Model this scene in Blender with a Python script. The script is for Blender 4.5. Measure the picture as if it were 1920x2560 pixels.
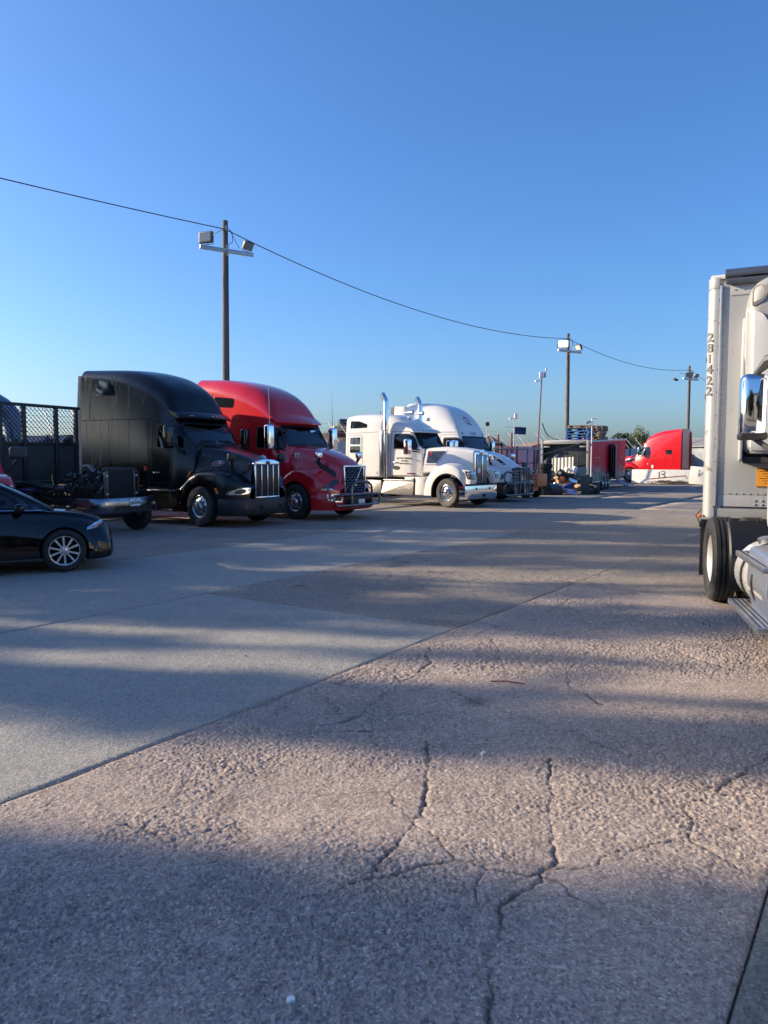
import bpy, bmesh, math, random
import numpy as np
from mathutils import Vector, Matrix
from mathutils.bvhtree import BVHTree

for o in list(bpy.data.objects):
    bpy.data.objects.remove(o)
S = bpy.context.scene
COL = S.collection
R = math.radians

# ------------------------------------------------------------ camera, sky, sun, exposure
cam_d = bpy.data.cameras.new('camera')
cam_d.sensor_fit = 'VERTICAL'
cam_d.sensor_height = 24.0
cam_d.lens = 24.0 * 1900 / 2560
cam_d.clip_start = 0.05
cam_d.clip_end = 3000
cam = bpy.data.objects.new('camera', cam_d)
COL.objects.link(cam)
cam.location = (0, 0, 1.735)
cam.rotation_euler = (R(86), 0, 0)
S.camera = cam

SUN_EL = R(20.0)
SUN_AZ = math.atan2(-0.985, 0.17)            # compass angle from +Y towards +X
w = bpy.data.worlds.new('World')
S.world = w
w.use_nodes = True
nt = w.node_tree
bg = nt.nodes['Background']
sky = nt.nodes.new('ShaderNodeTexSky')
sky.sky_type = 'NISHITA'
sky.sun_disc = False
sky.sun_elevation = SUN_EL
sky.sun_rotation = SUN_AZ
sky.altitude = 0
sky.air_density = 1.0
sky.dust_density = 1.7
sky.ozone_density = 7.0
hs = nt.nodes.new('ShaderNodeHueSaturation')
hs.inputs['Hue'].default_value = 0.503
hs.inputs['Saturation'].default_value = 1.06
nt.links.new(sky.outputs[0], hs.inputs['Color'])
nt.links.new(hs.outputs[0], bg.inputs[0])
bg.inputs[1].default_value = 0.12

sun_d = bpy.data.lights.new('sun', 'SUN')
sun_d.energy = 4.5
sun_d.angle = R(0.53)
sun_d.color = (1.0, 0.81, 0.57)
sun = bpy.data.objects.new('sun', sun_d)
COL.objects.link(sun)
sdir = Vector((math.sin(SUN_AZ) * math.cos(SUN_EL), math.cos(SUN_AZ) * math.cos(SUN_EL), math.sin(SUN_EL)))
sun.rotation_euler = sdir.to_track_quat('Z', 'Y').to_euler()
sun.location = sdir * 60

S.render.engine = 'CYCLES'
S.view_settings.view_transform = 'Standard'
S.view_settings.look = 'None'
S.view_settings.exposure = 1.0
S.view_settings.gamma = 1.0
S.cycles.max_bounces = 7
S.cycles.transparent_max_bounces = 12
S.render.resolution_x = 768
S.render.resolution_y = 1024

# ------------------------------------------------------------ materials
MATS = {}


def mat(name, col=(.5, .5, .5), rough=.5, metal=0., coat=0., var=0., vs=4., bump=0., bs=60., spec=.5, col2=None, c2s=1.5, c2t=.55,
        c2w=.1, emit=0., stretch=None, crough=.06):
    if name in MATS:
        return MATS[name]
    m = bpy.data.materials.new(name)
    m.use_nodes = True
    n = m.node_tree.nodes
    L = m.node_tree.links.new
    b = n['Principled BSDF']
    b.inputs['Base Color'].default_value = (*col, 1)
    b.inputs['Roughness'].default_value = rough
    b.inputs['Metallic'].default_value = metal
    b.inputs['Specular IOR Level'].default_value = spec
    if coat:
        b.inputs['Coat Weight'].default_value = coat
        b.inputs['Coat Roughness'].default_value = crough
    tc = n.new('ShaderNodeTexCoord')
    mp = n.new('ShaderNodeMapping')
    L(tc.outputs['Object'], mp.inputs[0])
    if stretch:
        mp.inputs['Scale'].default_value = stretch
    out = None
    if var:
        t = n.new('ShaderNodeTexNoise')
        t.inputs['Scale'].default_value = vs
        t.inputs['Detail'].default_value = 6
        t.inputs['Roughness'].default_value = .65
        L(mp.outputs[0], t.inputs[0])
        r = n.new('ShaderNodeValToRGB')
        r.color_ramp.elements[0].position = .3
        r.color_ramp.elements[1].position = .7
        r.color_ramp.elements[0].color = (*[max(0, c * (1 - var)) for c in col], 1)
        r.color_ramp.elements[1].color = (*[min(1, c * (1 + var)) for c in col], 1)
        L(t.outputs[0], r.inputs[0])
        out = r.outputs[0]
    if col2:
        t = n.new('ShaderNodeTexNoise')
        t.inputs['Scale'].default_value = c2s
        t.inputs['Detail'].default_value = 8
        t.inputs['Roughness'].default_value = .7
        L(mp.outputs[0], t.inputs[0])
        r = n.new('ShaderNodeMapRange')
        r.inputs[1].default_value = c2t
        r.inputs[2].default_value = c2t + c2w
        L(t.outputs[0], r.inputs[0])
        x = n.new('ShaderNodeMix')
        x.data_type = 'RGBA'
        L(r.outputs[0], x.inputs[0])
        if out:
            L(out, x.inputs[6])
        else:
            x.inputs[6].default_value = (*col, 1)
        x.inputs[7].default_value = (*col2, 1)
        out = x.outputs[2]
        # the second colour is dull
        rr = n.new('ShaderNodeMapRange')
        rr.inputs[3].default_value = rough
        rr.inputs[4].default_value = max(rough, .7)
        L(r.outputs[0], rr.inputs[0])
        L(rr.outputs[0], b.inputs['Roughness'])
    if out:
        L(out, b.inputs['Base Color'])
    if bump:
        t = n.new('ShaderNodeTexNoise')
        t.inputs['Scale'].default_value = bs
        t.inputs['Detail'].default_value = 5
        L(mp.outputs[0], t.inputs[0])
        q = n.new('ShaderNodeBump')
        q.inputs['Strength'].default_value = bump
        q.inputs['Distance'].default_value = .02
        L(t.outputs[0], q.inputs['Height'])
        L(q.outputs[0], b.inputs['Normal'])
    if emit:
        b.inputs['Emission Color'].default_value = (1, .93, .8, 1)
        b.inputs['Emission Strength'].default_value = emit
    MATS[name] = m
    return m


def glass(name, tint=(.5, .55, .55), rough=.02, ior=1.62):
    m = bpy.data.materials.new(name)
    m.use_nodes = True
    n = m.node_tree.nodes
    L = m.node_tree.links.new
    n.remove(n['Principled BSDF'])
    tr = n.new('ShaderNodeBsdfTransparent')
    tr.inputs[0].default_value = (*tint, 1)
    gl = n.new('ShaderNodeBsdfGlossy')
    gl.inputs['Roughness'].default_value = rough
    fr = n.new('ShaderNodeFresnel')
    fr.inputs[0].default_value = ior
    mx = n.new('ShaderNodeMixShader')
    L(fr.outputs[0], mx.inputs[0])
    L(tr.outputs[0], mx.inputs[1])
    L(gl.outputs[0], mx.inputs[2])
    L(mx.outputs[0], n['Material Output'].inputs[0])
    MATS[name] = m
    return m


glass('windscreen_glass', (.78, .88, .88), ior=2.05)
glass('door_glass', (.34, .40, .38))
glass('smoked_glass', (.07, .08, .08))
mat('dark_glass', (.012, .016, .02), .04, spec=.8)
mat('black_paint', (.004, .0045, .006), .22, spec=.5, var=.3, vs=2, col2=(.014, .013, .012), c2s=2.2, c2t=.55, c2w=.25, stretch=(1.6, 1.6, .18))
mat('black_gloss', (.003, .0035, .006), .05, spec=.45)
mat('red_paint', (.58, .008, .018), .22, coat=.8, var=.08, vs=1.5)
mat('bright_red_paint', (.62, .004, .010), .28, coat=.6, var=.06, vs=1.5)
mat('white_paint', (.72, .705, .665), .25, coat=.5, var=.04, vs=1.4, col2=(.55, .52, .46), c2s=1.1, c2t=.62, c2w=.3)
mat('white_paint_b', (.72, .715, .69), .22, coat=.5, var=.03, vs=1.4)
mat('chrome', (.82, .83, .85), .06, 1.)
mat('dark_chrome', (.24, .26, .29), .2, 1., var=.3, vs=4)
mat('dull_chrome', (.5, .52, .55), .2, 1., var=.15, vs=6)
mat('aluminium', (.62, .62, .62), .32, 1., var=.12, vs=5)
mat('steel_rim', (.55, .55, .56), .3, 1., var=.2, vs=9, col2=(.12, .1, .08), c2s=6, c2t=.58)
mat('dark_rim', (.3, .3, .31), .35, 1., var=.2, vs=9, col2=(.05, .045, .04), c2s=6, c2t=.52)
mat('treadplate', (.40, .385, .36), .34, 1., var=.1, vs=8, bump=.6, bs=90)
mat('tyre', (.018, .018, .019), .75, var=.3, vs=8, col2=(.05, .046, .042), c2s=5, c2t=.55)
mat('tyre_worn', (.035, .034, .033), .8, var=.3, vs=8, col2=(.1, .09, .08), c2s=3, c2t=.5)
mat('black_plastic', (.012, .012, .013), .5, var=.2, vs=6)
mat('grey_plastic', (.045, .047, .05), .5, var=.2, vs=5)
mat('gap', (.003, .003, .003), .9)
mat('interior', (.035, .036, .04), .8, var=.3, vs=3)
mat('curtain', (.78, .82, .85), .9, var=.15, vs=3)
mat('frame_black', (.012, .011, .010), .6, var=.3, vs=5, col2=(.05, .035, .025), c2s=3, c2t=.56)
mat('lamp_clear', (.55, .58, .62), .12, .85, coat=1., var=.25, vs=14)
mat('lamp_dark', (.05, .055, .06), .1, .3, coat=1.)
mat('amber', (.75, .18, .02), .25, coat=.8, emit=0)
mat('maroon_lens', (.30, .02, .035), .25, coat=.8)
mat('guard_steel', (.13, .135, .14), .3, .8, coat=.3, var=.15, vs=7)
mat('white_vinyl', (.8, .8, .8), .5)
mat('dark_vinyl', (.02, .02, .022), .5)
mat('grey_vinyl', (.055, .055, .06), .5, var=.2, vs=10)
mat('red_vinyl', (.5, .02, .03), .45)
mat('emblem_red', (.16, .008, .014), .3, coat=1.)
mat('wood_pole', (.135, .12, .108), .9, var=.35, vs=3, bump=.6, bs=20, stretch=(6, 6, .5), col2=(.05, .04, .033), c2s=2, c2t=.55)
mat('galvanised', (.42, .44, .46), .45, .6, var=.12, vs=5)
mat('fence_steel', (.42, .44, .45), .6, .1, var=.15, vs=.8, stretch=(1, 1, .3))
mat('fence_post', (.05, .055, .065), .6, .3, var=.2)
mat('faded_red', (.24, .10, .08), .8, var=.3, vs=6)
mat('rust_red', (.16, .045, .03), .8, var=.3, vs=6)
mat('cable', (.015, .015, .017), .6)
mat('concrete_white', (.70, .68, .63), .85, var=.12, vs=2.5, bump=.25, bs=14, col2=(.42, .39, .34), c2s=1.6, c2t=.6, c2w=.2)
mat('pallet_wood', (.30, .21, .13), .85, var=.3, vs=3, stretch=(1, 6, 6))
mat('pallet_grey', (.15, .12, .10), .9, var=.35, vs=3, stretch=(1, 6, 6))
mat('pallet_blue', (.03, .16, .38), .7, var=.25, vs=4, col2=(.25, .22, .19), c2s=5, c2t=.6)
mat('pallet_violet', (.10, .14, .42), .7, var=.25, vs=4)
mat('cardboard', (.36, .23, .13), .85, var=.2, vs=4)
mat('orange_paint', (.78, .19, .045), .5, var=.2, vs=4, col2=(.2, .08, .04), c2s=4, c2t=.6)
mat('teal_plastic', (.04, .13, .2), .5, var=.2)
mat('grit', (.36, .32, .28), .9, var=.5, vs=60)
mat('leaf', (.06, .10, .03), .6, var=.5, vs=.6)
mat('leaf_dark', (.03, .055, .02), .6, var=.5, vs=.8)
mat('leaf_pale', (.12, .16, .07), .6, var=.4, vs=.8)
mat('bark', (.09, .07, .055), .9, var=.3, vs=6, bump=.5, bs=25)
mat('tan_paint', (.5, .36, .2), .6, var=.15)
mat('dirt', (.17, .12, .085), .95, var=.35, vs=1.2, bump=.5, bs=6)
mat('roof_grey', (.20, .20, .20), .8, var=.2, vs=1.5)
mat('roof_brown', (.21, .15, .12), .85, var=.25, vs=2)
mat('wall_tan', (.36, .33, .29), .85, var=.15, vs=1.2)
mat('wall_grey', (.27, .29, .31), .8, var=.15, vs=1.2)
mat('solar_cell', (.012, .018, .05), .12, coat=.6)
mat('blue_grey_paint', (.16, .22, .30), .35, coat=.4, var=.2, vs=2)
mat('olive_panel', (.032, .034, .032), .8, var=.25, vs=1.5)
mat('lens_pale', (.7, .68, .6), .25, coat=.6)
mat('lens_lit', (.8, .75, .6), .3, emit=2.2)
mat('lens_grey', (.17, .19, .22), .15, coat=.6)
mat('flood_body', (.10, .105, .105), .5, .4, var=.15)

mat('tan_rubber', (.20, .19, .17), .75, var=.2, vs=2)
mat('chrome_rim', (.78, .78, .78), .12, 1., var=.08, vs=6)
mat('roof_rail', (.10, .12, .15), .35, .6, var=.1)
mat('alu_rim', (.66, .65, .62), .4, .45, var=.08, vs=6)
mat('tank_white', (.62, .60, .56), .22, .3, coat=.5, var=.04, vs=2)
mat('ribbed_alu', (.5, .52, .55), .35, .9, var=.1, vs=4, bump=.5, bs=25, stretch=(.2, .2, 3))
mat('plate_blue', (.02, .03, .14), .5)
mat('radiator_core', (.018, .019, .02), .6, .4, bump=.5, bs=120, stretch=(1, .3, 3))
mat('galvanised_dark', (.13, .13, .13), .5, .7, var=.3, vs=8)
mat('engine_grime', (.055, .05, .046), .65, .3, var=.4, vs=9, bump=.4, bs=40)
mat('black_rubber', (.015, .015, .016), .6, var=.3, vs=12)
mat('blue_lid', (.02, .05, .2), .4)
mat('yellow_plastic', (.7, .55, .05), .5)
mat('bed_black', (.016, .017, .02), .5, var=.3, vs=5)
mat('alloy', (.72, .72, .73), .3, .8, var=.05)
mat('trailer_lining', (.045, .05, .053), .55, var=.35, vs=1.3, col2=(.085, .09, .09), c2s=1.6, c2t=.58)
mat('white_trim', (.33, .32, .30), .5, .2, var=.12, vs=3)
mat('canopy_grey', (.2, .23, .26), .5, .3, var=.15)
mat('cream_sheet', (.62, .56, .44), .6, var=.12, vs=3)
mat('violet_print', (.55, .52, .7), .6, var=.15, vs=3, col2=(.25, .2, .5), c2s=4, c2t=.52, c2w=.02)
mat('slate_panel', (.06, .07, .08), .55, var=.2)
mat('rack_grey', (.22, .25, .23), .6, .2, var=.4, vs=14, stretch=(4, 4, .2))

# vehicle-trailer skin in peeling red over bare metal, and scuffed reefer skin


def peel_mat():
    m = mat('peeling_red', (.74, .008, .024), .6, var=.1, vs=2, spec=.25)
    n = m.node_tree.nodes
    L = m.node_tree.links.new
    b = n['Principled BSDF']
    src = b.inputs['Base Color'].links[0].from_socket
    tc = n.new('ShaderNodeTexCoord')
    sp = n.new('ShaderNodeSeparateXYZ')
    L(tc.outputs['Object'], sp.inputs[0])
    mp = n.new('ShaderNodeMapping')
    mp.inputs['Scale'].default_value = (3.2, 3.2, .55)
    L(tc.outputs['Object'], mp.inputs[0])
    t = n.new('ShaderNodeTexNoise')
    t.inputs['Scale'].default_value = 1.6
    t.inputs['Detail'].default_value = 7
    t.inputs['Distortion'].default_value = 1.2
    L(mp.outputs[0], t.inputs[0])
    # worn to bare metal low down and towards the tail, streaks hanging from it
    mz = n.new('ShaderNodeMapRange')
    mz.inputs[1].default_value = .55
    mz.inputs[2].default_value = 1.75
    mz.inputs[3].default_value = .34
    mz.inputs[4].default_value = -.06
    L(sp.outputs[2], mz.inputs[0])
    mx_ = n.new('ShaderNodeMapRange')
    mx_.inputs[1].default_value = 0
    mx_.inputs[2].default_value = 4
    mx_.inputs[3].default_value = .07
    mx_.inputs[4].default_value = -.02
    L(sp.outputs[0], mx_.inputs[0])
    a = n.new('ShaderNodeMath')
    L(t.outputs[0], a.inputs[0])
    L(mz.outputs[0], a.inputs[1])
    a2 = n.new('ShaderNodeMath')
    L(a.outputs[0], a2.inputs[0])
    L(mx_.outputs[0], a2.inputs[1])
    th = n.new('ShaderNodeMapRange')
    th.inputs[1].default_value = .63
    th.inputs[2].default_value = .67
    L(a2.outputs[0], th.inputs[0])
    t2 = n.new('ShaderNodeTexNoise')
    t2.inputs['Scale'].default_value = 5
    t2.inputs['Detail'].default_value = 6
    L(mp.outputs[0], t2.inputs[0])
    rp = n.new('ShaderNodeValToRGB')
    rp.color_ramp.elements[0].position = .38
    rp.color_ramp.elements[0].color = (.06, .05, .05, 1)
    rp.color_ramp.elements[1].position = .62
    rp.color_ramp.elements[1].color = (.48, .43, .38, 1)
    L(t2.outputs[0], rp.inputs[0])
    x = n.new('ShaderNodeMix')
    x.data_type = 'RGBA'
    L(th.outputs[0], x.inputs[0])
    L(src, x.inputs[6])
    L(rp.outputs[0], x.inputs[7])
    L(x.outputs[2], b.inputs['Base Color'])
    return m


peel_mat()
mat('reefer_skin', (.38, .382, .372), .42, .2, var=.08, vs=1.5, col2=(.27, .255, .23), c2s=5, c2t=.60, c2w=.1, stretch=(2.5, 2.5, .5))
mat('scuffed_post', (.41, .41, .395), .38, .3, var=.06, vs=1.5, col2=(.22, .19, .16), c2s=4.5, c2t=.60, c2w=.02)
mat('reefer_white', (.58, .575, .55), .4, var=.05, vs=2)
mat('reefer_grey', (.26, .26, .25), .5, var=.12, vs=2)
mat('sticker_orange', (.8, .33, .02), .5, var=.1, vs=30)


def grille_mat():
    m = bpy.data.materials.new('grille_mesh')
    m.use_nodes = True
    n = m.node_tree.nodes
    L = m.node_tree.links.new
    b = n['Principled BSDF']
    tc = n.new('ShaderNodeTexCoord')
    wv = n.new('ShaderNodeTexWave')
    wv.bands_direction = 'Z'
    wv.inputs['Scale'].default_value = 14
    wv.inputs['Distortion'].default_value = .6
    L(tc.outputs['Object'], wv.inputs[0])
    r = n.new('ShaderNodeValToRGB')
    r.color_ramp.elements[0].color = (.008, .008, .008, 1)
    r.color_ramp.elements[1].color = (.06, .06, .065, 1)
    L(wv.outputs[1], r.inputs[0])
    L(r.outputs[0], b.inputs['Base Color'])
    b.inputs['Metallic'].default_value = .6
    b.inputs['Roughness'].default_value = .4
    MATS['grille_mesh'] = m


grille_mat()


def ground_mat(name, c1, c2, dark, pale, bstr, speck=.5):
    m = bpy.data.materials.new(name)
    m.use_nodes = True
    n = m.node_tree.nodes
    L = m.node_tree.links.new
    b = n['Principled BSDF']
    b.inputs['Roughness'].default_value = .88
    b.inputs['Specular IOR Level'].default_value = .25
    tc = n.new('ShaderNodeTexCoord')

    def noise(s, d=5, r=.6, dist=0):
        t = n.new('ShaderNodeTexNoise')
        t.inputs['Scale'].default_value = s
        t.inputs['Detail'].default_value = d
        t.inputs['Roughness'].default_value = r
        t.inputs['Distortion'].default_value = dist
        L(tc.outputs['Object'], t.inputs[0])
        return t.outputs[0]

    def ramp(s, p0, p1):
        r = n.new('ShaderNodeMapRange')
        r.inputs[1].default_value = p0
        r.inputs[2].default_value = p1
        L(s, r.inputs[0])
        return r.outputs[0]

    def mix(f, a, bb, amt=1.):
        x = n.new('ShaderNodeMix')
        x.data_type = 'RGBA'
        if amt < 1:
            q = n.new('ShaderNodeMath')
            q.operation = 'MULTIPLY'
            q.inputs[1].default_value = amt
            L(f, q.inputs[0])
            f = q.outputs[0]
        L(f, x.inputs[0])
        for i, s in ((6, a), (7, bb)):
            if isinstance(s, tuple):
                x.inputs[i].default_value = (*s, 1)
            else:
                L(s, x.inputs[i])
        return x.outputs[2]

    c = mix(ramp(noise(.55, 6, .6), .35, .65), c1, c2)
    vo = n.new('ShaderNodeTexVoronoi')
    vo.inputs['Scale'].default_value = 105
    L(tc.outputs['Object'], vo.inputs['Vector'])
    sp = n.new('ShaderNodeSeparateColor')
    L(vo.outputs['Color'], sp.inputs[0])
    c = mix(ramp(noise(30, 5, .75), .45, .66), c, dark, .6)
    c = mix(ramp(sp.outputs[0], .74, .95), c, pale, speck * .55)
    c = mix(ramp(sp.outputs[1], .66, .9), c, dark, .62)
    c = mix(ramp(noise(.85, 8, .7, 1.2), .64, .70), c, dark, .5)
    # oil drips: small dark spots with ragged edges, only in some cells
    wp = n.new('ShaderNodeMix')
    wp.data_type = 'RGBA'
    wp.inputs[0].default_value = .06
    L(tc.outputs['Object'], wp.inputs[6])
    tn = n.new('ShaderNodeTexNoise')
    tn.inputs['Scale'].default_value = 6
    L(tc.outputs['Object'], tn.inputs[0])
    L(tn.outputs['Color'], wp.inputs[7])
    dv = n.new('ShaderNodeTexVoronoi')
    dv.inputs['Scale'].default_value = 1.15
    L(wp.outputs[2], dv.inputs['Vector'])
    ds = n.new('ShaderNodeSeparateColor')
    L(dv.outputs['Color'], ds.inputs[0])
    rs = n.new('ShaderNodeMapRange')
    rs.inputs[1].default_value = .16
    rs.inputs[2].default_value = .06
    L(dv.outputs['Distance'], rs.inputs[0])
    ms = n.new('ShaderNodeMath')
    ms.operation = 'MULTIPLY'
    L(rs.outputs[0], ms.inputs[0])
    L(ramp(ds.outputs[0], .62, .8), ms.inputs[1])
    c = mix(ms.outputs[0], c, tuple(q * .45 for q in dark), .75)
    c = mix(ramp(noise(7, 6, .7, .4), .52, .72), c, dark, .5)
    c = mix(ramp(noise(4.3, 6, .7, .3), .56, .74), c, pale, .25)
    c = mix(ramp(noise(.23, 7, .65, .8), .56, .74), c, dark, .45)
    c = mix(ramp(noise(1.9, 7, .7, .5), .60, .74), c, pale, .3)
    at = n.new('ShaderNodeAttribute')
    at.attribute_name = 'crack'
    c = mix(at.outputs['Fac'], c, tuple(q * .42 for q in dark), .85)
    L(c, b.inputs['Base Color'])
    bp = n.new('ShaderNodeBump')
    bp.inputs['Strength'].default_value = bstr
    bp.inputs['Distance'].default_value = .012
    a = n.new('ShaderNodeMath')
    L(noise(48, 4, .65), a.inputs[0])
    L(noise(8, 5, .7), a.inputs[1])
    L(a.outputs[0], bp.inputs['Height'])
    L(bp.outputs[0], b.inputs['Normal'])
    MATS[name] = m


ground_mat('lot_asphalt', (.278, .245, .208), (.335, .296, .252), (.135, .120, .104), (.52, .475, .41), 1., .65)
ground_mat('slab_grey', (.325, .315, .282), (.372, .360, .322), (.19, .184, .166), (.54, .52, .47), .7, .5)
ground_mat('asphalt_red', (.385, .312, .262), (.445, .358, .302), (.14, .115, .10), (.72, .63, .55), .5, .85)
ground_mat('asphalt_dark', (.272, .238, .200), (.332, .290, .246), (.125, .110, .096), (.55, .49, .42), 1., .7)
ground_mat('asphalt_green', (.19, .19, .155), (.23, .225, .185), (.10, .10, .085), (.46, .44, .38), .6, .6)

# ------------------------------------------------------------ mesh helpers


class MB:
    def __init__(s):
        s.v = []
        s.f = []

    def add(s, vs, fs):
        k = len(s.v)
        s.v += [tuple(v) for v in vs]
        s.f += [tuple(i + k for i in f) for f in fs]
        return s

    def box(s, c, d, rot=None):
        x, y, z = [q / 2 for q in d]
        vs = [Vector((a * x, b * y, e * z)) for a in (-1, 1) for b in (-1, 1) for e in (-1, 1)]
        if rot is not None:
            m = rot if isinstance(rot, Matrix) else Matrix.Rotation(rot[2], 3, 'Z') @ Matrix.Rotation(rot[1], 3, 'Y') @ Matrix.Rotation(rot[0], 3, 'X')
            vs = [m @ v for v in vs]
        c = Vector(c)
        return s.add([v + c for v in vs], [(0, 1, 3, 2), (4, 6, 7, 5), (0, 4, 5, 1), (2, 3, 7, 6), (0, 2, 6, 4), (1, 5, 7, 3)])

    def bar(s, a, b, wd, ht, up=(0, 0, 1)):
        a = Vector(a)
        b = Vector(b)
        d = (b - a)
        L_ = d.length
        d.normalize()
        u = Vector(up)
        if abs(d.dot(u)) > .95:
            u = Vector((1, 0, 0))
        sd = d.cross(u).normalized()
        u = sd.cross(d)
        m = Matrix((d, sd, u)).transposed()
        return s.box((a + b) / 2, (L_, wd, ht), m)

    def tube(s, pts, r, n=8, cap=True):
        pts = [Vector(p) for p in pts]
        rs = r if isinstance(r, (list, tuple)) else [r] * len(pts)
        vs = []
        ref = None
        for i, p in enumerate(pts):
            d = (pts[min(i + 1, len(pts) - 1)] - pts[max(i - 1, 0)]).normalized()
            if ref is None:
                ref = Vector((0, 0, 1)) if abs(d.z) < .9 else Vector((1, 0, 0))
            a = d.cross(ref).normalized()
            b = a.cross(d).normalized()
            ref = b
            for k in range(n):
                t = 2 * math.pi * k / n
                vs.append(p + (a * math.cos(t) + b * math.sin(t)) * rs[i])
        fs = []
        for i in range(len(pts) - 1):
            for k in range(n):
                fs.append((i * n + k, i * n + (k + 1) % n, (i + 1) * n + (k + 1) % n, (i + 1) * n + k))
        if cap:
            fs.append(tuple(range(n - 1, -1, -1)))
            fs.append(tuple((len(pts) - 1) * n + k for k in range(n)))
        return s.add(vs, fs)

    def cyl(s, a, b, r, r2=None, n=16):
        return s.tube([a, b], [r, r if r2 is None else r2], n)

    def lathe(s, prof, c=(0, 0, 0), axis='y', n=32, closed=False):
        vs = []
        for r, h in prof:
            for k in range(n):
                t = 2 * math.pi * k / n
                if axis == 'y':
                    q = (r * math.cos(t), h, r * math.sin(t))
                elif axis == 'x':
                    q = (h, r * math.cos(t), r * math.sin(t))
                else:
                    q = (r * math.cos(t), r * math.sin(t), h)
                vs.append((q[0] + c[0], q[1] + c[1], q[2] + c[2]))
        fs = []
        m = len(prof)
        for i in range(m if closed else m - 1):
            j = (i + 1) % m
            for k in range(n):
                fs.append((i * n + k, i * n + (k + 1) % n, j * n + (k + 1) % n, j * n + k))
        return s.add(vs, fs)

    def prism(s, poly, axis, a, b):
        def q(p, t):
            return {'x': (t, p[0], p[1]), 'y': (p[0], t, p[1]), 'z': (p[0], p[1], t)}[axis]
        n = len(poly)
        vs = [q(p, a) for p in poly] + [q(p, b) for p in poly]
        return s.add(vs, [tuple(range(n)), tuple(range(2 * n - 1, n - 1, -1))] + [(i, (i + 1) % n, n + (i + 1) % n, n + i) for i in range(n)])

    def loft(s, rings, closed=True, caps=True):
        n = len(rings[0])
        vs = [p for r in rings for p in r]
        fs = []
        for i in range(len(rings) - 1):
            for k in range(n if closed else n - 1):
                fs.append((i * n + k, i * n + (k + 1) % n, (i + 1) * n + (k + 1) % n, (i + 1) * n + k))
        if caps and closed:
            fs.append(tuple(range(n - 1, -1, -1)))
            fs.append(tuple((len(rings) - 1) * n + k for k in range(n)))
        return s.add(vs, fs)

    def mesh(s, name, m=None, smooth=35, bevel=0., seg=2):
        me = bpy.data.meshes.new(name)
        bm = bmesh.new()
        vv = [bm.verts.new(v) for v in s.v]
        for f in s.f:
            try:
                bm.faces.new([vv[i] for i in f])
            except ValueError:
                pass
        bmesh.ops.recalc_face_normals(bm, faces=bm.faces)
        if bevel:
            ed = [e for e in bm.edges if len(e.link_faces) == 2 and e.calc_face_angle(0) > .6]
            bmesh.ops.bevel(bm, geom=ed, offset=bevel, segments=seg, affect='EDGES', profile=.5, clamp_overlap=True)
        bm.to_mesh(me)
        bm.free()
        if m:
            me.materials.append(MATS[m])
        if smooth:
            me.shade_smooth()
            me.set_sharp_from_angle(angle=R(smooth))
        return me

    def build(s, name, m, parent=None, smooth=35, bevel=0., seg=2):
        return link(name, s.mesh(name, m, smooth, bevel, seg), parent)


def link(name, me, parent=None, loc=None, rot=None):
    o = bpy.data.objects.new(name, me)
    COL.objects.link(o)
    if parent is not None:
        o.parent = parent
    if loc is not None:
        o.location = loc
    if rot is not None:
        o.rotation_euler = rot
    return o


def tag(o, label, cat, group=None):
    o['label'] = label
    o['category'] = cat
    if group:
        o['group'] = group
    return o


def thing(name, label, cat, loc=(0, 0, 0), rotz=0., group=None):
    o = bpy.data.objects.new(name, None)
    o.empty_display_size = .2
    COL.objects.link(o)
    o.location = loc
    o.rotation_euler = (0, 0, rotz)
    return tag(o, label, cat, group)


def bx(name, m, parent, c, d, rot=None, bevel=.01):
    return MB().box(c, d, rot).build(name, m, parent, bevel=bevel)


def copy_tree(o, parent=None):
    c = o.copy()
    COL.objects.link(c)
    c.parent = parent
    for ch in list(o.children):
        copy_tree(ch, c)
    return c


def rpoly(pts, r=.05, n=4):
    """round the corners of a 2-D polygon"""
    out = []
    N = len(pts)
    for i in range(N):
        p = Vector(pts[i])
        a = Vector(pts[i - 1]) - p
        b = Vector(pts[(i + 1) % N]) - p
        q = min(r, a.length * .45, b.length * .45)
        p0 = p + a.normalized() * q
        p1 = p + b.normalized() * q
        for k in range(n + 1):
            t = k / n
            out.append(tuple((1 - t) ** 2 * p0 + 2 * t * (1 - t) * p + t * t * p1))
    return out


def rect(x0, x1, z0, z1, r=.03):
    return rpoly([(x0, z0), (x1, z0), (x1, z1), (x0, z1)], r) if r else [(x0, z0), (x1, z0), (x1, z1), (x0, z1)]


def oval(cx, cz, a, b, n=20):
    return [(cx + a * math.cos(2 * math.pi * k / n), cz + b * math.sin(2 * math.pi * k / n)) for k in range(n)]


def bvh_of(o):
    bm = bmesh.new()
    bm.from_mesh(o.data)
    t = BVHTree.FromBMesh(bm)
    bm.free()
    return t


VIEWS = {   # origin, U, V, ray direction
    'R': ((0, -4, 0), (1, 0, 0), (0, 0, 1), (0, 1, 0)),
    'L': ((0, 4, 0), (1, 0, 0), (0, 0, 1), (0, -1, 0)),
    'F': ((6, 0, 0), (0, 1, 0), (0, 0, 1), (-1, 0, 0)),
    'B': ((-12, 0, 0), (0, 1, 0), (0, 0, 1), (1, 0, 0)),
    'T': ((0, 0, 8), (1, 0, 0), (0, 1, 0), (0, 0, -1)),
}


def hit(bvh, view, u, v):
    o, U, V, D = view
    p = Vector(o) + Vector(U) * u + Vector(V) * v
    h = bvh.ray_cast(p, Vector(D))
    if h[0] is None:
        h = bvh.find_nearest(p + Vector(D) * 3)
    return h[0]


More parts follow.
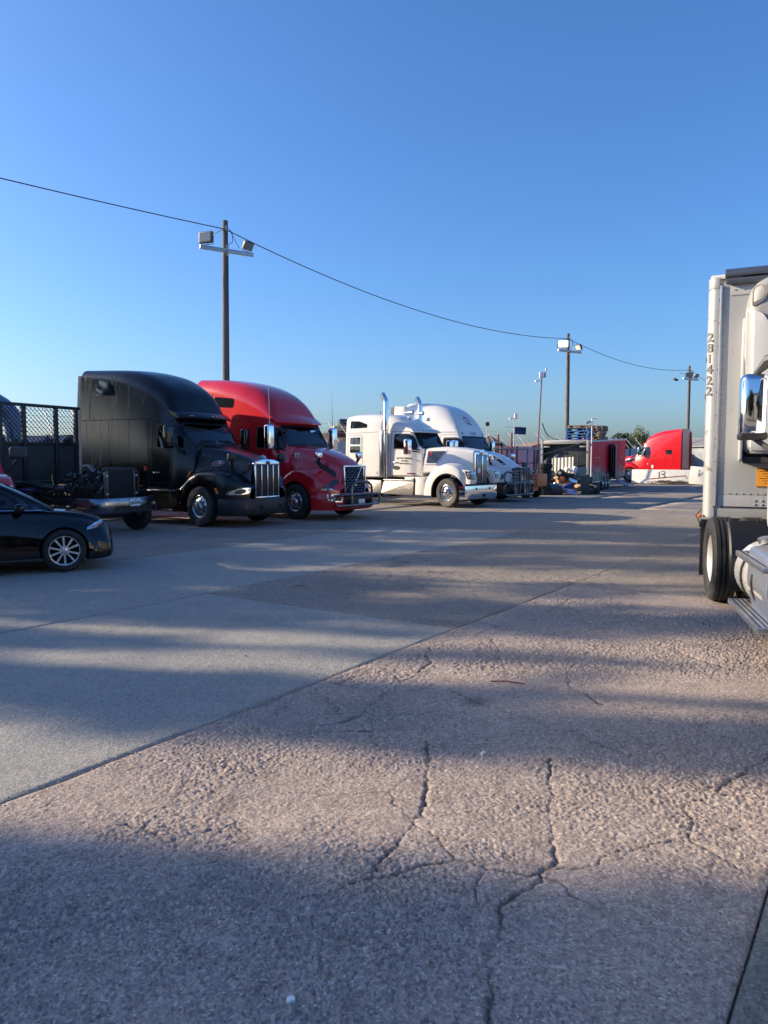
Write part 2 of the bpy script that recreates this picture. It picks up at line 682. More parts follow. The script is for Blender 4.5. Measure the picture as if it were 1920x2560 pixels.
def panel(name, m, parent, bvh, poly, view='R', off=.004, thick=.012, cell=.12):
    """a thin plate laid on a curved body: polygon in the view plane, projected along the view's ray"""
    vw = VIEWS[view] if isinstance(view, str) else view
    D = Vector(vw[3])
    bm = bmesh.new()
    vs = [bm.verts.new((p[0], p[1], 0)) for p in poly]
    bm.faces.new(vs)
    for ax in (0, 1):
        a = min(p[ax] for p in poly)
        b = max(p[ax] for p in poly)
        k = max(1, int((b - a) / cell))
        for i in range(1, k):
            c = [0, 0, 0]
            c[ax] = a + (b - a) * i / k
            nn = [0, 0, 0]
            nn[ax] = 1
            bmesh.ops.bisect_plane(bm, geom=bm.verts[:] + bm.edges[:] + bm.faces[:], plane_co=c, plane_no=nn)
    for v in bm.verts:
        q = hit(bvh, vw, v.co.x, v.co.y)
        v.co = q - D * off
    if thick:
        ext = bmesh.ops.extrude_face_region(bm, geom=bm.faces[:])
        for e in ext['geom']:
            if isinstance(e, bmesh.types.BMVert):
                e.co += D * thick
    bmesh.ops.recalc_face_normals(bm, faces=bm.faces)
    me = bpy.data.meshes.new(name)
    bm.to_mesh(me)
    bm.free()
    me.materials.append(MATS[m])
    me.shade_smooth()
    me.set_sharp_from_angle(angle=R(40))
    return link(name, me, parent)


def band(name, m, parent, bvh, line, view='R', wd=.014, off=.003, closed=True, thick=.01):
    """a narrow strip (seam, seal, trim) following a body"""
    vw = VIEWS[view] if isinstance(view, str) else view
    D = Vector(vw[3])
    pts = []
    N = len(line)
    for i in range(N if closed else N - 1):
        a = Vector(line[i])
        b = Vector(line[(i + 1) % N])
        k = max(1, int((b - a).length / .12))
        for j in range(k):
            pts.append(a.lerp(b, j / k))
    if not closed:
        pts.append(Vector(line[-1]))
    n = len(pts)
    mb = MB()
    vs = []
    for i, p in enumerate(pts):
        a = pts[i - 1] if (closed or i) else p
        b = pts[(i + 1) % n] if (closed or i < n - 1) else p
        d = (b - a)
        if d.length < 1e-6:
            d = Vector((1, 0))
        d.normalize()
        nn = Vector((-d.y, d.x)) * wd / 2
        for q in (p - nn, p + nn):
            h = hit(bvh, vw, q.x, q.y)
            vs.append(h - D * off)
            vs.append(h + D * (thick - off))
    fs = []
    for i in range(n if closed else n - 1):
        j = (i + 1) % n
        A = [4 * i + k for k in range(4)]
        B = [4 * j + k for k in range(4)]
        fs += [(A[0], A[2], B[2], B[0]), (A[2], A[3], B[3], B[2]), (A[1], A[0], B[0], B[1])]
    mb.add(vs, fs)
    return mb.build(name, m, parent, smooth=50)


def pchip(xs, ys, x):
    xs = np.array(xs, float)
    ys = np.array(ys, float)
    h = np.diff(xs)
    d = np.diff(ys) / h
    m = np.zeros(len(xs))
    for i in range(1, len(xs) - 1):
        if d[i - 1] * d[i] > 0:
            w1 = 2 * h[i] + h[i - 1]
            w2 = h[i] + 2 * h[i - 1]
            m[i] = (w1 + w2) / (w1 / d[i - 1] + w2 / d[i])
    m[0] = d[0]
    m[-1] = d[-1]
    x = np.clip(x, xs[0], xs[-1])
    k = np.clip(np.searchsorted(xs, x) - 1, 0, len(xs) - 2)
    t = (x - xs[k]) / h[k]
    return ((2 * t ** 3 - 3 * t ** 2 + 1) * ys[k] + (t ** 3 - 2 * t ** 2 + t) * h[k] * m[k] + (-2 * t ** 3 + 3 * t ** 2) * ys[k + 1] + (t ** 3 - t ** 2) * h[k] * m[k + 1])


def sect(x, zb, zt, wb, wt, r, cr, p=2., shear=0., ns=8, na=6, ntp=5):
    """closed body section at x: flat floor, sides leaning in, rounded shoulder, crowned roof. shear leans it back with width"""
    half = [(0, zb), (wb * .6, zb), (wb - .04, zb), (wb, zb + .04)]
    z0, z1 = zb + .04, zt - r
    for i in range(1, ns + 1):
        t = i / ns
        half.append((wb + (wt - wb) * t ** p, z0 + (z1 - z0) * t))
    for i in range(1, na + 1):
        a = math.pi / 2 * i / na
        half.append((wt - r + r * math.cos(a), zt - r + r * math.sin(a)))
    for i in range(1, ntp + 1):
        half.append(((wt - r) * (1 - i / ntp), zt))
    out = []
    for y, z in half:
        k = (z - zb) / (zt - zb)
        out.append((y, z + (cr * (1 - (y / wt) ** 2) if z > zt - r - 1e-6 else 0)))
    full = [(x - shear * (y / wt) ** 2, y, z) for y, z in out] + [(x - shear * (y / wt) ** 2, -y, z) for y, z in out[-2:0:-1]]
    return full


def body(name, m, parent, st, step=.06, p=2., sharp=38, hard=()):
    """loft a body from stations (x, zb, zt, wb, wt, r, crown)"""
    st = sorted(st)
    A = np.array(st)
    xs = list(np.arange(A[0, 0], A[-1, 0], step)) + [A[-1, 0]]
    xs = sorted(set([round(float(x), 4) for x in xs] + [round(float(a), 4) for a in A[:, 0]]))
    rings = []
    cols = [pchip(A[:, 0], A[:, i], np.array(xs)) for i in range(1, 7)]
    for i, x in enumerate(xs):
        rings.append(sect(x, *[c[i] for c in cols], p=p))
    return MB().loft(rings).build(name, m, parent, smooth=sharp)


def cut(o, cutters, m='interior'):
    """boolean pockets (window openings, wheel wells, doorways) out of a closed body"""
    tmp = []
    for c in cutters:
        me = c.mesh('cutter', m, smooth=0)
        t = link('cutter', me)
        t.parent = o.parent
        tmp.append(t)
        md = o.modifiers.new('cut', 'BOOLEAN')
        md.operation = 'DIFFERENCE'
        md.solver = 'EXACT'
        md.object = t
        md.material_mode = 'TRANSFER'
    bpy.context.view_layer.update()
    dg = bpy.context.evaluated_depsgraph_get()
    me = bpy.data.meshes.new_from_object(o.evaluated_get(dg))
    o.modifiers.clear()
    o.data = me
    me.shade_smooth()
    me.set_sharp_from_angle(angle=R(38))
    for t in tmp:
        bpy.data.objects.remove(t)
    return o


def text(s, size, m, parent, loc, U, V, name='lettering', depth=.002, bold=0., align='CENTER', sx=1.):
    cu = bpy.data.curves.new('t', 'FONT')
    cu.body = s
    cu.size = size
    cu.extrude = depth
    cu.offset = bold
    cu.align_x = align
    cu.align_y = 'CENTER'
    cu.resolution_u = 2
    t = bpy.data.objects.new('t', cu)
    COL.objects.link(t)
    bpy.context.view_layer.update()
    me = bpy.data.meshes.new_from_object(t.evaluated_get(bpy.context.evaluated_depsgraph_get()))
    bpy.data.objects.remove(t)
    bpy.data.curves.remove(cu)
    U = Vector(U).normalized()
    V = Vector(V).normalized()
    N = U.cross(V)
    M4 = Matrix((U * sx, V, N)).transposed().to_4x4()
    M4.translation = Vector(loc)
    me.transform(M4)
    me.materials.clear()
    me.materials.append(MATS[m])
    return link(name, me, parent)


def wrap(name, m, parent, plan, prof, bevel=0., closed_prof=True, smooth=40):
    """sweep a profile (out, z) along a symmetric plan curve [(x,y>=0)...] from centre to side"""
    pl = [Vector((x, y)) for x, y in plan]
    full = [Vector((q.x, -q.y)) for q in pl[:0:-1]] + pl
    rings = []
    for i, q in enumerate(full):
        d = (full[min(i + 1, len(full) - 1)] - full[max(i - 1, 0)]).normalized()
        nn = Vector((d.y, -d.x))
        if nn.x < 0 and abs(nn.x) > .3:
            nn = -nn
        rings.append([(q.x + nn.x * o_, q.y + nn.y * o_, z) for o_, z in prof])
    return MB().loft(rings, closed=closed_prof, caps=True).build(name, m, parent, smooth=smooth, bevel=bevel)


# ------------------------------------------------------------ wheels
WC = {}


def wheel_meshes(key, r, wd, rim, kind):
    if key in WC:
        return WC[key]
    rr = r * (.565 if kind != 'sedan' else .70)
    h = wd / 2
    prof = [(rr, -h * .72), (rr + .03, -h * .9), (r * .80, -h), (r * .93, -h * .92), (r * .985, -h * .72)]
    g = []
    for c in (-.42, -.14, .14, .42):
        g += [(r, h * (c - .1) * 1.3), (r, h * (c + .06) * 1.3), (r - .012, h * (c + .07) * 1.3), (r - .012, h * (c + .11) * 1.3)]
    prof += g
    prof += [(r * .985, h * .72), (r * .93, h * .92), (r * .80, h), (rr + .03, h * .9), (rr, h * .72)]
    ty = MB().lathe(prof, n=40, closed=True).mesh('tyre', 'tyre_worn' if kind == 'worn' else 'tyre', 30)
    mb = MB()
    holes = MB()
    if kind == 'sedan':
        mb.lathe([(rr, -h * .6), (rr, h * .66), (rr * 1.02, h * .70), (rr * .99, h * .74), (rr * .95, h * .72), (rr * .93, h * .6), (rr * .93, -h * .5)], n=40)
        for k in range(5):
            for dk in (-.27, .27):
                a = 2 * math.pi * k / 5 + .3 + dk
                a1 = a + dk * .1
                c = Vector((math.cos(a) * .05, h * .62, math.sin(a) * .05))
                e = Vector((math.cos(a1) * rr * .95, h * .60, math.sin(a1) * rr * .95))
                sd = Vector((-math.sin(a), 0, math.cos(a)))
                q = [c - sd * .011, c + sd * .011, e + sd * .017, e - sd * .017]
                dn = Vector((0, -.03, 0))
                mb.add([p for p in q] + [p + dn for p in q], [(0, 1, 2, 3), (7, 6, 5, 4), (0, 4, 5, 1), (1, 5, 6, 2), (2, 6, 7, 3), (3, 7, 4, 0)])
        mb.lathe([(.0, h * .68), (.03, h * .68), (.05, h * .62), (.07, h * .62), (.075, h * .5)], n=20)
        for k in range(5):
            a = 2 * math.pi * k / 5 + .3 + math.pi / 5
            holes.cyl((.052 * math.cos(a), h * .6, .052 * math.sin(a)), (.052 * math.cos(a), h * .645, .052 * math.sin(a)), .009, n=8)
        holes.lathe([(.001, -h * .1), (rr * .9, -h * .1)], n=24)
    else:
        if kind == 'dual':
            mb.lathe([(rr + .012, h * .70), (rr - .01, h * .74), (rr - .025, h * .6), (rr - .05, -h * .2), (rr * .82, -h * .55), (rr * .6, -h * .5), (.12, -h * .4), (.12, h * .3), (.1, h * .42), (.0, h * .42)], n=32)
            fy = -h * .48
            hub = .0
        else:
            mb.lathe([(rr + .012, h * .70), (rr - .01, h * .74), (rr - .03, h * .62), (rr * .90, h * .35), (rr * .82, h * .55), (rr * .55, h * .82), (.13, h * .80), (.12, h * 1.05), (.095, h * 1.25), (.05, h * 1.32), (.0, h * 1.32)], n=32)
            fy = h * .70
        for k in range(10):
            a = 2 * math.pi * k / 10
            ca, sa = math.cos(a), math.sin(a)
            rad = rr * .70
            if kind == 'dual':
                p0, p1 = Vector((rad * ca, fy - .02, rad * sa)), Vector((rad * ca, fy + .006, rad * sa))
            else:
                nn = Vector((ca * .55, .83, sa * .55))
                cc = Vector((rad * ca, h * .685, rad * sa))
                p0, p1 = cc - nn * .02, cc + nn * .006
            holes.cyl(p0, p1, rr * .085, n=10)
            a += math.pi / 10
            q = Vector((.155 * math.cos(a), 0, .155 * math.sin(a)))
            y0 = fy if kind == 'dual' else h * .80
            mb.cyl(q + Vector((0, y0, 0)), q + Vector((0, y0 + .035, 0)), .016, n=6)
    rm = mb.mesh('rim', rim, 35)
    hm = holes.mesh('hand_holes', 'gap', 30)
    WC[key] = (ty, rm, hm)
    return WC[key]


def wheel(parent, x, y, side, r=.515, wd=.28, rim='steel_rim', kind='steer', z=None, steer=0., spin=0.):
    """side +1: outer face towards +y"""
    ty, rm, hm = wheel_meshes((r, wd, rim, kind), r, wd, rim, kind)
    t = link('tyre', ty, parent, (x, y, r if z is None else z), (0, spin, (0 if side > 0 else math.pi) + steer))
    a = link('rim', rm, t)
    link('hand_holes', hm, t)['kind'] = 'stuff'
    return t


def arch_fender(name, m, parent, side, xs, zs, yo, yi, zi, lip, sharp=35):
    """front wing: surface from the bonnet side (yi,zi) over the shoulder (yo,zs) down to the lip"""
    rings = []
    for x in xs:
        a, b, c, d, e = zs(x), yo(x), yi(x), zi(x), lip(x)
        e = min(e, a - .03)
        q = [(c, d), (c + (b - c) * .35, a + (d - a) * .45), (b - .16, a + (d - a) * .06), (b - .07, a - .012), (b - .025, a - .05), (b, a - .12 if a - .12 > e else (a + e) / 2)]
        q += [(b + .005, e + (q[-1][1] - e) * .5), (b + .004, e), (b - .03, e - .003), (b - .05, e + .03)]
        rings.append([(x, side * yy, zz) for yy, zz in q])
    mb = MB().loft(rings, closed=False, caps=False)
    return mb.build(name, m, parent, smooth=sharp)

# ------------------------------------------------------------ ground: lot, slabs and strips of paving


def hsh(i, j, s):
    n = (i.astype(np.int64) * 374761393 + j.astype(np.int64) * 668265263 + s * 362437) & 0xffffffff
    n = ((n ^ (n >> 13)) * 1274126177) & 0xffffffff
    return ((n ^ (n >> 16)) & 0xffff) / 65535.


def vn(x, y, f, s):
    x = x * f
    y = y * f
    i = np.floor(x)
    j = np.floor(y)
    a = x - i
    b = y - j
    a = a * a * (3 - 2 * a)
    b = b * b * (3 - 2 * b)
    i = i.astype(np.int64)
    j = j.astype(np.int64)
    return (hsh(i, j, s) * (1 - a) + hsh(i + 1, j, s) * a) * (1 - b) + (hsh(i, j + 1, s) * (1 - a) + hsh(i + 1, j + 1, s) * a) * b - .5


GU = np.array((.560, .8285))        # along the paving strips
GV = np.array((.8285, -.560))       # across them
GA = np.array((-2.3, 9.8))
CRACKS = [[(.25, 4.6), (.25, 4.16), (.22, 3.75), (.16, 3.5), (.02, 3.25), (-.05, 3.1)], [(.95, 4.3), (.85, 3.8), (.81, 3.51), (.74, 3.18), (.58, 3.0), (.47, 2.85), (.36, 2.5), (.30, 2.1)],
          [(-1.25, 3.55), (-1.0, 3.38), (-.69, 3.51), (-.55, 3.3), (-.38, 3.12), (-.1, 2.95)], [(.42, 6.9), (.38, 6.4), (.3, 6.1)], [(.5, 5.6), (.8, 5.2), (1.1, 4.85), (1.3, 4.7)],
          [(1.3, 4.6), (1.6, 4.2), (1.9, 3.9)], [(2.6, 7.0), (2.75, 6.5), (2.9, 6.2)], [(-1.9, 5.9), (-1.0, 5.55), (-.6, 5.3)], [(-2.9, 6.6), (-1.7, 5.8)], [(1.5, 6.2), (1.45, 5.7), (1.55, 5.3)]]


def cell_edge(x, y, f, s):
    x = x * f
    y = y * f
    i = np.floor(x).astype(np.int64)
    j = np.floor(y).astype(np.int64)
    d1 = np.full(x.shape, 9.)
    d2 = np.full(x.shape, 9.)
    for a in (-1, 0, 1):
        for b in (-1, 0, 1):
            px = i + a + hsh(i + a, j + b, s)
            py = j + b + hsh(i + a, j + b, s + 7)
            d = np.hypot(px - x, py - y)
            d2 = np.minimum(d2, np.maximum(d, d1))
            d1 = np.minimum(d1, d)
    return (d2 - d1) / f


CRK = [None]


def height(x, y, kind):
    crk = np.zeros(x.shape)
    wx = x + .06 * vn(x, y, 7, 91) + .03 * vn(x, y, 25, 92) + .012 * vn(x, y, 60, 95)
    wy = y + .06 * vn(x, y, 7, 93) + .03 * vn(x, y, 25, 94) + .012 * vn(x, y, 60, 96)
    lo = .012 * vn(x, y, .7, 1) + .008 * vn(x, y, 2.6, 2) + .003 * vn(x, y, 7, 3)
    g = .003 * vn(x, y, 15, 4) + .002 * np.clip(vn(x, y, 44, 5), -.15, .4) + .006 * np.clip(vn(x, y, 84, 8), -.2, .4) + .0085 * vn(x, y, 132, 6)
    am = np.clip(.75 + 1.6 * vn(x, y, 1.1, 7) + .7 * vn(x, y, 4, 9), .18, 1.4)
    k = {'red': 1.3, 'grey': .45, 'dark': .8, 'lot': .55, 'green': .9}[kind]
    mid = (.007 * vn(x, y, 9, 71) + .005 * vn(x, y, 19, 72)) * {'red': .35, 'grey': .35, 'dark': 1.2, 'lot': .9, 'green': .8}[kind]
    h = lo * (1. if kind != 'grey' else .6) + g * am * k + mid * np.clip(am, .4, 1.3)
    if kind == 'red':
        for c in CRACKS:
            d = np.full(x.shape, 9.)
            for (ax, ay), (bx_, by) in zip(c[:-1], c[1:]):
                L2 = (bx_ - ax) ** 2 + (by - ay) ** 2
                t = np.clip(((wx - ax) * (bx_ - ax) + (wy - ay) * (by - ay)) / L2, 0, 1)
                d = np.minimum(d, np.hypot(wx - ax - t * (bx_ - ax), wy - ay - t * (by - ay)))
            br = np.clip(vn(x, y, 3.1, 17) * 1.6 + .6, .2, 1)
            wd = .005 + .007 * br
            crk = np.maximum(crk, br * np.exp(-(d / (wd * .9)) ** 2))
            h = h - .011 * br * np.exp(-(d / wd) ** 2) - .002 * np.exp(-(d / .07) ** 2)
    if kind in ('red', 'dark'):
        e = cell_edge(wx, wy, .95, 51)
        q1 = np.clip(vn(x, y, .9, 53) * 2.4 + .3, 0, 1) * np.exp(-(e / .008) ** 2)
        crk = np.maximum(crk, q1)
        h = h - .008 * q1
        e2 = cell_edge(wx, wy, 2.3, 57)
        q2 = np.clip(vn(x, y, .8, 58) * 3 - .1, 0, 1) * np.exp(-(e2 / .007) ** 2)
        crk = np.maximum(crk, q2 * .8)
        h = h - .005 * q2
        # pitted, ravelled patches
        pit = np.clip(vn(x, y, 1.1, 61) * 3 - .25, 0, 1)
        h = h - .006 * pit * np.clip(vn(x, y, 30, 62) * 2.2, 0, 1)
    CRK[0] = crk
    return np.clip(h - .008, -.04, .006)


def spacing(a, b, res):
    out = [a]
    while out[-1] < b - 1e-6:
        out.append(min(b, out[-1] + res(out[-1])))
    return np.array(out)


def slab(parent, u0, u1, v0, v1, kind, m, gap=.006, faint=False):
    if faint:
        gap = .001
    u0 += gap
    u1 -= gap
    v0 += gap
    v1 -= gap
    vv = np.linspace(v0, v1, 9)

    def res(u):
        c = GA + GU * u + GV * vv[:, None]
        seen = (c[:, 1] > .9) & (np.abs(c[:, 0]) < .56 * c[:, 1] + 1.2)
        if not seen.any():
            return .6
        d = np.hypot(c[seen, 0], c[seen, 1]).min()
        return float(np.clip((d - .3) * .0027, .0075, .5)) if d < 20 else .5
    gu = spacing(u0, u1, res)
    rm = max(min(res(u) for u in gu), .0075)
    gv = np.linspace(v0, v1, max(6, int((v1 - v0) / rm)))
    gu = np.concatenate(([u0], gu, [u1]))
    gv = np.concatenate(([v0], gv, [v1]))
    A, B = np.meshgrid(gu, gv, indexing='ij')
    X = GA[0] + GU[0] * A + GV[0] * B
    Y = GA[1] + GU[1] * A + GV[1] * B
    Z = height(X, Y, kind)
    crk = CRK[0]
    e = np.minimum(np.minimum(A - u0, u1 - A), np.minimum(B - v0, v1 - B))
    Z = Z - (.004 if faint else .010) * np.exp(-(np.maximum(e, 0) / .018) ** 2) * (.3 + 1.3 * np.clip(vn(X, Y, 3, 33) + .5, 0, 1))
    for q in (Z[0, :], Z[-1, :], Z[:, 0], Z[:, -1]):
        q -= .05
    n1, n2 = A.shape
    V = np.stack((X, Y, Z), -1).reshape(-1, 3)
    I = np.arange(n1 * n2).reshape(n1, n2)
    F = np.stack((I[:-1, :-1], I[1:, :-1], I[1:, 1:], I[:-1, 1:]), -1).reshape(-1, 4)[:, ::-1]
    me = bpy.data.meshes.new('paving_slab')
    me.vertices.add(len(V))
    me.vertices.foreach_set('co', V.astype(np.float32).ravel())
    me.loops.add(F.size)
    me.polygons.add(len(F))
    me.polygons.foreach_set('loop_start', np.arange(0, F.size, 4, dtype=np.int32))
    me.polygons.foreach_set('loop_total', np.full(len(F), 4, dtype=np.int32))
    me.loops.foreach_set('vertex_index', F.astype(np.int32).ravel())
    me.update(calc_edges=True)
    at = me.attributes.new('crack', 'FLOAT', 'POINT')
    at.data.foreach_set('value', np.clip(crk, 0, 1).astype(np.float32).ravel())
    me.shade_smooth()
    me.materials.append(MATS[m])
    if me.polygons[len(F) // 2].normal.z < 0:
        me.flip_normals()
    return link('paving_slab', me, parent)


gm = MB()
gm.add([(-900, -600, -.045), (900, -600, -.045), (900, 1800, -.045), (-900, 1800, -.045)], [(0, 1, 2, 3)])
GROUND = gm.build('ground', 'lot_asphalt', smooth=0)
GROUND['kind'] = 'structure'
ub = [-16, -9.2, 0, 9.5, 20, 32, 46]
vb = [-18, -14.6, -11, -7.36, -3.68, 0, 3.68, 7.02, 10.6, 14.2, 18]
for j in range(len(vb) - 1):
    c, d = vb[j], vb[j + 1]
    us_ = [-16, -9.2, 3.2, 12, 20, 32, 46] if c == 3.68 else ub
    for a, b in zip(us_[:-1], us_[1:]):
        kind, m = 'lot', 'lot_asphalt'
        if c == 0 and b <= 0:
            kind, m = 'grey', 'slab_grey'
        elif c == 0:
            kind, m = 'dark', 'asphalt_dark'
        elif c == 3.68:
            kind, m = ('red', 'asphalt_red') if a < 3 else ('dark', 'asphalt_dark')
        elif c >= 7:
            kind, m = ('green', 'asphalt_green') if b <= 0 else ('dark', 'asphalt_dark')
        elif c == -3.68 and b <= 9.5:
            kind, m = 'lot', 'slab_grey'
        slab(GROUND, a, b, c, d, kind, m, faint=a >= 0 and c >= 0)

# litter on the paving
random.seed(5)


def litter(name, label, cat, x, y, m, poly, h, rz, group=None):
    o = MB().prism(poly, 'z', 0, h).build(name, m, smooth=0, bevel=min(.004, h * .4))
    o.location = (x, y, -.006)
    o.rotation_euler = (0, 0, rz)
    tag(o, label, cat, group)


litter('plastic_scrap', 'white plastic scrap lying flat on reddish asphalt', 'litter', -.31, 2.31, 'white_vinyl', rpoly([(0, 0), (.03, .005), (.026, .03), (.004, .026)], .008), .012, .3)
litter('cigarette_butt', 'small white butt beside a crack in the reddish asphalt', 'litter', .58, 4.36, 'white_vinyl', [(0, 0), (.045, 0), (.045, .014), (0, .014)], .014, 1.1)
o = MB().tube([(0, 0, 0), (.12, .02, .002), (.26, -.02, 0)], .006, 7).build('red_rod', 'faded_red')
o.location = (.83, 5.82, .004)
o.rotation_euler = (0, 0, -.15)
tag(o, 'short rusty red rod lying on the asphalt', 'rod')
for k, (x, y) in enumerate([(1.43, 2.6), (2.2, 8.0), (2.3, 7.98), (-1.22, 6.6), (-.52, 8.2), (-1.6, 10.8)]):
    bm = bmesh.new()
    bmesh.ops.create_icosphere(bm, subdivisions=1, radius=.013 if k else .03)
    for v in bm.verts:
        v.co *= random.uniform(.6, 1.2)
        v.co.z *= .6
    me = bpy.data.meshes.new('pebble')
    bm.to_mesh(me)
    bm.free()
    me.materials.append(MATS['dirt' if k in (0, 3) else 'concrete_white'])
    tag(link('pebble', me, None, (x, y, .004)), ['brown pebble in the joint of the dark greenish patch', 'pale pebble of the close pair, on the reddish asphalt', 'pale pebble of the close pair, on the reddish asphalt', 'brown pebble lying alone on the smooth grey slab', 'pale pebble on the smooth grey slab by the cross joint', 'pale pebble on the rough paving past the grey slab'][k], 'pebble', 'loose pebbles on the paving')

# loose grit gathered along the joints and in the worn strip
rng = np.random.default_rng(9)
gv_, gf_ = [], []
OCT = np.array([(1, 0, 0), (0, 1, 0), (-1, 0, 0), (0, -1, 0), (0, 0, .7), (0, 0, -.7)])
OF = [(0, 1, 4), (1, 2, 4), (2, 3, 4), (3, 0, 4), (1, 0, 5), (2, 1, 5), (3, 2, 5), (0, 3, 5)]
NG = 3200
t = rng.random(NG)
u = np.where(t < .7, rng.uniform(-6.5, 4, NG), rng.uniform(-6.2, 2, NG))
v = np.where(t < .45, 3.68 + rng.normal(0, .06, NG), np.where(t < .6, rng.normal(0, .07, NG), np.where(t < .7, 7.02 + rng.normal(0, .07, NG), rng.uniform(3.7, 7, NG))))
PX = GA[0] + GU[0] * u + GV[0] * v
PY = GA[1] + GU[1] * u + GV[1] * v
PZ = np.where((v > 3.68) & (v < 7.02), height(PX, PY, 'red'), height(PX, PY, 'lot'))
RR = .002 + .005 * rng.random(NG) ** 3
for k in range(NG):
    q = OCT * RR[k] * rng.uniform(.6, 1.3, (6, 3))
    gv_.append(q + np.array((PX[k], PY[k], PZ[k] + RR[k] * .2)))
    gf_ += [tuple(i + 6 * k for i in f) for f in OF]
me = bpy.data.meshes.new('grit')
me.from_pydata(np.concatenate(gv_).tolist(), [], gf_)
me.materials.append(MATS['grit'])
GR = tag(link('grit', me), 'fine pale grit gathered along the paving joints', 'grit')
GR['kind'] = 'stuff'

# ------------------------------------------------------------ road tractors


def fn(pts):
    pts = sorted(pts)
    xs = [p[0] for p in pts]
    ys = [p[1] for p in pts]
    return lambda x: float(pchip(xs, ys, np.array([x]))[0])


def chassis(root, xr, tandem=(-5.55, -6.85), front=.95, rims='dark_rim'):
    for s in (-1, 1):
        MB().box(((front + xr) / 2, s * .43, .88), (front - xr, .09, .26)).build('frame_rail', 'frame_black', root, bevel=.008)
        for x in tandem:
            wheel(root, x, s * .925, s, kind='dual', rim=rims)
            wheel(root, x, s * .60, s, kind='dual', rim=rims)
    mb = MB()
    for x in tandem:
        mb.cyl((x, -.8, .515), (x, .8, .515), .075)
        mb.lathe([(.02, -.22), (.16, -.16), (.2, 0), (.16, .16), (.02, .22)], (x, 0, .515), 'x', 14)
    mb.cyl((0, -.9, .47), (0, .9, .47), .06)
    mb.box((-.1, 0, .75), (1.0, .6, .5))
    for x in (-1.5, -2.8, -4.2, xr + .1):
        mb.box((x, 0, .88), (.12, .8, .2))
    mb.build('axles_and_crossmembers', 'frame_black', root)['kind'] = 'stuff'
    mb = MB()
    xc = sum(tandem) / 2
    mb.prism(rpoly([(xc - .5, -.46), (xc + .42, -.46), (xc + .42, .46), (xc - .5, .46), (xc - .45, .1), (xc - .1, .06), (xc - .1, -.06), (xc - .45, -.1)], .05), 'z', 1.08, 1.14)
    mb.build('fifth_wheel', 'frame_black', root)


def glaze(root, bvh, name, poly, view, m='door_glass', wd=.035, seal='black_plastic'):
    g = panel(name, m, root, bvh, poly, view, off=-.012, thick=.006)
    band('seal', seal, g, bvh, poly, view, wd=wd, off=.006, thick=.03)
    return g


def door(root, bvh, line, view='R', handle=None, wd=.014):
    d = band('door_seam', 'gap', root, bvh, line, view, wd=wd, off=.0015, thick=.006)
    if handle:
        s = -1 if view == 'R' else 1
        h = hit(bvh, VIEWS[view], *handle)
        MB().box((h.x, h.y + s * .02, h.z), (.24, .035, .035)).build('door_handle', 'dull_chrome', d, bevel=.012)
    return d


def mirror(root, x, y, z0, z1, m='chrome', dx=.2, dy=.16, arm=None, rot=0.):
    """side mirror: shell facing forward, glass behind, arms to the door pillar"""
    s = 1 if y > 0 else -1
    o = MB().box((0, 0, 0), (dy, dx, z1 - z0)).build('mirror', m, root, bevel=.055, seg=4)
    o.location = (x, y, (z0 + z1) / 2)
    o.rotation_euler = (0, 0, rot)
    MB().box((-dy / 2 - .003, 0, 0), (.012, dx * .84, (z1 - z0) * .88)).build('mirror_glass', 'dark_glass', o, bevel=.004)
    if arm:
        mb = MB()
        for a in arm:
            mb.tube([(x, y - s * dx * .3, a[0]), (x + .02, y - s * dx * .8, a[0]), (a[1], s * a[2], a[3])], .022, 8)
        mb.build('mirror_arm', 'black_plastic', root)
    return o


def hood_mirror(root, x, y, z, m='black_plastic', stem=(0, 0, 0)):
    s = 1 if y > 0 else -1
    o = MB().box((x, y, z), (.13, .24, .2)).build('hood_mirror', m, root, bevel=.05, seg=3)
    mb = MB()
    mb.tube([(x, y, z - .08), (x - .04, y - s * .05, z - .2), (x - .02 + stem[0], y - s * .16, z - .36)], [.05, .04, .055], 8)
    mb.build('mirror_stem', 'black_plastic', root)
    return o


def visor(root, m, x0, x1, z0, z1, hw, lamps=True, lampm='amber', sweep=.22):
    plan = [(x1 - sweep * (t ** 2), hw * t) for t in (0, .25, .5, .75, .92, 1.)]
    rings = []
    for x, y in [(p[0], -p[1]) for p in plan[:0:-1]] + plan:
        t = abs(y) / hw
        rings.append([(x0 - sweep * t * t, y, z1), (x - .10, y, z0 + .13), (x, y, z0 + .035), (x - .01, y, z0), (x - .06, y, z0 + .005), (x0 - sweep * t * t + .02, y, z0 + .1)])
    o = MB().loft(rings).build('sun_visor', m, root, smooth=50)
    return o


def marker_lamps(root, bvh, ys, z, m='amber', sz=(.05, .018), view='F'):
    for y in ys:
        panel('marker_lamp', m, root, bvh, rect(y - sz[0], y + sz[0], z - sz[1], z + sz[1], .01), view, off=.02, thick=.03)


def seat_set(root, x, z=1.25):
    for s in (-1, 1):
        mb = MB()
        mb.box((x, s * .55, z), (.5, .52, .16))
        mb.box((x - .28, s * .55, z + .38), (.14, .5, .72), (0, -.12, 0))
        mb.box((x - .34, s * .55, z + .82), (.1, .28, .2), (0, -.1, 0))
        mb.build('seat', 'interior', root, bevel=.04)
    mb = MB()
    mb.lathe([(.21, -.012), (.225, 0), (.21, .012), (.2, 0)], (0, 0, 0), 'x', 20, True)
    o = mb.build('steering_wheel', 'black_plastic', root)
    o.location = (x + .52, .55, z + .5)
    o.rotation_euler = (0, R(-55) + math.pi / 2, 0)


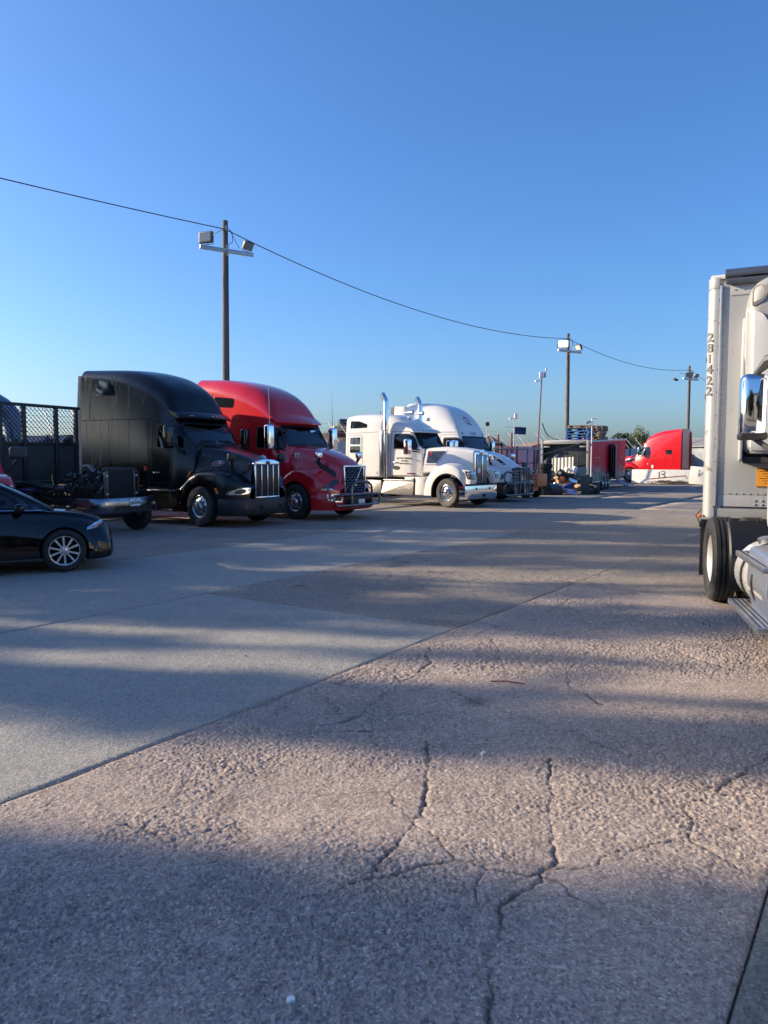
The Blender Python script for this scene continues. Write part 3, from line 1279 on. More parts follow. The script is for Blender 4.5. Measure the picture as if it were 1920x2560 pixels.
def wipers(root, bvh, segs):
    vw = VIEWS['F']
    mb = MB()
    for a, b in segs:
        pts = []
        for k in range(5):
            t = k / 4
            pts.append(hit(bvh, vw, a[0] + (b[0] - a[0]) * t, a[1] + (b[1] - a[1]) * t) + Vector((.025, 0, .012)))
        mb.tube(pts, .011, 6)
    mb.build('wiper', 'black_plastic', root)


def fuel_tank(root, x0, x1, y, z, r, m='aluminium', straps=2):
    mb = MB()
    mb.lathe([(.01, x0), (r * .9, x0), (r, x0 + .03), (r, x1 - .03), (r * .9, x1), (.01, x1)], (0, y, z), 'x', 28)
    o = mb.build('fuel_tank', m, root, smooth=40)
    for k in range(straps):
        x = x0 + (x1 - x0) * (k + .8) / (straps + .6)
        MB().lathe([(r + .004, x - .03), (r + .012, x - .03), (r + .012, x + .03), (r + .004, x + .03)], (0, y, z), 'x', 28, True).build('tank_strap', 'frame_black', o)
    return o


ARCH = .60


def lipf(R_, zc, zf, zr, x0=0.):
    def f(x):
        d = R_ * R_ - (x - x0) ** 2
        if d > 0:
            return zc + math.sqrt(d) if d > 0 else zc
        return zf if x > 0 else zr
    return f


def arch_xs(a, b, R_, step=.05):
    xs = list(np.arange(a, b, step)) + [b]
    xs += [-R_ - .004, -R_ + .004, -R_ + .02, R_ - .02, R_ - .004, R_ + .004]
    return sorted(x for x in set(round(float(q), 4) for q in xs) if a <= x <= b)


def wheel_well(root, R_, x=0.):
    for s in (-1, 1):
        mb = MB()
        pts = [(x + R_ * math.cos(a), .5 + R_ * math.sin(a)) for a in np.linspace(-.25, math.pi + .25, 15)]
        for i in range(14):
            (xa, za), (xb, zb) = pts[i], pts[i + 1]
            mb.add([(xa, s * .42, za), (xb, s * .42, zb), (xb, s * 1.17, zb), (xa, s * 1.17, za)], [(0, 1, 2, 3)])
        mb.build('inner_wheel_arch', 'black_plastic', root)


def pete(name, label, o, rotz, paint, roof, xs, ext, far=False, group=None, dark=True):
    """conventional tractor with a sloped bonnet, oval side badge and an integral high sleeper"""
    root = thing(name, label, 'truck', o, rotz, group)
    chassis(root, xs - 3.0, tandem=(xs - 1.25, xs - 2.55))
    z = roof
    st = [(-.36, 1.02, 2.0, 1.00, .88, .05, .06), (-.60, .98, 2.28, 1.08, .92, .07, .08), (-.90, .95, 2.66, 1.17, .96, .09, .08),
          (-1.02, .94, 2.86, 1.19, .99, .14, .10), (-1.12, .94, 3.08, 1.20, 1.0, .26, .10), (-1.35, .93, 3.08 + (z - 3.08) * .32, 1.21, 1.02, .36, .11),
          (-1.75, .92, 3.08 + (z - 3.08) * .57, 1.22, 1.06, .40, .12), (-2.3, .92, 3.08 + (z - 3.08) * .78, 1.22, 1.10, .38, .12), (-3.0, .92, 3.08 + (z - 3.08) * .91, 1.22, 1.14, .33, .1),
          (xs, .92, z, 1.22, 1.17, .22, .07)]
    b = body('cab_and_sleeper', paint, root, st, p=3.)
    bv = bvh_of(b)
    win = rpoly([(-1.50, 2.02), (-.64, 2.0), (-.62, 2.1), (-.74, 2.52), (-.90, 2.62), (-1.50, 2.62)], .07)
    ws = rpoly([(-.90, 2.10), (.90, 2.10), (.86, 2.68), (-.86, 2.68)], .08)
    cut(b, [MB().prism(win, 'y', -2, 2), MB().prism(ws, 'x', -1.75, 1)])
    for v in 'RL':
        glaze(root, bv, 'door_window', win, v, m='smoked_glass' if dark else 'door_glass')
        door(root, bv, rpoly([(-1.66, 1.1), (-.42, 1.1), (-.30, 1.6), (-.42, 2.05), (-.62, 2.5), (-.86, 2.74), (-1.66, 2.74)], .06), v, handle=(-1.48, 1.37))
        band('sleeper_seam', 'gap', root, bv, [(-1.80, .98), (-1.80, 2.80)], v, wd=.016, closed=False, off=.002, thick=.006)
        band('roof_seam', 'gap', root, bv, [(-1.75, 2.80), (xs + .03, 2.81)], v, wd=.018, closed=False, off=.002, thick=.006)
        panel('marker_lamp', 'amber', root, bv, [(-.56, 1.26), (-.50, 1.26), (-.42, 1.42), (-.48, 1.42)], v, off=.01)
    glaze(root, bv, 'windscreen', ws, 'F', m='windscreen_glass', wd=.05)
    if dark:
        mb = MB()
        n = 40
        for k in range(n):
            y0, y1 = -.95 + 1.9 * k / n, -.95 + 1.9 * (k + 1) / n
            w0, w1 = .02 * math.sin(k * 1.9), .02 * math.sin((k + 1) * 1.9)
            mb.add([(-.56 + w0, y0 * .9, 2.06), (-.56 + w1, y1 * .9, 2.06), (-1.02 + w1, y1 * .9, 2.72), (-1.02 + w0, y0 * .9, 2.72)], [(0, 1, 2, 3)])
        mb.build('cab_curtain', 'curtain', root)
    else:
        seat_set(root, -1.35)
    wipers(root, bv, [((-.75, 2.13), (-.1, 2.16)), ((.1, 2.13), (.75, 2.15))])
    vis = visor(root, paint, -1.0, -.66, 2.80, 3.02, 1.0)
    bvv = bvh_of(vis)
    marker_lamps(root, bvv, (-.62, .08, .27, .46, .86), 2.88, sz=(.06, .016))
    # sleeper windows
    if far:
        hp = rpoly([(xs + .55, 1.2), (xs + 1.12, 1.2), (xs + 1.12, 2.45), (xs + .55, 2.45)], .12)
        for v in 'RL':
            band('hatch_trim', paint, root, bv, hp, v, wd=.05, off=.012)
            g = panel('sleeper_window', 'dark_glass', root, bv, rpoly([(xs + .62, 2.05), (xs + 1.05, 2.05), (xs + 1.05, 2.38), (xs + .62, 2.38)], .08), v, off=.008)
            panel('placard', 'white_vinyl', root, bv, rect(-1.78, -1.64, 1.05, 1.28, 0), v, off=.005, thick=.006)
    else:
        for v in 'RL':
            panel('sleeper_window', 'dark_glass', root, bv, rpoly([(-3.91, 3.50), (-3.10, 3.47), (-3.19, 3.75), (-3.49, 3.90), (-3.83, 3.90)], .06), v, off=.006)
            panel('access_hatch', paint, root, bv, rect(-3.85, -3.3, 1.2, 1.75, .06), v, off=.008)
            band('fairing_seam', 'gap', root, bv, [(-4.16, 2.84), (-4.12, 3.4), (-3.95, 4.05)], v, wd=.022, closed=False, off=.002, thick=.006)
            for sx_ in (-2.55, -3.35):
                band('panel_seam', 'gap', root, bv, [(sx_, 1.0), (sx_, 2.78)], v, wd=.012, closed=False, off=.002, thick=.006)
            for sx_ in (-2.1, -3.0, -3.95):
                panel('marker_lamp', 'amber', root, bv, rect(sx_ - .05, sx_ + .05, 1.0, 1.03, .01), v, off=.01)
            panel('red_placard', 'red_vinyl', root, bv, rect(-1.98, -1.86, 1.42, 1.54, .01), v, off=.006, thick=.006)
    # side extenders and roof closeout behind the sleeper
    for s in (-1, 1):
        mb = MB()
        mb.add([(xs - .01, s * 1.20, .95), (xs - ext, s * 1.14, .95), (xs - ext - .02, s * 1.12, 2.7), (xs - ext * .82, s * 1.08, z - .12), (xs - .01, s * 1.16, z - .14),
                (xs - .01, s * 1.15, .95), (xs - ext, s * 1.09, .95), (xs - ext - .02, s * 1.07, 2.7), (xs - ext * .82, s * 1.03, z - .14), (xs - .01, s * 1.11, z - .16)],
               [(0, 1, 2, 3, 4), (9, 8, 7, 6, 5), (0, 5, 6, 1), (1, 6, 7, 2), (2, 7, 8, 3), (3, 8, 9, 4), (4, 9, 5, 0)])
        mb.build('side_extender', 'tan_rubber' if not far else paint, root, bevel=.01)
    # bonnet
    hst = [(-.44, 1.2, 2.07, 1.02, .80, .26, .05), (0., 1.25, 1.98, .94, .70, .26, .05), (.5, 1.1, 1.86, .82, .58, .24, .05), (.95, .8, 1.73, .66, .50, .18, .04), (1.16, .72, 1.66, .57, .47, .10, .03)]
    h = body('bonnet', paint, root, hst, p=1.6)
    bh = bvh_of(h)
    for v, s in (('R', -1), ('L', 1)):
        vp = rpoly([(-.28, 1.55), (.34, 1.52), (.30, 1.66), (-.40, 1.84)], .06)
        t = panel('vent_trim', 'black_plastic', root, bh, vp, v, off=.004)
        e = panel('badge', 'dull_chrome', root, bh, oval(.22, 1.62, .15, .07), v, off=.014)
        panel('badge_face', 'emblem_red', e, bh, oval(.22, 1.62, .138, .058), v, off=.019, thick=.01)
    bp = hit(bh, VIEWS['R'], .22, 1.62)
    text('Peterbilt', .062, 'galvanised', root, (bp.x, bp.y - .022, 1.62), (.97, -.2 if False else .18, 0), (0, 0, 1), depth=.001)
    # wings
    zs = fn([(-.78, .98), (-.6, 1.10), (-.3, 1.32), (0, 1.42), (.3, 1.44), (.7, 1.38), (1.0, 1.24), (1.2, 1.06), (1.26, .98)])
    yo = fn([(-.78, 1.2), (0, 1.215), (.5, 1.20), (.8, 1.14), (1.05, .98), (1.2, .80), (1.26, .68)])
    yi = fn([(-.78, .95), (0, .86), (.5, .74), (.95, .58), (1.26, .45)])
    zi = fn([(-.78, 1.0), (-.4, 1.36), (0, 1.46), (.5, 1.45), (1.0, 1.28), (1.26, 1.02)])
    lip = lipf(.62, .5, .70, .92)
    for s in (-1, 1):
        f = arch_fender('front_wing', paint, root, s, arch_xs(-.78, 1.26, .62), zs, yo, yi, zi, lip)
        bf = bvh_of(f)
        d = Vector((-.8, -s * .6, 0)).normalized()
        U = Vector((-d.y, d.x, 0)) * (-1)
        vw = (tuple(Vector((1.1, s * .95, 0)) - d * 3), tuple(U), (0, 0, 1), tuple(d))
        k = -s
        hl = rpoly([(k * .30, .87), (k * .35, 1.01), (k * .06, 1.0), (-k * .27, .90), (-k * .30, .83), (k * .1, .83)], .04)
        hp = panel('headlamp', 'lamp_clear', root, bf, hl, vw, off=.012)
        panel('headlamp_core', 'lamp_dark', hp, bf, rpoly([(k * .20, .89), (k * .20, .97), (k * .0, .965), (-k * .12, .86), (k * .06, .85)], .03), vw, off=.016, thick=.01)
        panel('side_marker', 'amber', root, bf, [(.60, .86), (.66, .86), (.60, 1.0), (.53, 1.0)], 'R' if s < 0 else 'L', off=.008)
        # skirt, step and tank fairing below the door
        MB().prism(rpoly([(-.80, .42), (-.70, .95), (-1.9, .95), (xs, .95), (xs, .42)], .04), 'y', s * 1.13, s * 1.19).build('side_fairing', paint, root, bevel=.015)
        MB().box((-1.35, s * 1.205, .90), (1.05, .06, .035)).build('step', 'dull_chrome', root, bevel=.008)
        hood_mirror(root, .92, s * .98, 1.78, stem=(-.05, 0, 0))
        mirror(root, -.78, s * 1.46, 2.0, 2.6, 'dull_chrome' if far else 'black_gloss', dx=.24, arm=[(2.06, -.62, 1.12, 1.86), (2.14, -.62, 1.12, 1.92)])
        wheel(root, 0, s * 1.07, s, steer=R(-6) if not far else 0)
    wheel_well(root, .61)
    # grille
    g = MB().box((1.21, 0, 1.2), (.06, .96, .92)).build('grille_back', 'gap', root, bevel=.02)
    for k in range(4):
        y = -.345 + .23 * k
        MB().box((1.245 - abs(y) * .03, y, 1.175), (.03, .20, .82)).build('grille_panel', 'grille_mesh', root, bevel=.006)
    mb = MB()
    for k in range(5):
        y = -.46 + .23 * k
        mb.box((1.262 - abs(y) * .03, y, 1.18), (.035, .034, .87))
    mb.box((1.25, 0, .745), (.05, .96, .05))
    mb.build('grille_bars', 'chrome', root, bevel=.01)
    MB().prism(rpoly([(-.48, 1.58), (.48, 1.58), (.46, 1.66), (.2, 1.72), (-.2, 1.72), (-.46, 1.66)], .04), 'x', 1.16, 1.28).build('grille_crown', 'chrome', root, bevel=.02)
    e = MB().prism(oval(0, 1.64, .085, .045), 'x', 1.27, 1.292).build('grille_badge', 'emblem_red', root, bevel=.004)
    mb = MB()
    mb.add([(1.25, 0, 1.72), (1.12, .10, 1.80), (1.0, 0, 1.80), (1.12, -.10, 1.80), (1.16, 0, 1.77), (1.1, 0, 1.84)], [(0, 1, 5), (0, 5, 3), (1, 2, 5), (2, 3, 5), (0, 4, 1), (0, 3, 4), (1, 4, 2), (2, 4, 3)])
    mb.build('bonnet_ornament', 'chrome', root, smooth=20)
    # bumper
    plan = [(1.36, 0), (1.34, .35), (1.27, .7), (1.12, .98), (.88, 1.15), (.66, 1.20)]
    bm_ = wrap('bumper', 'black_plastic' if not far else paint, root, plan, [(0, .30), (.03, .36), (.035, .62), (0, .72), (-.06, .72), (-.06, .30)])
    bb = bvh_of(bm_)
    panel('fog_lamp', 'lamp_dark', root, bb, rect(-.86, -.66, .44, .58, .03), 'F', off=.008)
    panel('fog_lamp', 'lamp_dark', root, bb, rect(.66, .86, .44, .58, .03), 'F', off=.008)
    panel('tow_hole', 'gap', root, bb, rect(-.42, -.32, .44, .55, .01), 'F', off=.006)
    panel('tow_hole', 'gap', root, bb, rect(.32, .42, .44, .55, .01), 'F', off=.006)
    return root




def volvo(o, rotz):
    root = thing('semi_truck', 'dark red sleeper tractor numbered 77 with grey tube grille guard', 'truck', o, rotz)
    chassis(root, -7.3)
    st = [(-.40, 1.0, 2.03, 1.02, .92, .05, .06), (-.62, .95, 2.34, 1.10, .96, .07, .08), (-.84, .92, 2.68, 1.17, .99, .10, .09), (-.92, .92, 2.84, 1.19, 1.02, .16, .10),
          (-1.02, .92, 3.05, 1.20, 1.04, .28, .12), (-1.3, .91, 3.42, 1.21, 1.05, .42, .13), (-1.8, .9, 3.74, 1.22, 1.08, .48, .13), (-2.5, .9, 3.98, 1.22, 1.12, .46, .12), (-3.3, .9, 4.13, 1.22, 1.15, .40, .1), (-4.15, .9, 4.20, 1.22, 1.16, .32, .08)]
    b = body('cab_and_sleeper', 'red_paint', root, st, p=3.)
    bv = bvh_of(b)
    win = rpoly([(-1.5, 2.07), (-.56, 2.0), (-.54, 2.1), (-.74, 2.62), (-1.0, 2.68), (-1.5, 2.68)], .08)
    ws = rpoly([(-.93, 2.12), (.93, 2.12), (.89, 2.72), (-.89, 2.72)], .09)
    cut(b, [MB().prism(win, 'y', -2, 2), MB().prism(ws, 'x', -1.75, 1)])
    seat_set(root, -1.3)
    for v in 'RL':
        glaze(root, bv, 'door_window', win, v)
        door(root, bv, rpoly([(-1.64, 1.1), (-.40, 1.1), (-.26, 1.5), (-.26, 2.0), (-.60, 2.6), (-.78, 2.78), (-1.64, 2.78)], .07), v, handle=(-1.45, 1.5))
        panel('quarter_window', 'dark_glass', root, bv, rect(-2.08, -1.80, 2.08, 2.58, .05), v, off=.005)
        panel('sleeper_window', 'dark_glass', root, bv, rpoly([(-3.3, 3.34), (-2.5, 3.28), (-2.47, 3.56), (-3.3, 3.65)], .09), v, off=.006)
        band('roof_seam', 'gap', root, bv, [(-4.1, 2.88), (-1.2, 2.86), (-.95, 2.84)], v, wd=.016, closed=False, off=.002, thick=.006)
        band('fairing_seam', 'gap', root, bv, [(-3.42, 2.9), (-3.46, 3.5), (-3.3, 4.0)], v, wd=.02, closed=False, off=.002, thick=.006)
        band('sleeper_seam', 'gap', root, bv, [(-1.76, .95), (-1.76, 2.86)], v, wd=.012, closed=False, off=.002, thick=.006)
    glaze(root, bv, 'windscreen', ws, 'F', m='windscreen_glass', wd=.05)
    wipers(root, bv, [((-.8, 2.15), (-.1, 2.18)), ((.05, 2.15), (.75, 2.2))])
    visor(root, 'red_paint', -.95, -.62, 2.78, 3.06, 1.04)
    for s in (-1, 1):
        MB().prism(rpoly([(-4.16, .95), (-4.55, .95), (-4.58, 3.2), (-4.48, 4.05), (-4.16, 4.1)], .06), 'y', s * 1.08, s * 1.13).build('side_extender', 'red_paint', root, bevel=.01)
        MB().prism(rpoly([(-4.56, .95), (-4.72, .95), (-4.74, 3.2), (-4.62, 4.02), (-4.50, 4.04), (-4.6, 3.2)], .04), 'y', s * 1.07, s * 1.11).build('rubber_flap', 'tan_rubber', root)
    hst = [(-.48, 1.2, 2.10, 1.04, .84, .26, .05), (0., 1.25, 2.0, .98, .76, .26, .06), (.45, 1.1, 1.87, .88, .66, .24, .07), (.9, .85, 1.68, .72, .55, .2, .07), (1.14, .76, 1.52, .60, .50, .12, .05), (1.2, .76, 1.48, .56, .47, .10, .04)]
    h = body('bonnet', 'red_paint', root, hst, p=1.6)
    bh = bvh_of(h)
    for v, s in (('R', -1), ('L', 1)):
        panel('bonnet_vent', 'black_plastic', root, bh, rpoly([(.30, 1.66), (.42, 1.68), (1.0, 1.36), (1.04, 1.20), (.96, 1.24)], .02), v, off=.006)
        panel('bonnet_vent', 'black_plastic', root, bh, [(.50, s * .50), (.60, s * .58), (.98, s * .50), (.92, s * .40)], 'T', off=.006)
    q = hit(bh, VIEWS['R'], -.24, 1.83)
    text('77', .19, 'white_vinyl', root, (q.x, q.y - .014, 1.83), (.985, .12, 0), (0, .15, .98), depth=.001, bold=.006)
    zs = fn([(-.72, 1.0), (-.55, 1.14), (-.3, 1.34), (0, 1.44), (.25, 1.44), (.6, 1.33), (.95, 1.12), (1.16, .96), (1.26, .88)])
    yo = fn([(-.72, 1.2), (0, 1.215), (.5, 1.20), (.8, 1.13), (1.05, .98), (1.18, .84), (1.26, .70)])
    yi = fn([(-.72, .95), (0, .90), (.5, .80), (.95, .64), (1.26, .48)])
    zi = fn([(-.72, 1.02), (-.4, 1.38), (0, 1.50), (.5, 1.46), (1.0, 1.22), (1.26, .95)])
    for s in (-1, 1):
        f = arch_fender('front_wing', 'red_paint', root, s, arch_xs(-.72, 1.26, .60), zs, yo, yi, zi, lipf(.60, .5, .28, .9))
        bf = bvh_of(f)
        d = Vector((-.75, -s * .66, 0)).normalized()
        U = Vector((d.y, -d.x, 0))
        vw = (tuple(Vector((1.05, s * .98, 0)) - d * 3), tuple(U), (0, 0, 1), tuple(d))
        k = -s
        hp = panel('headlamp', 'lamp_dark', root, bf, rpoly([(k * .44, 1.20), (k * .34, 1.14), (k * .12, .84), (-k * .22, .84), (-k * .16, .93), (k * .16, 1.12)], .02), vw, off=.012)
        panel('running_light', 'lamp_clear', hp, bf, rpoly([(k * .12, .85), (-k * .2, .85), (-k * .17, .90), (k * .14, .90)], .01), vw, off=.017, thick=.01)
        band('wing_seam', 'gap', root, bf, [(.62, .78), (1.2, .80)], 'R' if s < 0 else 'L', wd=.016, closed=False, off=.003, thick=.006)
        MB().prism(rpoly([(-.72, .40), (-.64, .92), (-4.1, .92), (-4.1, .40)], .04), 'y', s * 1.13, s * 1.19).build('side_fairing', 'red_paint', root, bevel=.015)
        hood_mirror(root, .70, s * .95, 1.84, 'chrome')
        mirror(root, -.72, s * 1.46, 2.0, 2.72, 'chrome', dx=.26, dy=.2, arm=[(2.1, -.50, 1.1, 2.02), (2.6, -.6, 1.12, 2.62)], rot=0)
        MB().tube([(-.72, s * 1.44, 2.7), (-.73, s * 1.44, 3.3), (-.74, s * 1.45, 3.92)], [.012, .007, .004], 6).build('whip_antenna', 'galvanised', root)
        wheel(root, 0, s * 1.07, s, steer=R(-4))
    wheel_well(root, .595)
    # grille: bright frame, wavy bars, diagonal bar and ring
    MB().box((1.22, 0, 1.12), (.06, .92, .74)).build('grille_back', 'gap', root, bevel=.02)
    mb = MB()
    fr = [(-.47, .76), (-.51, 1.52), (.51, 1.52), (.47, .76)]
    for i in range(3):
        a, c = fr[i], fr[i + 1]
        mb.bar((1.262, a[0], a[1]), (1.262, c[0], c[1]), .05, .045, up=(1, 0, 0))
    mb.build('grille_frame', 'chrome', root, bevel=.012)
    for r_ in range(9):
        zc = .82 + .077 * r_
        pts = []
        for k in range(29):
            y = -.43 + .86 * k / 28
            ph = ((k + (3 if r_ % 2 else 0)) % 6)
            pts.append((1.258, y, zc + (.014 if ph in (0, 1, 2) else -.014)))
        MB().tube(pts, .0085, 5).build('grille_bar', 'dull_chrome', root)
    MB().bar((1.285, .02, 1.10), (1.285, .27, 1.49), .018, .04, up=(1, 0, 0)).build('badge_bar', 'chrome', root, bevel=.005)
    mb = MB()
    mb.lathe([(.065, 0), (.088, 0), (.088, .02), (.065, .02)], (1.28, 0, 1.05), 'x', 24, True)
    mb.box((1.29, 0, 1.05), (.012, .12, .02))
    mb.build('badge_ring', 'chrome', root)
    plan = [(1.38, 0), (1.36, .4), (1.28, .75), (1.12, 1.0), (.85, 1.16), (.64, 1.2)]
    bm_ = wrap('bumper', 'red_paint', root, plan, [(0, .28), (.03, .34), (.035, .62), (0, .76), (-.06, .76), (-.06, .28)])
    bb = bvh_of(bm_)
    panel('bumper_centre', 'black_plastic', root, bb, rect(-.62, .62, .30, .74, .05), 'F', off=.01)
    for s in (-1, 1):
        panel('fog_lamp_bezel', 'dull_chrome', root, bb, rpoly([(s * .64, .74), (s * 1.05, .74), (s * 1.05, .56), (s * .7, .50)], .03), 'F', off=.012)
        panel('fog_lamp', 'lamp_dark', root, bb, rect(*sorted((s * .72, s * .92)), .55, .64, .02), 'F', off=.02)
    bx('licence_plate', 'white_vinyl', root, (1.435, .1, .50), (.01, .3, .15), bevel=.004)
    guard(root, 1.52, low=.40, mid=.72, top=1.08, hw=1.08, posts=(-.42, .42), style='hoop')
    return root


def guard(root, x, low, mid, top, hw, posts, style, m='guard_steel'):
    """tube grille guard: hoop in the middle, wings to the sides, brackets back to the frame"""
    mb = MB()
    r = .038
    if style == 'hoop':
        mb.tube([(x, -.48, low), (x, -.48, top - .22), (x, -.44, top - .1), (x, -.28, top), (x, .28, top), (x, .44, top - .1), (x, .48, top - .22), (x, .48, low)], r, 10)
        mb.tube([(x - .16, -hw, mid - .02), (x - .03, -hw + .2, mid), (x, -.45, mid), (x, .45, mid), (x - .03, hw - .2, mid), (x - .16, hw, mid - .02)], r, 10)
        mb.tube([(x - .16, -hw, mid - .05), (x - .15, -hw - .03, (low + mid) / 2), (x - .12, -hw + .08, low + .02), (x, -.45, low + .02), (x, .45, low + .02), (x - .12, hw - .08, low + .02), (x - .15, hw + .03, (low + mid) / 2), (x - .16, hw, mid - .05)], r, 10)
    else:
        for s in (-1, 1):
            mb.tube([(x, s * .18, low), (x, s * .18, top - .08), (x, s * .22, top - .02), (x, s * .32, top), (x, s * .52, top), (x, s * .60, top - .06), (x, s * .60, low)], r, 10)
            mb.tube([(x, s * .58, mid + .30), (x - .02, s * .72, mid + .38), (x - .06, s * (hw - .1), mid + .42), (x - .12, s * hw, mid + .36), (x - .13, s * (hw + .01), mid + .1), (x - .1, s * (hw - .08), mid), (x, s * .58, mid)], r, 10)
            mb.tube([(x, s * .58, mid - .16), (x - .02, s * .74, mid - .08), (x - .06, s * (hw - .1), mid - .06), (x - .12, s * hw, mid - .12), (x - .13, s * (hw + .01), low + .12), (x - .1, s * (hw - .08), low + .02), (x, s * .58, low + .02)], r, 10)
            mb.tube([(x, s * .40, low + .02), (x, s * .40, mid + .5)], r * .7, 8)
        for zz in (top - .02, mid, mid - .05, low + .02):
            mb.tube([(x, -.6, zz), (x, .6, zz)], r * .85, 8)
    for s in (-1, 1):
        mb.bar((x, s * .48, low + .1), (x - .45, s * .44, low + .15), .03, .14)
        mb.bar((x, s * .48, low - .06), (x, s * .48, low + .3), .06, .02)
    mb.build('grille_guard', m, root)


def kenworth(o, rotz):
    root = thing('semi_truck', 'white long-nose sleeper tractor with twin chrome exhaust stacks', 'truck', o, rotz)
    chassis(root, -7.6, tandem=(-5.7, -7.0), front=.6, rims='steel_rim')
    st = [(-1.22, 1.07, 2.08, .96, .82, .04, .06), (-1.42, 1.07, 2.26, 1.0, .86, .06, .07), (-1.68, 1.07, 2.68, 1.08, .90, .08, .08), (-1.78, 1.07, 2.82, 1.09, .92, .12, .08),
          (-1.95, 1.07, 2.95, 1.10, .93, .2, .1), (-2.2, 1.07, 3.10, 1.10, .95, .28, .1), (-2.5, 1.07, 3.26, 1.10, .97, .32, .09), (-2.83, 1.07, 3.36, 1.10, .98, .32, .08)]
    b = body('cab', 'white_paint', root, st, p=3.)
    bv = bvh_of(b)
    win = rpoly([(-2.42, 2.12), (-1.50, 2.08), (-1.46, 2.2), (-1.62, 2.54), (-1.82, 2.66), (-2.42, 2.66)], .08)
    ws = rpoly([(-.84, 2.14), (.84, 2.14), (.80, 2.70), (-.80, 2.70)], .07)
    cut(b, [MB().prism(win, 'y', -2, 2), MB().prism(ws, 'x', -2.6, 0)])
    seat_set(root, -2.1)
    sl = [(-4.66, 1.04, 3.36, 1.20, 1.13, .22, .06), (-4.2, 1.04, 3.42, 1.22, 1.14, .26, .07), (-3.4, 1.04, 3.40, 1.22, 1.12, .32, .08), (-3.02, 1.04, 3.36, 1.21, 1.08, .34, .08), (-2.90, 1.04, 3.34, 1.12, 1.0, .34, .08)]
    sb = body('sleeper', 'white_paint', root, sl, p=4.)
    bs = bvh_of(sb)
    for v in 'RL':
        s = -1 if v == 'R' else 1
        glaze(root, bv, 'door_window', win, v)
        door(root, bv, rpoly([(-2.56, 1.12), (-1.30, 1.12), (-1.22, 1.6), (-1.30, 2.1), (-1.62, 2.6), (-1.80, 2.76), (-2.56, 2.76)], .07), v, handle=(-2.3, 1.6))
        panel('sleeper_window', 'dark_glass', root, bs, rpoly([(-4.45, 2.91), (-3.64, 2.93), (-3.64, 3.06), (-4.0, 3.18), (-4.45, 3.21)], .04), v, off=.006)
        d = band('sleeper_door_seam', 'gap', root, bs, rpoly([(-4.54, 1.5), (-3.82, 1.5), (-3.82, 2.65), (-4.54, 2.65)], .1), v, wd=.014, off=.002, thick=.006)
        panel('door_frame', 'aluminium', d, bs, rpoly([(-4.48, 1.93), (-3.89, 1.93), (-3.89, 2.61), (-4.48, 2.61)], .07), v, off=.010)
        panel('sleeper_window', 'dark_glass', d, bs, rect(-4.44, -3.93, 2.29, 2.57, .04), v, off=.014)
        panel('sleeper_window', 'dark_glass', d, bs, rect(-4.44, -3.93, 1.97, 2.23, .04), v, off=.014)
        band('roof_seam', 'gap', root, bs, [(-4.62, 2.72), (-3.0, 2.76)], v, wd=.012, closed=False, off=.002, thick=.006)
        MB().box((-2.93, s * 1.165, 1.94), (.12, .05, 1.72)).build('stack_heat_plate', 'dull_chrome', root, bevel=.01)
        # stack: lower pipe, perforated guard, tall pipe, turned-out tip
        x, y = -2.73, s * 1.16
        st_ = MB().cyl((x, y, 1.0), (x, y, 2.8), .075, n=18).build('exhaust_stack', 'dull_chrome', root)
        MB().tube([(x, y, 2.8), (x, y, 2.83), (x, y, 3.85), (x - .02, y, 3.93), (x - .07, y, 4.03), (x - .17, y, 4.18)], [.075, .098, .098, .098, .098, .098], 18).build('stack_pipe', 'chrome', st_)
        mb = MB()
        mb.tube([(x - .17, y, 4.18), (x - .174, y, 4.186)], .088, 14)
        mb.build('pipe_mouth', 'gap', st_)
        mb = MB()
        for k in range(13):
            z = 1.52 + k * .083
            for a in (-.9, -.45, 0, .45, .9):
                mb.box((x + .095 * math.sin(a), y + s * .095 * math.cos(a), z), (.03, .012, .05), (0, 0, -s * a))
        mb.build('heat_shield', 'chrome', st_)
        q = hit(bv, VIEWS[v], -2.28, 1.39)
        e = panel('badge', 'chrome', root, bv, oval(-2.28, 1.40, .16, .075), v, off=.008)
        panel('badge_face', 'dark_vinyl', e, bv, oval(-2.28, 1.40, .145, .060), v, off=.012, thick=.006)
        panel('nameplate', 'maroon_lens', root, bv, rect(-1.80, -1.48, 1.17, 1.21, 0), v, off=.008)
        panel('vent_plate', 'galvanised', root, bs, rect(-3.16, -3.07, 1.15, 1.25, 0), v, off=.006)
    for k, (t, sz) in enumerate((('NBC TOLU EXPRESS INC', .075), ('MC 744877', .07), ('USDOT 2546779', .07))):
        z = 1.76 - .1 * k
        q = hit(bv, VIEWS['R'], -1.92, z)
        text(t, sz, 'dark_vinyl', root, (-1.92, q.y - .012, z), (1, 0, 0), (0, .0, 1), depth=.001, bold=.003, sx=.86)
    glaze(root, bv, 'windscreen', ws, 'F', m='windscreen_glass', wd=.05)
    wipers(root, bv, [((-.7, 2.17), (-.05, 2.2)), ((.05, 2.17), (.7, 2.2))])
    vis = visor(root, 'white_paint', -1.76, -1.40, 2.72, 2.92, .96)
    bvv = bvh_of(vis)
    marker_lamps(root, bvv, (-.5, .02, .2, .38, .8), 2.80, m='lamp_clear', sz=(.045, .014))
    for y in (-.35, .35):
        mb = MB()
        mb.lathe([(.03, 0), (.045, .1), (.075, .38), (.08, .4)], (0, 0, 0), 'x', 16)
        h = mb.build('air_horn', 'chrome', root)
        h.location = (-2.45, y, 3.5)
        bx('roof_lamp', 'lamp_clear', root, (-2.0, y * 1.8, 3.27), (.1, .14, .14), bevel=.02)
    MB().tube([(-3.6, -.3, 3.44), (-3.66, -.3, 3.6)], .012, 6).build('stub_antenna', 'black_plastic', root)
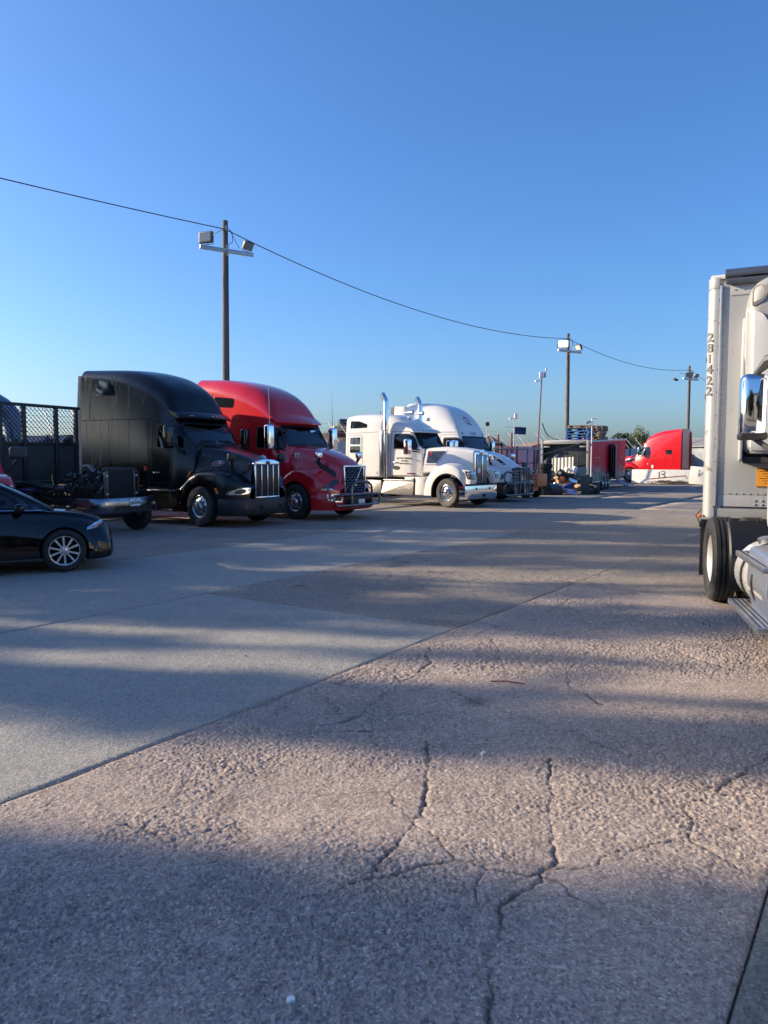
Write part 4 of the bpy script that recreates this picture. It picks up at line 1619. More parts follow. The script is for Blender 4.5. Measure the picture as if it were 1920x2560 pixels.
    # bonnet
    hst = [(-1.16, 1.2, 2.12, .98, .82, .20, .04), (-.6, 1.25, 2.14, .90, .74, .20, .05), (0, 1.25, 2.11, .76, .64, .18, .05), (.45, 1.0, 2.06, .60, .54, .14, .04), (.66, .84, 2.02, .52, .49, .08, .03)]
    h = body('bonnet', 'white_paint', root, hst, p=1.6)
    bh = bvh_of(h)
    for v in 'RL':
        t = panel('side_panel_glass', 'lamp_dark', root, bh, rpoly([(-1.06, 1.58), (-.66, 1.58), (-.36, 2.02), (-1.06, 2.02)], .04), v, off=.01)
        band('bonnet_trim', 'dull_chrome', root, bh, [(-1.1, 1.52), (-.64, 1.52), (-.30, 2.04)], v, wd=.02, closed=False, off=.012)
        panel('red_mark', 'red_vinyl', t, bh, rpoly([(-.98, 1.86), (-.88, 1.86), (-.9, 2.0), (-.97, 2.0)], .03), v, off=.014, thick=.005)
        panel('bonnet_badge', 'chrome', root, bh, rpoly([(-.25, 1.50), (-.02, 1.50), (-.02, 1.57), (-.25, 1.57)], .03), v, off=.3 if False else .012)
    zs = fn([(-1.0, .5), (-.96, .85), (-.8, 1.16), (-.5, 1.42), (-.1, 1.54), (.2, 1.50), (.5, 1.36), (.68, 1.2), (.74, 1.0)])
    yo = fn([(-1.0, 1.18), (0, 1.21), (.45, 1.19), (.62, 1.12), (.74, 1.0)])
    yi = fn([(-1.0, .92), (0, .74), (.45, .58), (.74, .46)])
    zi = fn([(-1.0, .52), (-.8, 1.22), (-.5, 1.50), (-.1, 1.62), (.3, 1.56), (.74, 1.25)])
    for s in (-1, 1):
        arch_fender('front_wing', 'white_paint', root, s, arch_xs(-1.0, .74, .68), zs, yo, yi, zi, lipf(.68, .54, .86, .40))
        # headlamp pod on the wing's nose
        MB().prism(rpoly([(.46, 1.36), (.86, 1.31), (.92, 1.0), (.90, .84), (.70, .84), (.62, 1.1)], .05), 'y', s * .66, s * 1.08).build('headlamp_pod', 'white_paint', root, bevel=.04)
        hl = MB().prism(rpoly([(.66, 1.31), (.89, 1.29), (.94, 1.0), (.78, 1.02)], .03), 'y', s * .72, s * 1.10).build('headlamp', 'lamp_dark', root, bevel=.02)
        mb = MB()
        for yy in (.80, .96):
            for zz in (1.09, 1.22):
                mb.box((.925 - (zz - 1.0) * .14, s * yy, zz), (.02, .12, .1), (0, -.14, 0))
        mb.box((.84, s * 1.10, 1.16), (.1, .012, .16))
        mb.build('headlamp_lens', 'lamp_clear', hl, bevel=.015)
        mirror(root, -1.52, s * 1.46, 1.88, 2.46, 'chrome', dx=.25, dy=.22, arm=[(2.02, -1.28, .98, 1.98), (2.10, -1.28, .98, 2.06)])
        wheel(root, 0, s * 1.07, s, rim='chrome_rim', kind='worn', steer=R(-10))
        # tread-plate tank steps
        MB().prism(rpoly([(-2.95, .42), (-2.80, .90), (-1.42, .93), (-1.48, .38)], .05), 'y', s * .74, s * 1.2).build('step_box', 'treadplate', root, bevel=.03)
        MB().box((-2.12, s * 1.16, .945), (1.36, .14, .05)).build('step', 'treadplate', root, bevel=.01)
        MB().box((-1.62, s * 1.08, 1.0), (.42, .24, .12)).build('upper_step', 'treadplate', root, bevel=.01)
        MB().prism([(-1.40, .40), (-1.40, 1.06), (-1.02, 1.06), (-1.0, .40)], 'y', s * .95, s * 1.17).build('cowl_skirt', 'white_paint', root, bevel=.03)
        bx('battery_box', 'treadplate', root, (-3.35, s * .98, .68), (.8, .42, .5), bevel=.03)
    wheel_well(root, .675)
    # tall upright grille
    MB().box((.68, 0, 1.42), (.10, .92, 1.16)).build('grille_shell', 'chrome', root, bevel=.05, seg=4)
    MB().box((.725, 0, 1.40), (.03, .76, 1.0)).build('grille_back', 'gap', root)
    mb = MB()
    for s in (-1, 1):
        for k in range(5):
            mb.box((.748, s * (.075 + .069 * k), 1.40), (.03, .03, .98))
    mb.build('grille_bar', 'dull_chrome', root, bevel=.008)
    MB().prism([(-.05, 1.98), (.05, 1.98), (.02, .90), (-.02, .90)], 'x', .735, .79).build('grille_spine', 'chrome', root, bevel=.01)
    MB().prism(rpoly([(-.07, 1.84), (.07, 1.84), (.09, 2.0), (.04, 2.08), (-.04, 2.08), (-.09, 2.0)], .03), 'x', .72, .80).build('grille_badge', 'chrome', root, bevel=.015)
    bx('transponder', 'white_vinyl', root, (.775, -.24, 1.32), (.03, .16, .18), bevel=.01)
    # plated square bumper
    plan = [(.84, 0), (.83, .7), (.80, 1.05), (.74, 1.17), (.52, 1.2)]
    bm_ = wrap('bumper', 'chrome', root, plan, [(0, .30), (.012, .40), (.012, .66), (0, .77), (-.05, .77), (-.05, .30)])
    bb = bvh_of(bm_)
    for y in (-.55, .42):
        panel('tow_hole', 'gap', root, bb, oval(y, .66, .05, .045, 10), 'F', off=.006)
    panel('tow_hole', 'gap', root, bb, rect(-.1, .12, .36, .46, .01), 'F', off=.006)
    MB().box((.66, 0, .80), (.26, 1.8, .05)).build('bumper_filler', 'black_plastic', root)
    return root




def cascadia(o, rotz):
    root = thing('semi_truck', 'white round-roofed sleeper tractor with maroon roof emblem and grey grille guard', 'truck', o, rotz)
    chassis(root, -7.3)
    st = [(-.36, 1.0, 1.98, 1.02, .92, .05, .06), (-.55, .95, 2.28, 1.10, .96, .07, .09), (-.74, .92, 2.62, 1.17, .99, .10, .10), (-.82, .92, 2.80, 1.19, 1.02, .18, .12),
          (-.92, .92, 3.04, 1.20, 1.03, .32, .14), (-1.2, .91, 3.42, 1.21, 1.04, .46, .15), (-1.6, .9, 3.72, 1.22, 1.06, .5, .15), (-2.2, .9, 3.94, 1.22, 1.10, .5, .14), (-2.9, .9, 4.06, 1.22, 1.13, .44, .12), (-3.5, .9, 4.10, 1.22, 1.15, .36, .1)]
    b = body('cab_and_sleeper', 'white_paint_b', root, st, p=3.)
    bv = bvh_of(b)
    win = rpoly([(-1.48, 2.05), (-.52, 2.0), (-.50, 2.1), (-.66, 2.48), (-.90, 2.60), (-1.48, 2.60)], .08)
    ws = rpoly([(-.94, 2.06), (.94, 2.06), (.89, 2.66), (-.89, 2.66)], .12)
    cut(b, [MB().prism(win, 'y', -2, 2), MB().prism(ws, 'x', -1.75, 1)])
    seat_set(root, -1.3)
    for v in 'RL':
        glaze(root, bv, 'door_window', win, v, wd=.06)
        door(root, bv, rpoly([(-1.64, 1.1), (-.40, 1.1), (-.30, 1.6), (-.36, 2.0), (-.62, 2.55), (-.82, 2.74), (-1.64, 2.74)], .07), v, handle=(-1.45, 1.5))
        band('roof_seam', 'black_plastic', root, bv, [(-3.4, 2.86), (-1.2, 2.85), (-.84, 2.84)], v, wd=.02, closed=False, off=.004, thick=.01)
    glaze(root, bv, 'windscreen', ws, 'F', m='windscreen_glass', wd=.06)
    for s in (-1, 1):
        MB().prism(rpoly([(-3.5, .95), (-4.12, .95), (-4.16, 3.2), (-4.10, 4.02), (-3.5, 4.0)], .06), 'y', s * 1.08, s * 1.13).build('side_extender', 'white_paint_b', root, bevel=.01)
        MB().prism(rpoly([(-4.14, .95), (-4.34, .95), (-4.36, 3.2), (-4.32, 4.0), (-4.11, 4.0)], .03), 'y', s * 1.07, s * 1.11).build('rubber_flap', 'grey_plastic', root)
    marker_lamps(root, bv, (-.78, -.16, 0, .16, .78), 2.80, m='maroon_lens', sz=(.022, .055))
    # roof emblem: ring, cap stroke and crescents
    e = band('roof_emblem', 'maroon_lens', root, bv, oval(-.1, 3.36, .19, .15, 22), 'F', wd=.03, off=.006)
    panel('emblem_crescent', 'maroon_lens', e, bv, rpoly([(-.24, 3.28), (.0, 3.20), (.1, 3.28), (-.02, 3.26)], .02), 'F', off=.008, thick=.006)
    panel('emblem_crescent', 'maroon_lens', e, bv, rpoly([(-.1, 3.18), (.12, 3.16), (.16, 3.22), (.0, 3.21)], .02), 'F', off=.008, thick=.006)
    panel('emblem_stroke', 'dark_vinyl', e, bv, rpoly([(-.2, 3.44), (-.02, 3.52), (.04, 3.48), (-.1, 3.44)], .02), 'F', off=.009, thick=.006)
    panel('emblem_heart', 'maroon_lens', e, bv, oval(-.06, 3.35, .05, .05, 12), 'F', off=.008, thick=.006)
    hst = [(-.46, 1.2, 2.06, 1.04, .84, .28, .06), (0., 1.25, 1.97, .99, .78, .3, .08), (.5, 1.1, 1.82, .92, .70, .3, .09), (.95, .85, 1.62, .78, .60, .28, .09), (1.2, .76, 1.46, .64, .52, .2, .07), (1.32, .76, 1.38, .56, .46, .14, .04)]
    h = body('bonnet', 'white_paint_b', root, hst, p=1.6)
    bh = bvh_of(h)
    for v, s in (('R', -1), ('L', 1)):
        panel('bonnet_vent', 'black_plastic', root, bh, rpoly([(.50, s * .46), (.58, s * .56), (1.0, s * .54), (1.12, s * .46), (.85, s * .45)], .02), 'T', off=.008)
    zs = fn([(-.72, 1.0), (-.55, 1.14), (-.3, 1.34), (0, 1.44), (.25, 1.44), (.6, 1.36), (.95, 1.20), (1.18, 1.02), (1.3, .9)])
    yo = fn([(-.72, 1.2), (0, 1.215), (.5, 1.20), (.8, 1.14), (1.05, 1.0), (1.2, .84), (1.3, .68)])
    yi = fn([(-.72, .95), (0, .90), (.5, .82), (.95, .68), (1.3, .48)])
    zi = fn([(-.72, 1.02), (-.4, 1.38), (0, 1.50), (.5, 1.48), (1.0, 1.28), (1.3, 1.0)])
    for s in (-1, 1):
        f = arch_fender('front_wing', 'white_paint_b', root, s, arch_xs(-.72, 1.30, .60), zs, yo, yi, zi, lipf(.60, .5, .72, .9))
        bf = bvh_of(f)
        d = Vector((-.75, -s * .66, 0)).normalized()
        U = Vector((d.y, -d.x, 0))
        vw = (tuple(Vector((1.05, s * .98, 0)) - d * 3), tuple(U), (0, 0, 1), tuple(d))
        k = -s
        hp = panel('headlamp', 'lamp_dark', root, bf, rpoly([(k * .40, 1.16), (k * .34, 1.0), (k * .1, .84), (-k * .24, .84), (-k * .1, 1.0), (k * .14, 1.10)], .03), vw, off=.012)
        panel('turn_signal', 'amber', hp, bf, rpoly([(k * .36, 1.12), (k * .31, 1.0), (k * .18, .92), (k * .22, 1.06)], .02), vw, off=.017, thick=.01)
        panel('headlamp_lens', 'lamp_clear', hp, bf, oval(k * .02, .92, .07, .05, 12), vw, off=.017, thick=.01)
        MB().prism(rpoly([(-.72, .40), (-.64, .92), (-3.5, .92), (-3.5, .40)], .04), 'y', s * 1.13, s * 1.19).build('side_fairing', 'white_paint_b', root, bevel=.015)
        mirror(root, -.70, s * 1.46, 1.95, 2.5, 'chrome', dx=.24, dy=.2, arm=[(2.05, -.50, 1.1, 1.96), (2.4, -.6, 1.12, 2.5)])
        hood_mirror(root, .62, s * .93, 1.86, 'chrome')
        wheel(root, 0, s * 1.07, s)
    wheel_well(root, .595)
    # grille
    MB().prism(rpoly([(-.46, 1.42), (.46, 1.42), (.42, .78), (-.42, .78)], .06), 'x', 1.30, 1.36).build('grille_shell', 'white_paint_b', root, bevel=.02)
    MB().prism(rpoly([(-.40, 1.36), (.40, 1.36), (.37, .80), (-.37, .80)], .05), 'x', 1.35, 1.37).build('grille_back', 'gap', root)
    for k in range(4):
        z = .88 + .12 * k
        MB().box((1.39, 0, z), (.04, .76, .035)).build('grille_bar', 'white_paint_b', root, bevel=.012)
    plan = [(1.44, 0), (1.42, .4), (1.34, .75), (1.16, 1.0), (.88, 1.16), (.64, 1.2)]
    wrap('bumper', 'black_plastic', root, plan, [(0, .26), (.03, .34), (.035, .62), (0, .80), (-.06, .80), (-.06, .26)])
    bx('licence_plate', 'white_vinyl', root, (1.56, .42, .42), (.01, .3, .15), bevel=.004)
    guard(root, 1.60, low=.27, mid=.80, top=1.38, hw=1.18, posts=(-.4, .4), style='wing')
    return root


def heading(th):
    return -R(th)


pete('semi_truck', 'black sleeper tractor with chrome five-bar grille and oval red badges', (-4.11, 20.42, 0), heading(31), 'black_paint', 4.22, -4.50, .32)
volvo((-1.88, 22.78, 0), heading(35))
kenworth((2.96, 28.16, 0), heading(36.5))
cascadia((4.37, 31.9, 0), heading(39))
pete('semi_truck', 'bright red sleeper tractor standing behind white concrete barrier', (19.19, 58.15, 0), R(180 - 38), 'bright_red_paint', 3.86, -3.72, .09, far=True, dark=False)

# ------------------------------------------------------------ fence of steel sheets with barbed-wire arms
FD = Vector((.66, .7513, 0)).normalized()
FN = Vector((FD.y, -FD.x, 0))
F0 = Vector((9.2, 53.0, 0))
fence = thing('perimeter_fence', 'grey corrugated steel fence with slanted barbed wire arms', 'fence', tuple(F0), math.atan2(FD.y, FD.x))
PW = 2.35
mb = MB()
n = 24
pf = []
for k in range(n + 1):
    x = PW * .985 * k / n
    pf += [(x, .022 if k % 2 else -.022)]
vs = [(x, y, .05) for x, y in pf] + [(x, y, 2.6) for x, y in pf]
mb.add(vs, [(i, i + 1, n + 2 + i, n + 1 + i) for i in range(n)])
sheet = mb.mesh('steel_sheet', 'fence_steel', 0)
post = MB().box((0, .08, 1.3), (.09, .09, 2.66)).mesh('post', 'fence_post', 0)
am = MB()
am.tube([(0, .0, 2.5), (0, .0, 2.72), (0, .75, 3.6)], .02, 6)
arm = am.mesh('barb_arm', 'galvanised', 30)
rail = MB().box((PW / 2, .06, 1.45), (PW, .05, .06)).mesh('rail', 'fence_post', 0)
i0, i1 = -24, 17
random.seed(3)
for i in range(i0, i1):
    x = i * PW
    o = link('steel_sheet', sheet, fence, (x, 0, random.uniform(-.06, .05)))
    link('post', post, fence, (x, -.13, 0))
    link('rail', rail, fence, (x, -.12, 0))
    for k in (0, .5):
        link('barb_arm', arm, fence, (x + k * PW, 0, 0), (random.uniform(-.06, .06), random.uniform(-.08, .08), 0))
mb = MB()
for k in range(4):
    t = .2 + .26 * k
    pts = []
    for i in range((i1 - i0) * 2 + 1):
        pts.append(((i0 + i / 2) * PW, .75 * t, 2.72 + .88 * t + (random.uniform(-.03, .03) if i % 2 else -.02)))
    mb.tube(pts, .006, 4)
o = mb.build('barbed_wire', 'galvanised', fence)

# ------------------------------------------------------------ floodlight poles and overhead line


def flood(parent, loc, yaw, tilt, lens, sc=1.):
    f = MB().prism(rpoly([(-.36, -.26), (.36, -.26), (.36, .26), (-.36, .26)], .05), 'x', -.10, .10).build('floodlight', 'flood_body', parent, bevel=.03)
    f.location = loc
    f.rotation_euler = (0, tilt, yaw)
    f.scale = (sc,) * 3
    MB().prism(rect(-.31, .31, -.21, .21, .03), 'x', .095, .112).build('lens', lens, f)
    mb = MB()
    mb.lathe([(.26, -.1), (.2, -.24), (.1, -.3), (.01, -.3)], (0, 0, 0), 'x', 16)
    for k in range(6):
        mb.box((-.15, -.25 + .1 * k, 0), (.12, .012, .4))
    mb.tube([(0, -.40, 0), (0, -.40, -.34), (0, .40, -.34), (0, .40, 0)], .018, 6)
    mb.build('lamp_housing', 'flood_body', f)


POLES = [((-7.04, 34.5), 12.26), ((13.96, 58.4), 11.2), ((30.9, 77.7), 11.1), ((-28.2, 10.6), 12.0)]
AD = Vector((.83, .55, 0)).normalized()
plab = ['weathered timber pole with two floodlights rising behind the dark red tractor', 'weathered timber pole with one lit floodlight behind the pallets', 'weathered timber pole with floodlights behind the bright red tractor', 'weathered timber pole at the start of the overhead line']
for i, ((x, y), h) in enumerate(POLES):
    p = thing('light_pole', plab[i], 'pole', (x, y, 0), 0, 'timber floodlight poles')
    lean = (.12, -.05, 0)[i % 3]
    mb = MB()
    mb.tube([(-lean, 0, -.2), (-lean * .6, 0, h * .4), (-lean * .2, 0, h * .8), (0, 0, h)], [.17, .15, .13, .12], 14)
    mb.build('post', 'wood_pole', p)
    za = h - 1.35
    MB().tube([(.13 - lean * .5, -.06, .2), (.13 - lean * .3, -.06, h * .5), (.12, -.06, h - 1.5)], .022, 6).build('conduit', 'galvanised_dark', p)
    mb = MB()
    a, b = -AD * 1.25, AD * 1.25
    off = Vector((.1, -.17, 0))
    mb.bar(tuple(a + off + Vector((0, 0, za))), tuple(b + off + Vector((0, 0, za))), .10, .17)
    mb.build('crossarm', 'galvanised', p, bevel=.01)
    mb = MB()
    mb.box((.12, -.12, za), (.05, .3, .5))
    mb.tube([(-.1, -.1, za + .95), (-.45, -.12, za + .75), (-.5, -.12, za + .62)], .02, 6)
    mb.box((.06, -.12, h - .35), (.06, .05, .22))
    mb.build('bracket', 'galvanised', p, bevel=.006)['kind'] = 'stuff'
    cfg = [[(-.95, R(-112), R(-2), 'lens_grey', .92), (1.0, R(-35), R(30), 'lens_grey', .74)], [(-.72, R(-100), R(4), 'lens_lit', 1.1), (.95, R(-150), R(28), 'lens_pale', .8)], [(-.3, R(-105), R(20), 'lens_grey', .9), (.9, R(-60), R(30), 'lens_grey', .8)], []][i]
    for t, yaw, tilt, lens, sc in cfg:
        q = AD * t
        flood(p, (q.x + .1, q.y - .17, za + .1 + .36 * sc), yaw, tilt, lens, sc)
    if i == 2:
        mb = MB()
        mb.tube([(0, 0, h - .9), (-.8, -.3, h - .8), (-1.3, -.45, h - .8)], .025, 6)
        mb.build('lamp_arm', 'galvanised', p)
        MB().box((-1.6, -.55, h - 1.4), (.55, .28, .2), (0, .35, .3)).build('street_lamp_head', 'flood_body', p, bevel=.05)
    mb = MB()
    mb.tube([(.16, -.05, h - .35), (.32, -.08, h - .55), (.34, -.1, h - .95), (.12, -.15, h - 1.1)], .014, 6)
    mb.tube([(.2, -.05, h - .4), (.45, -.1, h - .9), (.62, .0, za + .15)], .012, 6)
    mb.build('drop_cable', 'cable', p)


def wire(a, b, sag, lab):
    a = Vector(a)
    b = Vector(b)
    pts = []
    for k in range(33):
        t = k / 32
        q = a.lerp(b, t)
        q.z -= 4 * sag * t * (1 - t)
        pts.append(tuple(q))
    tag(MB().tube(pts, .022, 5).build('overhead_cable', 'cable'), lab, 'cable')


def top(i):
    return (POLES[i][0][0], POLES[i][0][1] - .05, POLES[i][1] - .38)


wire(top(0), top(1), 1.15, 'black overhead cable sagging between the two nearer floodlight poles')
wire(top(1), top(2), .8, 'black overhead cable running from the lit pole to the farthest pole')
wire(top(3), top(0), .35, 'black overhead cable reaching the first pole from outside the lot')
wire(top(2), (48, 97, 9.2), .8, 'black overhead cable leaving the farthest pole')

# ------------------------------------------------------------ camera masts and short posts


def mast(name, label, x, y, h, m, r=.035, lean=0.):
    p = thing(name, label, 'camera pole', (x, y, 0))
    MB().tube([(0, 0, 0), (lean * .5, 0, h * .5), (lean, 0, h)], [r, r * .9, r * .8], 8).build('mast', m, p)
    return p


def cctv(p, x, z, d=1, sc=1.):
    mb = MB()
    mb.cyl((x, 0, z), (x + d * .32 * sc, -.06, z - .06 * sc), .06 * sc, n=10)
    mb.cyl((x + d * .3 * sc, -.06, z - .06 * sc), (x + d * .36 * sc, -.07, z - .08 * sc), .075 * sc, n=10)
    mb.build('camera', 'white_vinyl', p)


p = mast('camera_mast', 'tall thin reddish camera mast with white boxes on top', 11.0, 55.0, 7.9, 'rust_red', .05, .32)
bx('junction_box', 'white_vinyl', p, (.26, -.1, 7.72), (.28, .18, .42), bevel=.02)
bx('junction_box', 'galvanised', p, (.52, -.05, 7.74), (.14, .1, .4), bevel=.02)
bx('antenna', 'white_vinyl', p, (.62, 0, 8.12), (.12, .1, .22), bevel=.02)
cctv(p, .18, 7.36, -1)
p = mast('solar_camera_mast', 'short mast with tilted dark solar panel and white camera', 8.95, 52.6, 4.55, 'galvanised', .04, .03)
MB().box((.42, -.1, 3.66), (.78, .04, .56), (R(-28), R(3), R(-12))).build('solar_panel', 'solar_cell', p, bevel=.006)
MB().tube([(.03, 0, 2.6), (.45, .05, 3.5)], .02, 6).build('strut', 'galvanised', p)
MB().tube([(-.6, 0, 3.92), (.5, 0, 3.92)], .015, 6).build('cross_tube', 'galvanised', p)
bx('control_box', 'white_vinyl', p, (.12, -.05, 4.66), (.2, .16, .36), bevel=.02)
cctv(p, -.02, 4.55, -1, .9)
p = mast('box_mast', 'thin steel mast with small dark box near the shed', 6.8, 50.3, 4.5, 'galvanised', .03)
bx('junction_box', 'fence_post', p, (0, -.06, 4.02), (.24, .12, .26), bevel=.02)
p = mast('camera_mast', 'white camera mast at the tail of the red enclosed trailer', 10.78, 39.62, 3.85, 'white_paint_b', .035)
cctv(p, .02, 3.86, 1, .8)
bx('bracket_box', 'galvanised', p, (-.2, 0, 3.62), (.26, .1, .12), (0, -.35, 0), bevel=.02)
for k, (x, y, h) in enumerate([(7.6, 51.0, 3.35), (8.7, 52.3, 3.5)]):
    tag(MB().cyl((x, y - .3, 0), (x, y - .3, h), .06, n=8).build('steel_post', 'rust_red'), ('rusty red steel post at the fence near the box mast', 'rusty red steel post at the fence right by the solar mast')[k], 'post', 'rusty posts at the fence')

# ------------------------------------------------------------ white reefer trailer and its tractor at the right


def reefer():
    root = thing('reefer_trailer', 'white refrigerated trailer numbered 281422 with rounded riveted front corners', 'trailer', (5.29, 9.23, 0), R(-116))
    z0, z1 = .98, 4.06
    cr = .10
    pl = [(-14.4, -1.3), (-cr, -1.3)] + [(-cr + cr * math.sin(a), -1.3 + cr - cr * math.cos(a)) for a in np.linspace(.2, math.pi / 2, 6)]
    pl = pl + [(x, -y) for x, y in pl[::-1]]
    b = MB().prism(pl, 'z', z0 + .30, z1 - .12).build('box_body', 'reefer_skin', root, smooth=40)
    MB().prism([(x * 1.0, y) for x, y in pl], 'z', z0, z0 + .298).build('base_rail', 'reefer_skin', root, smooth=40, bevel=.006)
    # corner posts with riveted flange
    for s in (-1, 1):
        arc = [(-cr + (cr + .012) * math.sin(a), s * (1.3 - cr + (cr + .012) * math.cos(a))) for a in np.linspace(-.5, math.pi / 2, 10)]
        arc2 = [(-cr + (cr - .01) * math.sin(a), s * (1.3 - cr + (cr - .01) * math.cos(a))) for a in np.linspace(-.5, math.pi / 2, 10)]
        fl = [(.012, s * (1.3 - cr - .03)), (.002, s * (1.3 - cr - .03))]
        c = MB().prism(arc + fl + arc2[::-1], 'z', z0 + .003, z1 - .19).build('corner_post', 'scuffed_post', root, smooth=40)
        c2 = MB().prism(arc + fl + arc2[::-1], 'z', z1 - .185, z1 - .05).build('corner_cap', 'reefer_skin', root, smooth=40, bevel=.004)
        MB().box((.014, s * (1.3 - cr - .045), (z0 + z1) / 2), (.022, .028, z1 - z0 - .3)).build('joint_strip', 'galvanised', root, bevel=.005)
    # roof rails
    MB().box((-7.2, 0, z1 - .02), (14.2, 2.58, .06)).build('roof', 'reefer_white', root, bevel=.02)
    MB().prism([(-.2, z1 - .06), (.05, z1 - .06), (.06, z1 + .0), (-.02, z1 + .05), (-.2, z1 + .05)], 'y', -1.12, 1.12).build('front_roof_rail', 'roof_rail', root, bevel=.012)
    MB().box((.04, 0, z1 - .115), (.08, 2.2, .07), (0, .3, 0)).build('drip_rail', 'roof_rail', root, bevel=.01)
    MB().box((.004, 0, z1 - .22), (.012, 2.1, .13)).build('top_flange', 'reefer_skin', root, bevel=.003)
    mb = MB()
    for s in (-1, 1):
        for k in range(41):
            z = z0 + .32 + k * .066
            mb.lathe([(.011, 0), (.008, .006), (.001, .008)], (.003, s * 1.115, z), 'x', 6)
        for k in range(10):
            z = z0 + .15 + k * .29
            mb.lathe([(.012, 0), (.009, .006), (.001, .008)], (.013, s * 1.186, z), 'x', 6)
    for k in range(21):
        mb.lathe([(.012, 0), (.009, .007), (.001, .009)], (.011, -1.0 + .1 * k, z1 - .22), 'x', 6)
    for k in range(26):
        mb.lathe([(.010, 0), (.008, .005), (.001, .007)], (.001, -1.0 + .08 * k, z0 + .315), 'x', 6)
    for y in (-.70, -.62):
        for z in (z0 + .18, z0 + .23):
            mb.lathe([(.016, 0), (.012, .008), (.001, .01)], (.0, y, z), 'x', 6)
    o = mb.build('rivets', 'galvanised', root)
    o['kind'] = 'stuff'
    MB().box((.005, 0, z0 + .145), (.012, 2.2, .012)).build('rail_seam', 'gap', root)
    # reefer unit
    un = MB()
    ring = []
    hw = .88
    for x, k in ((0, 1.), (.25, .995), (.40, .97), (.47, .90), (.49, .80)):
        pts = rpoly([(-hw * k, 1.78 + (1 - k) * .4), (hw * k, 1.78 + (1 - k) * .4), (hw * k, 3.55), (hw * k * .93, 3.82 - (1 - k) * .3), (hw * k * .5, 3.98 - (1 - k) * .3), (-hw * k * .5, 3.98 - (1 - k) * .3), (-hw * k * .93, 3.82 - (1 - k) * .3), (-hw * k, 3.55)], .12, 3)
        ring.append([(x, p[0], p[1]) for p in pts])
    un.loft(ring)
    u = un.build('reefer_unit', 'reefer_grey', root, smooth=45)
    bu = bvh_of(u)
    for s in (-1, 1):
        # pale lower shroud with a raised edge
        sh = rpoly([(s * .87, 1.80), (s * .36, 1.80), (s * .42, 2.3), (s * .56, 3.25), (s * .68, 3.44), (s * .86, 3.53)], .04)
        g = panel('side_shroud', 'reefer_white', root, bu, sh, 'F', off=.03, thick=.06, cell=.09)
        bg_ = bvh_of(g)
        panel('shroud_crease', 'reefer_skin', g, bg_, rpoly([(s * .80, 2.75), (s * .66, 2.62), (s * .62, 1.85), (s * .64, 1.85), (s * .69, 2.6), (s * .80, 2.70)], .01), 'F', off=.006, thick=.01)
        MB().prism(rpoly([(-.0, 1.70), (.46, 1.70), (.48, 2.35), (.30, 3.3), (0, 3.5)], .05), 'y', s * .855, s * .90).build('shroud_side', 'reefer_white', root, bevel=.015)
    panel('unit_grille', 'grille_mesh', root, bu, rpoly([(-.34, 2.0), (.34, 2.0), (.46, 3.2), (.50, 3.72), (-.50, 3.72), (-.46, 3.2)], .08), 'F', off=.02, thick=.04)
    e = panel('unit_badge', 'grey_plastic', root, bu, rpoly([(-.80, 3.52), (-.66, 3.60), (-.62, 3.74), (-.72, 3.80), (-.80, 3.76)], .05), 'F', off=.012)
    bx('unit_base', 'frame_black', root, (.2, 0, 1.72), (.4, 1.7, .08), bevel=.01)
    # sticker, hose hanger
    st = bx('warning_sticker', 'sticker_orange', root, (.006, -.52, 1.50), (.006, .34, .24), bevel=0)
    mb = MB()
    for k in range(6):
        mb.box((.010, -.52, 1.58 - k * .03), (.002, .27 - (k % 3) * .05, .006))
    mb.build('sticker_print', 'dark_vinyl', st)
    mb = MB()
    for k in range(12):
        mb.box((.0102, -.52 - .16 + .029 * k, 1.61), (.002, .014, .012))
        mb.box((.0102, -.52 - .16 + .029 * k, 1.39), (.002, .014, .012))
    mb.build('sticker_border', 'dark_vinyl', st)
    text('WARNING', .035, 'dark_vinyl', st, (.0112, -.52, 1.598), (0, 1, 0), (0, 0, 1), depth=.0005)
    MB().tube([(.02, -.1, z0 + .21), (.08, -.16, z0 + .22), (.09, -.28, z0 + .17), (.06, -.36, z0 + .10), (.03, -.38, z0 + .09)], .013, 7).build('release_lever', 'black_plastic', root)
    bx('lever_knob', 'black_plastic', root, (.05, -.38, z0 + .09), (.05, .06, .05), bevel=.02)
    # number running down the corner
    a = .72
    U = Vector((math.cos(a), math.sin(a), 0))
    for k, ch in enumerate('281422'):
        aa = math.pi / 2 - .70
        px_ = -cr + (cr + .016) * math.sin(aa)
        py_ = -(1.3 - cr + (cr + .016) * math.cos(aa))
        tang = Vector((math.cos(aa), math.sin(aa), 0))
        text(ch, .158, 'grey_vinyl', root, (px_, py_, 3.27 - k * .135), tang, (0, 0, 1), depth=.0012, bold=.006, name='number')
    # underframe
    MB().box((-7.4, 0, z0 - .06), (13.8, 1.0, .12)).build('underframe', 'frame_black', root)
    MB().box((-.6, 0, z0 - .03), (1.2, 2.3, .05)).build('kingpin_plate', 'frame_black', root)
    for s in (-1, 1):
        for x in (-11.6, -12.85):
            wheel(root, x, s * 1.05, s, kind='dual')
        MB().box((-12.2, s * .5, .75), (2.4, .12, .35)).build('bogie_rail', 'frame_black', root)
        MB().box((-3.1, s * .8, .55), (.14, .14, .95)).build('landing_leg', 'frame_black', root, bevel=.01)
    o = bx('marker_lamp', 'amber', root, (-.02, -1.34, z0 + .02), (.05, .05, .05), bevel=.01)
    mb = MB()
    mb.tube([(-.1, -1.32, z0 + .1), (-.1, -1.39, z0 + .02), (-.06, -1.34, z0 - .07)], .010, 6)
    mb.box((-.04, -1.31, z0 - .09), (.06, .06, .05), (0, .4, 0))
    mb.build('marker_bracket', 'black_plastic', root)
    for z in (2.55, 3.02):
        bx('side_marker', 'black_plastic', root, (-.25, -1.315, z), (.06, .03, .07), bevel=.01)


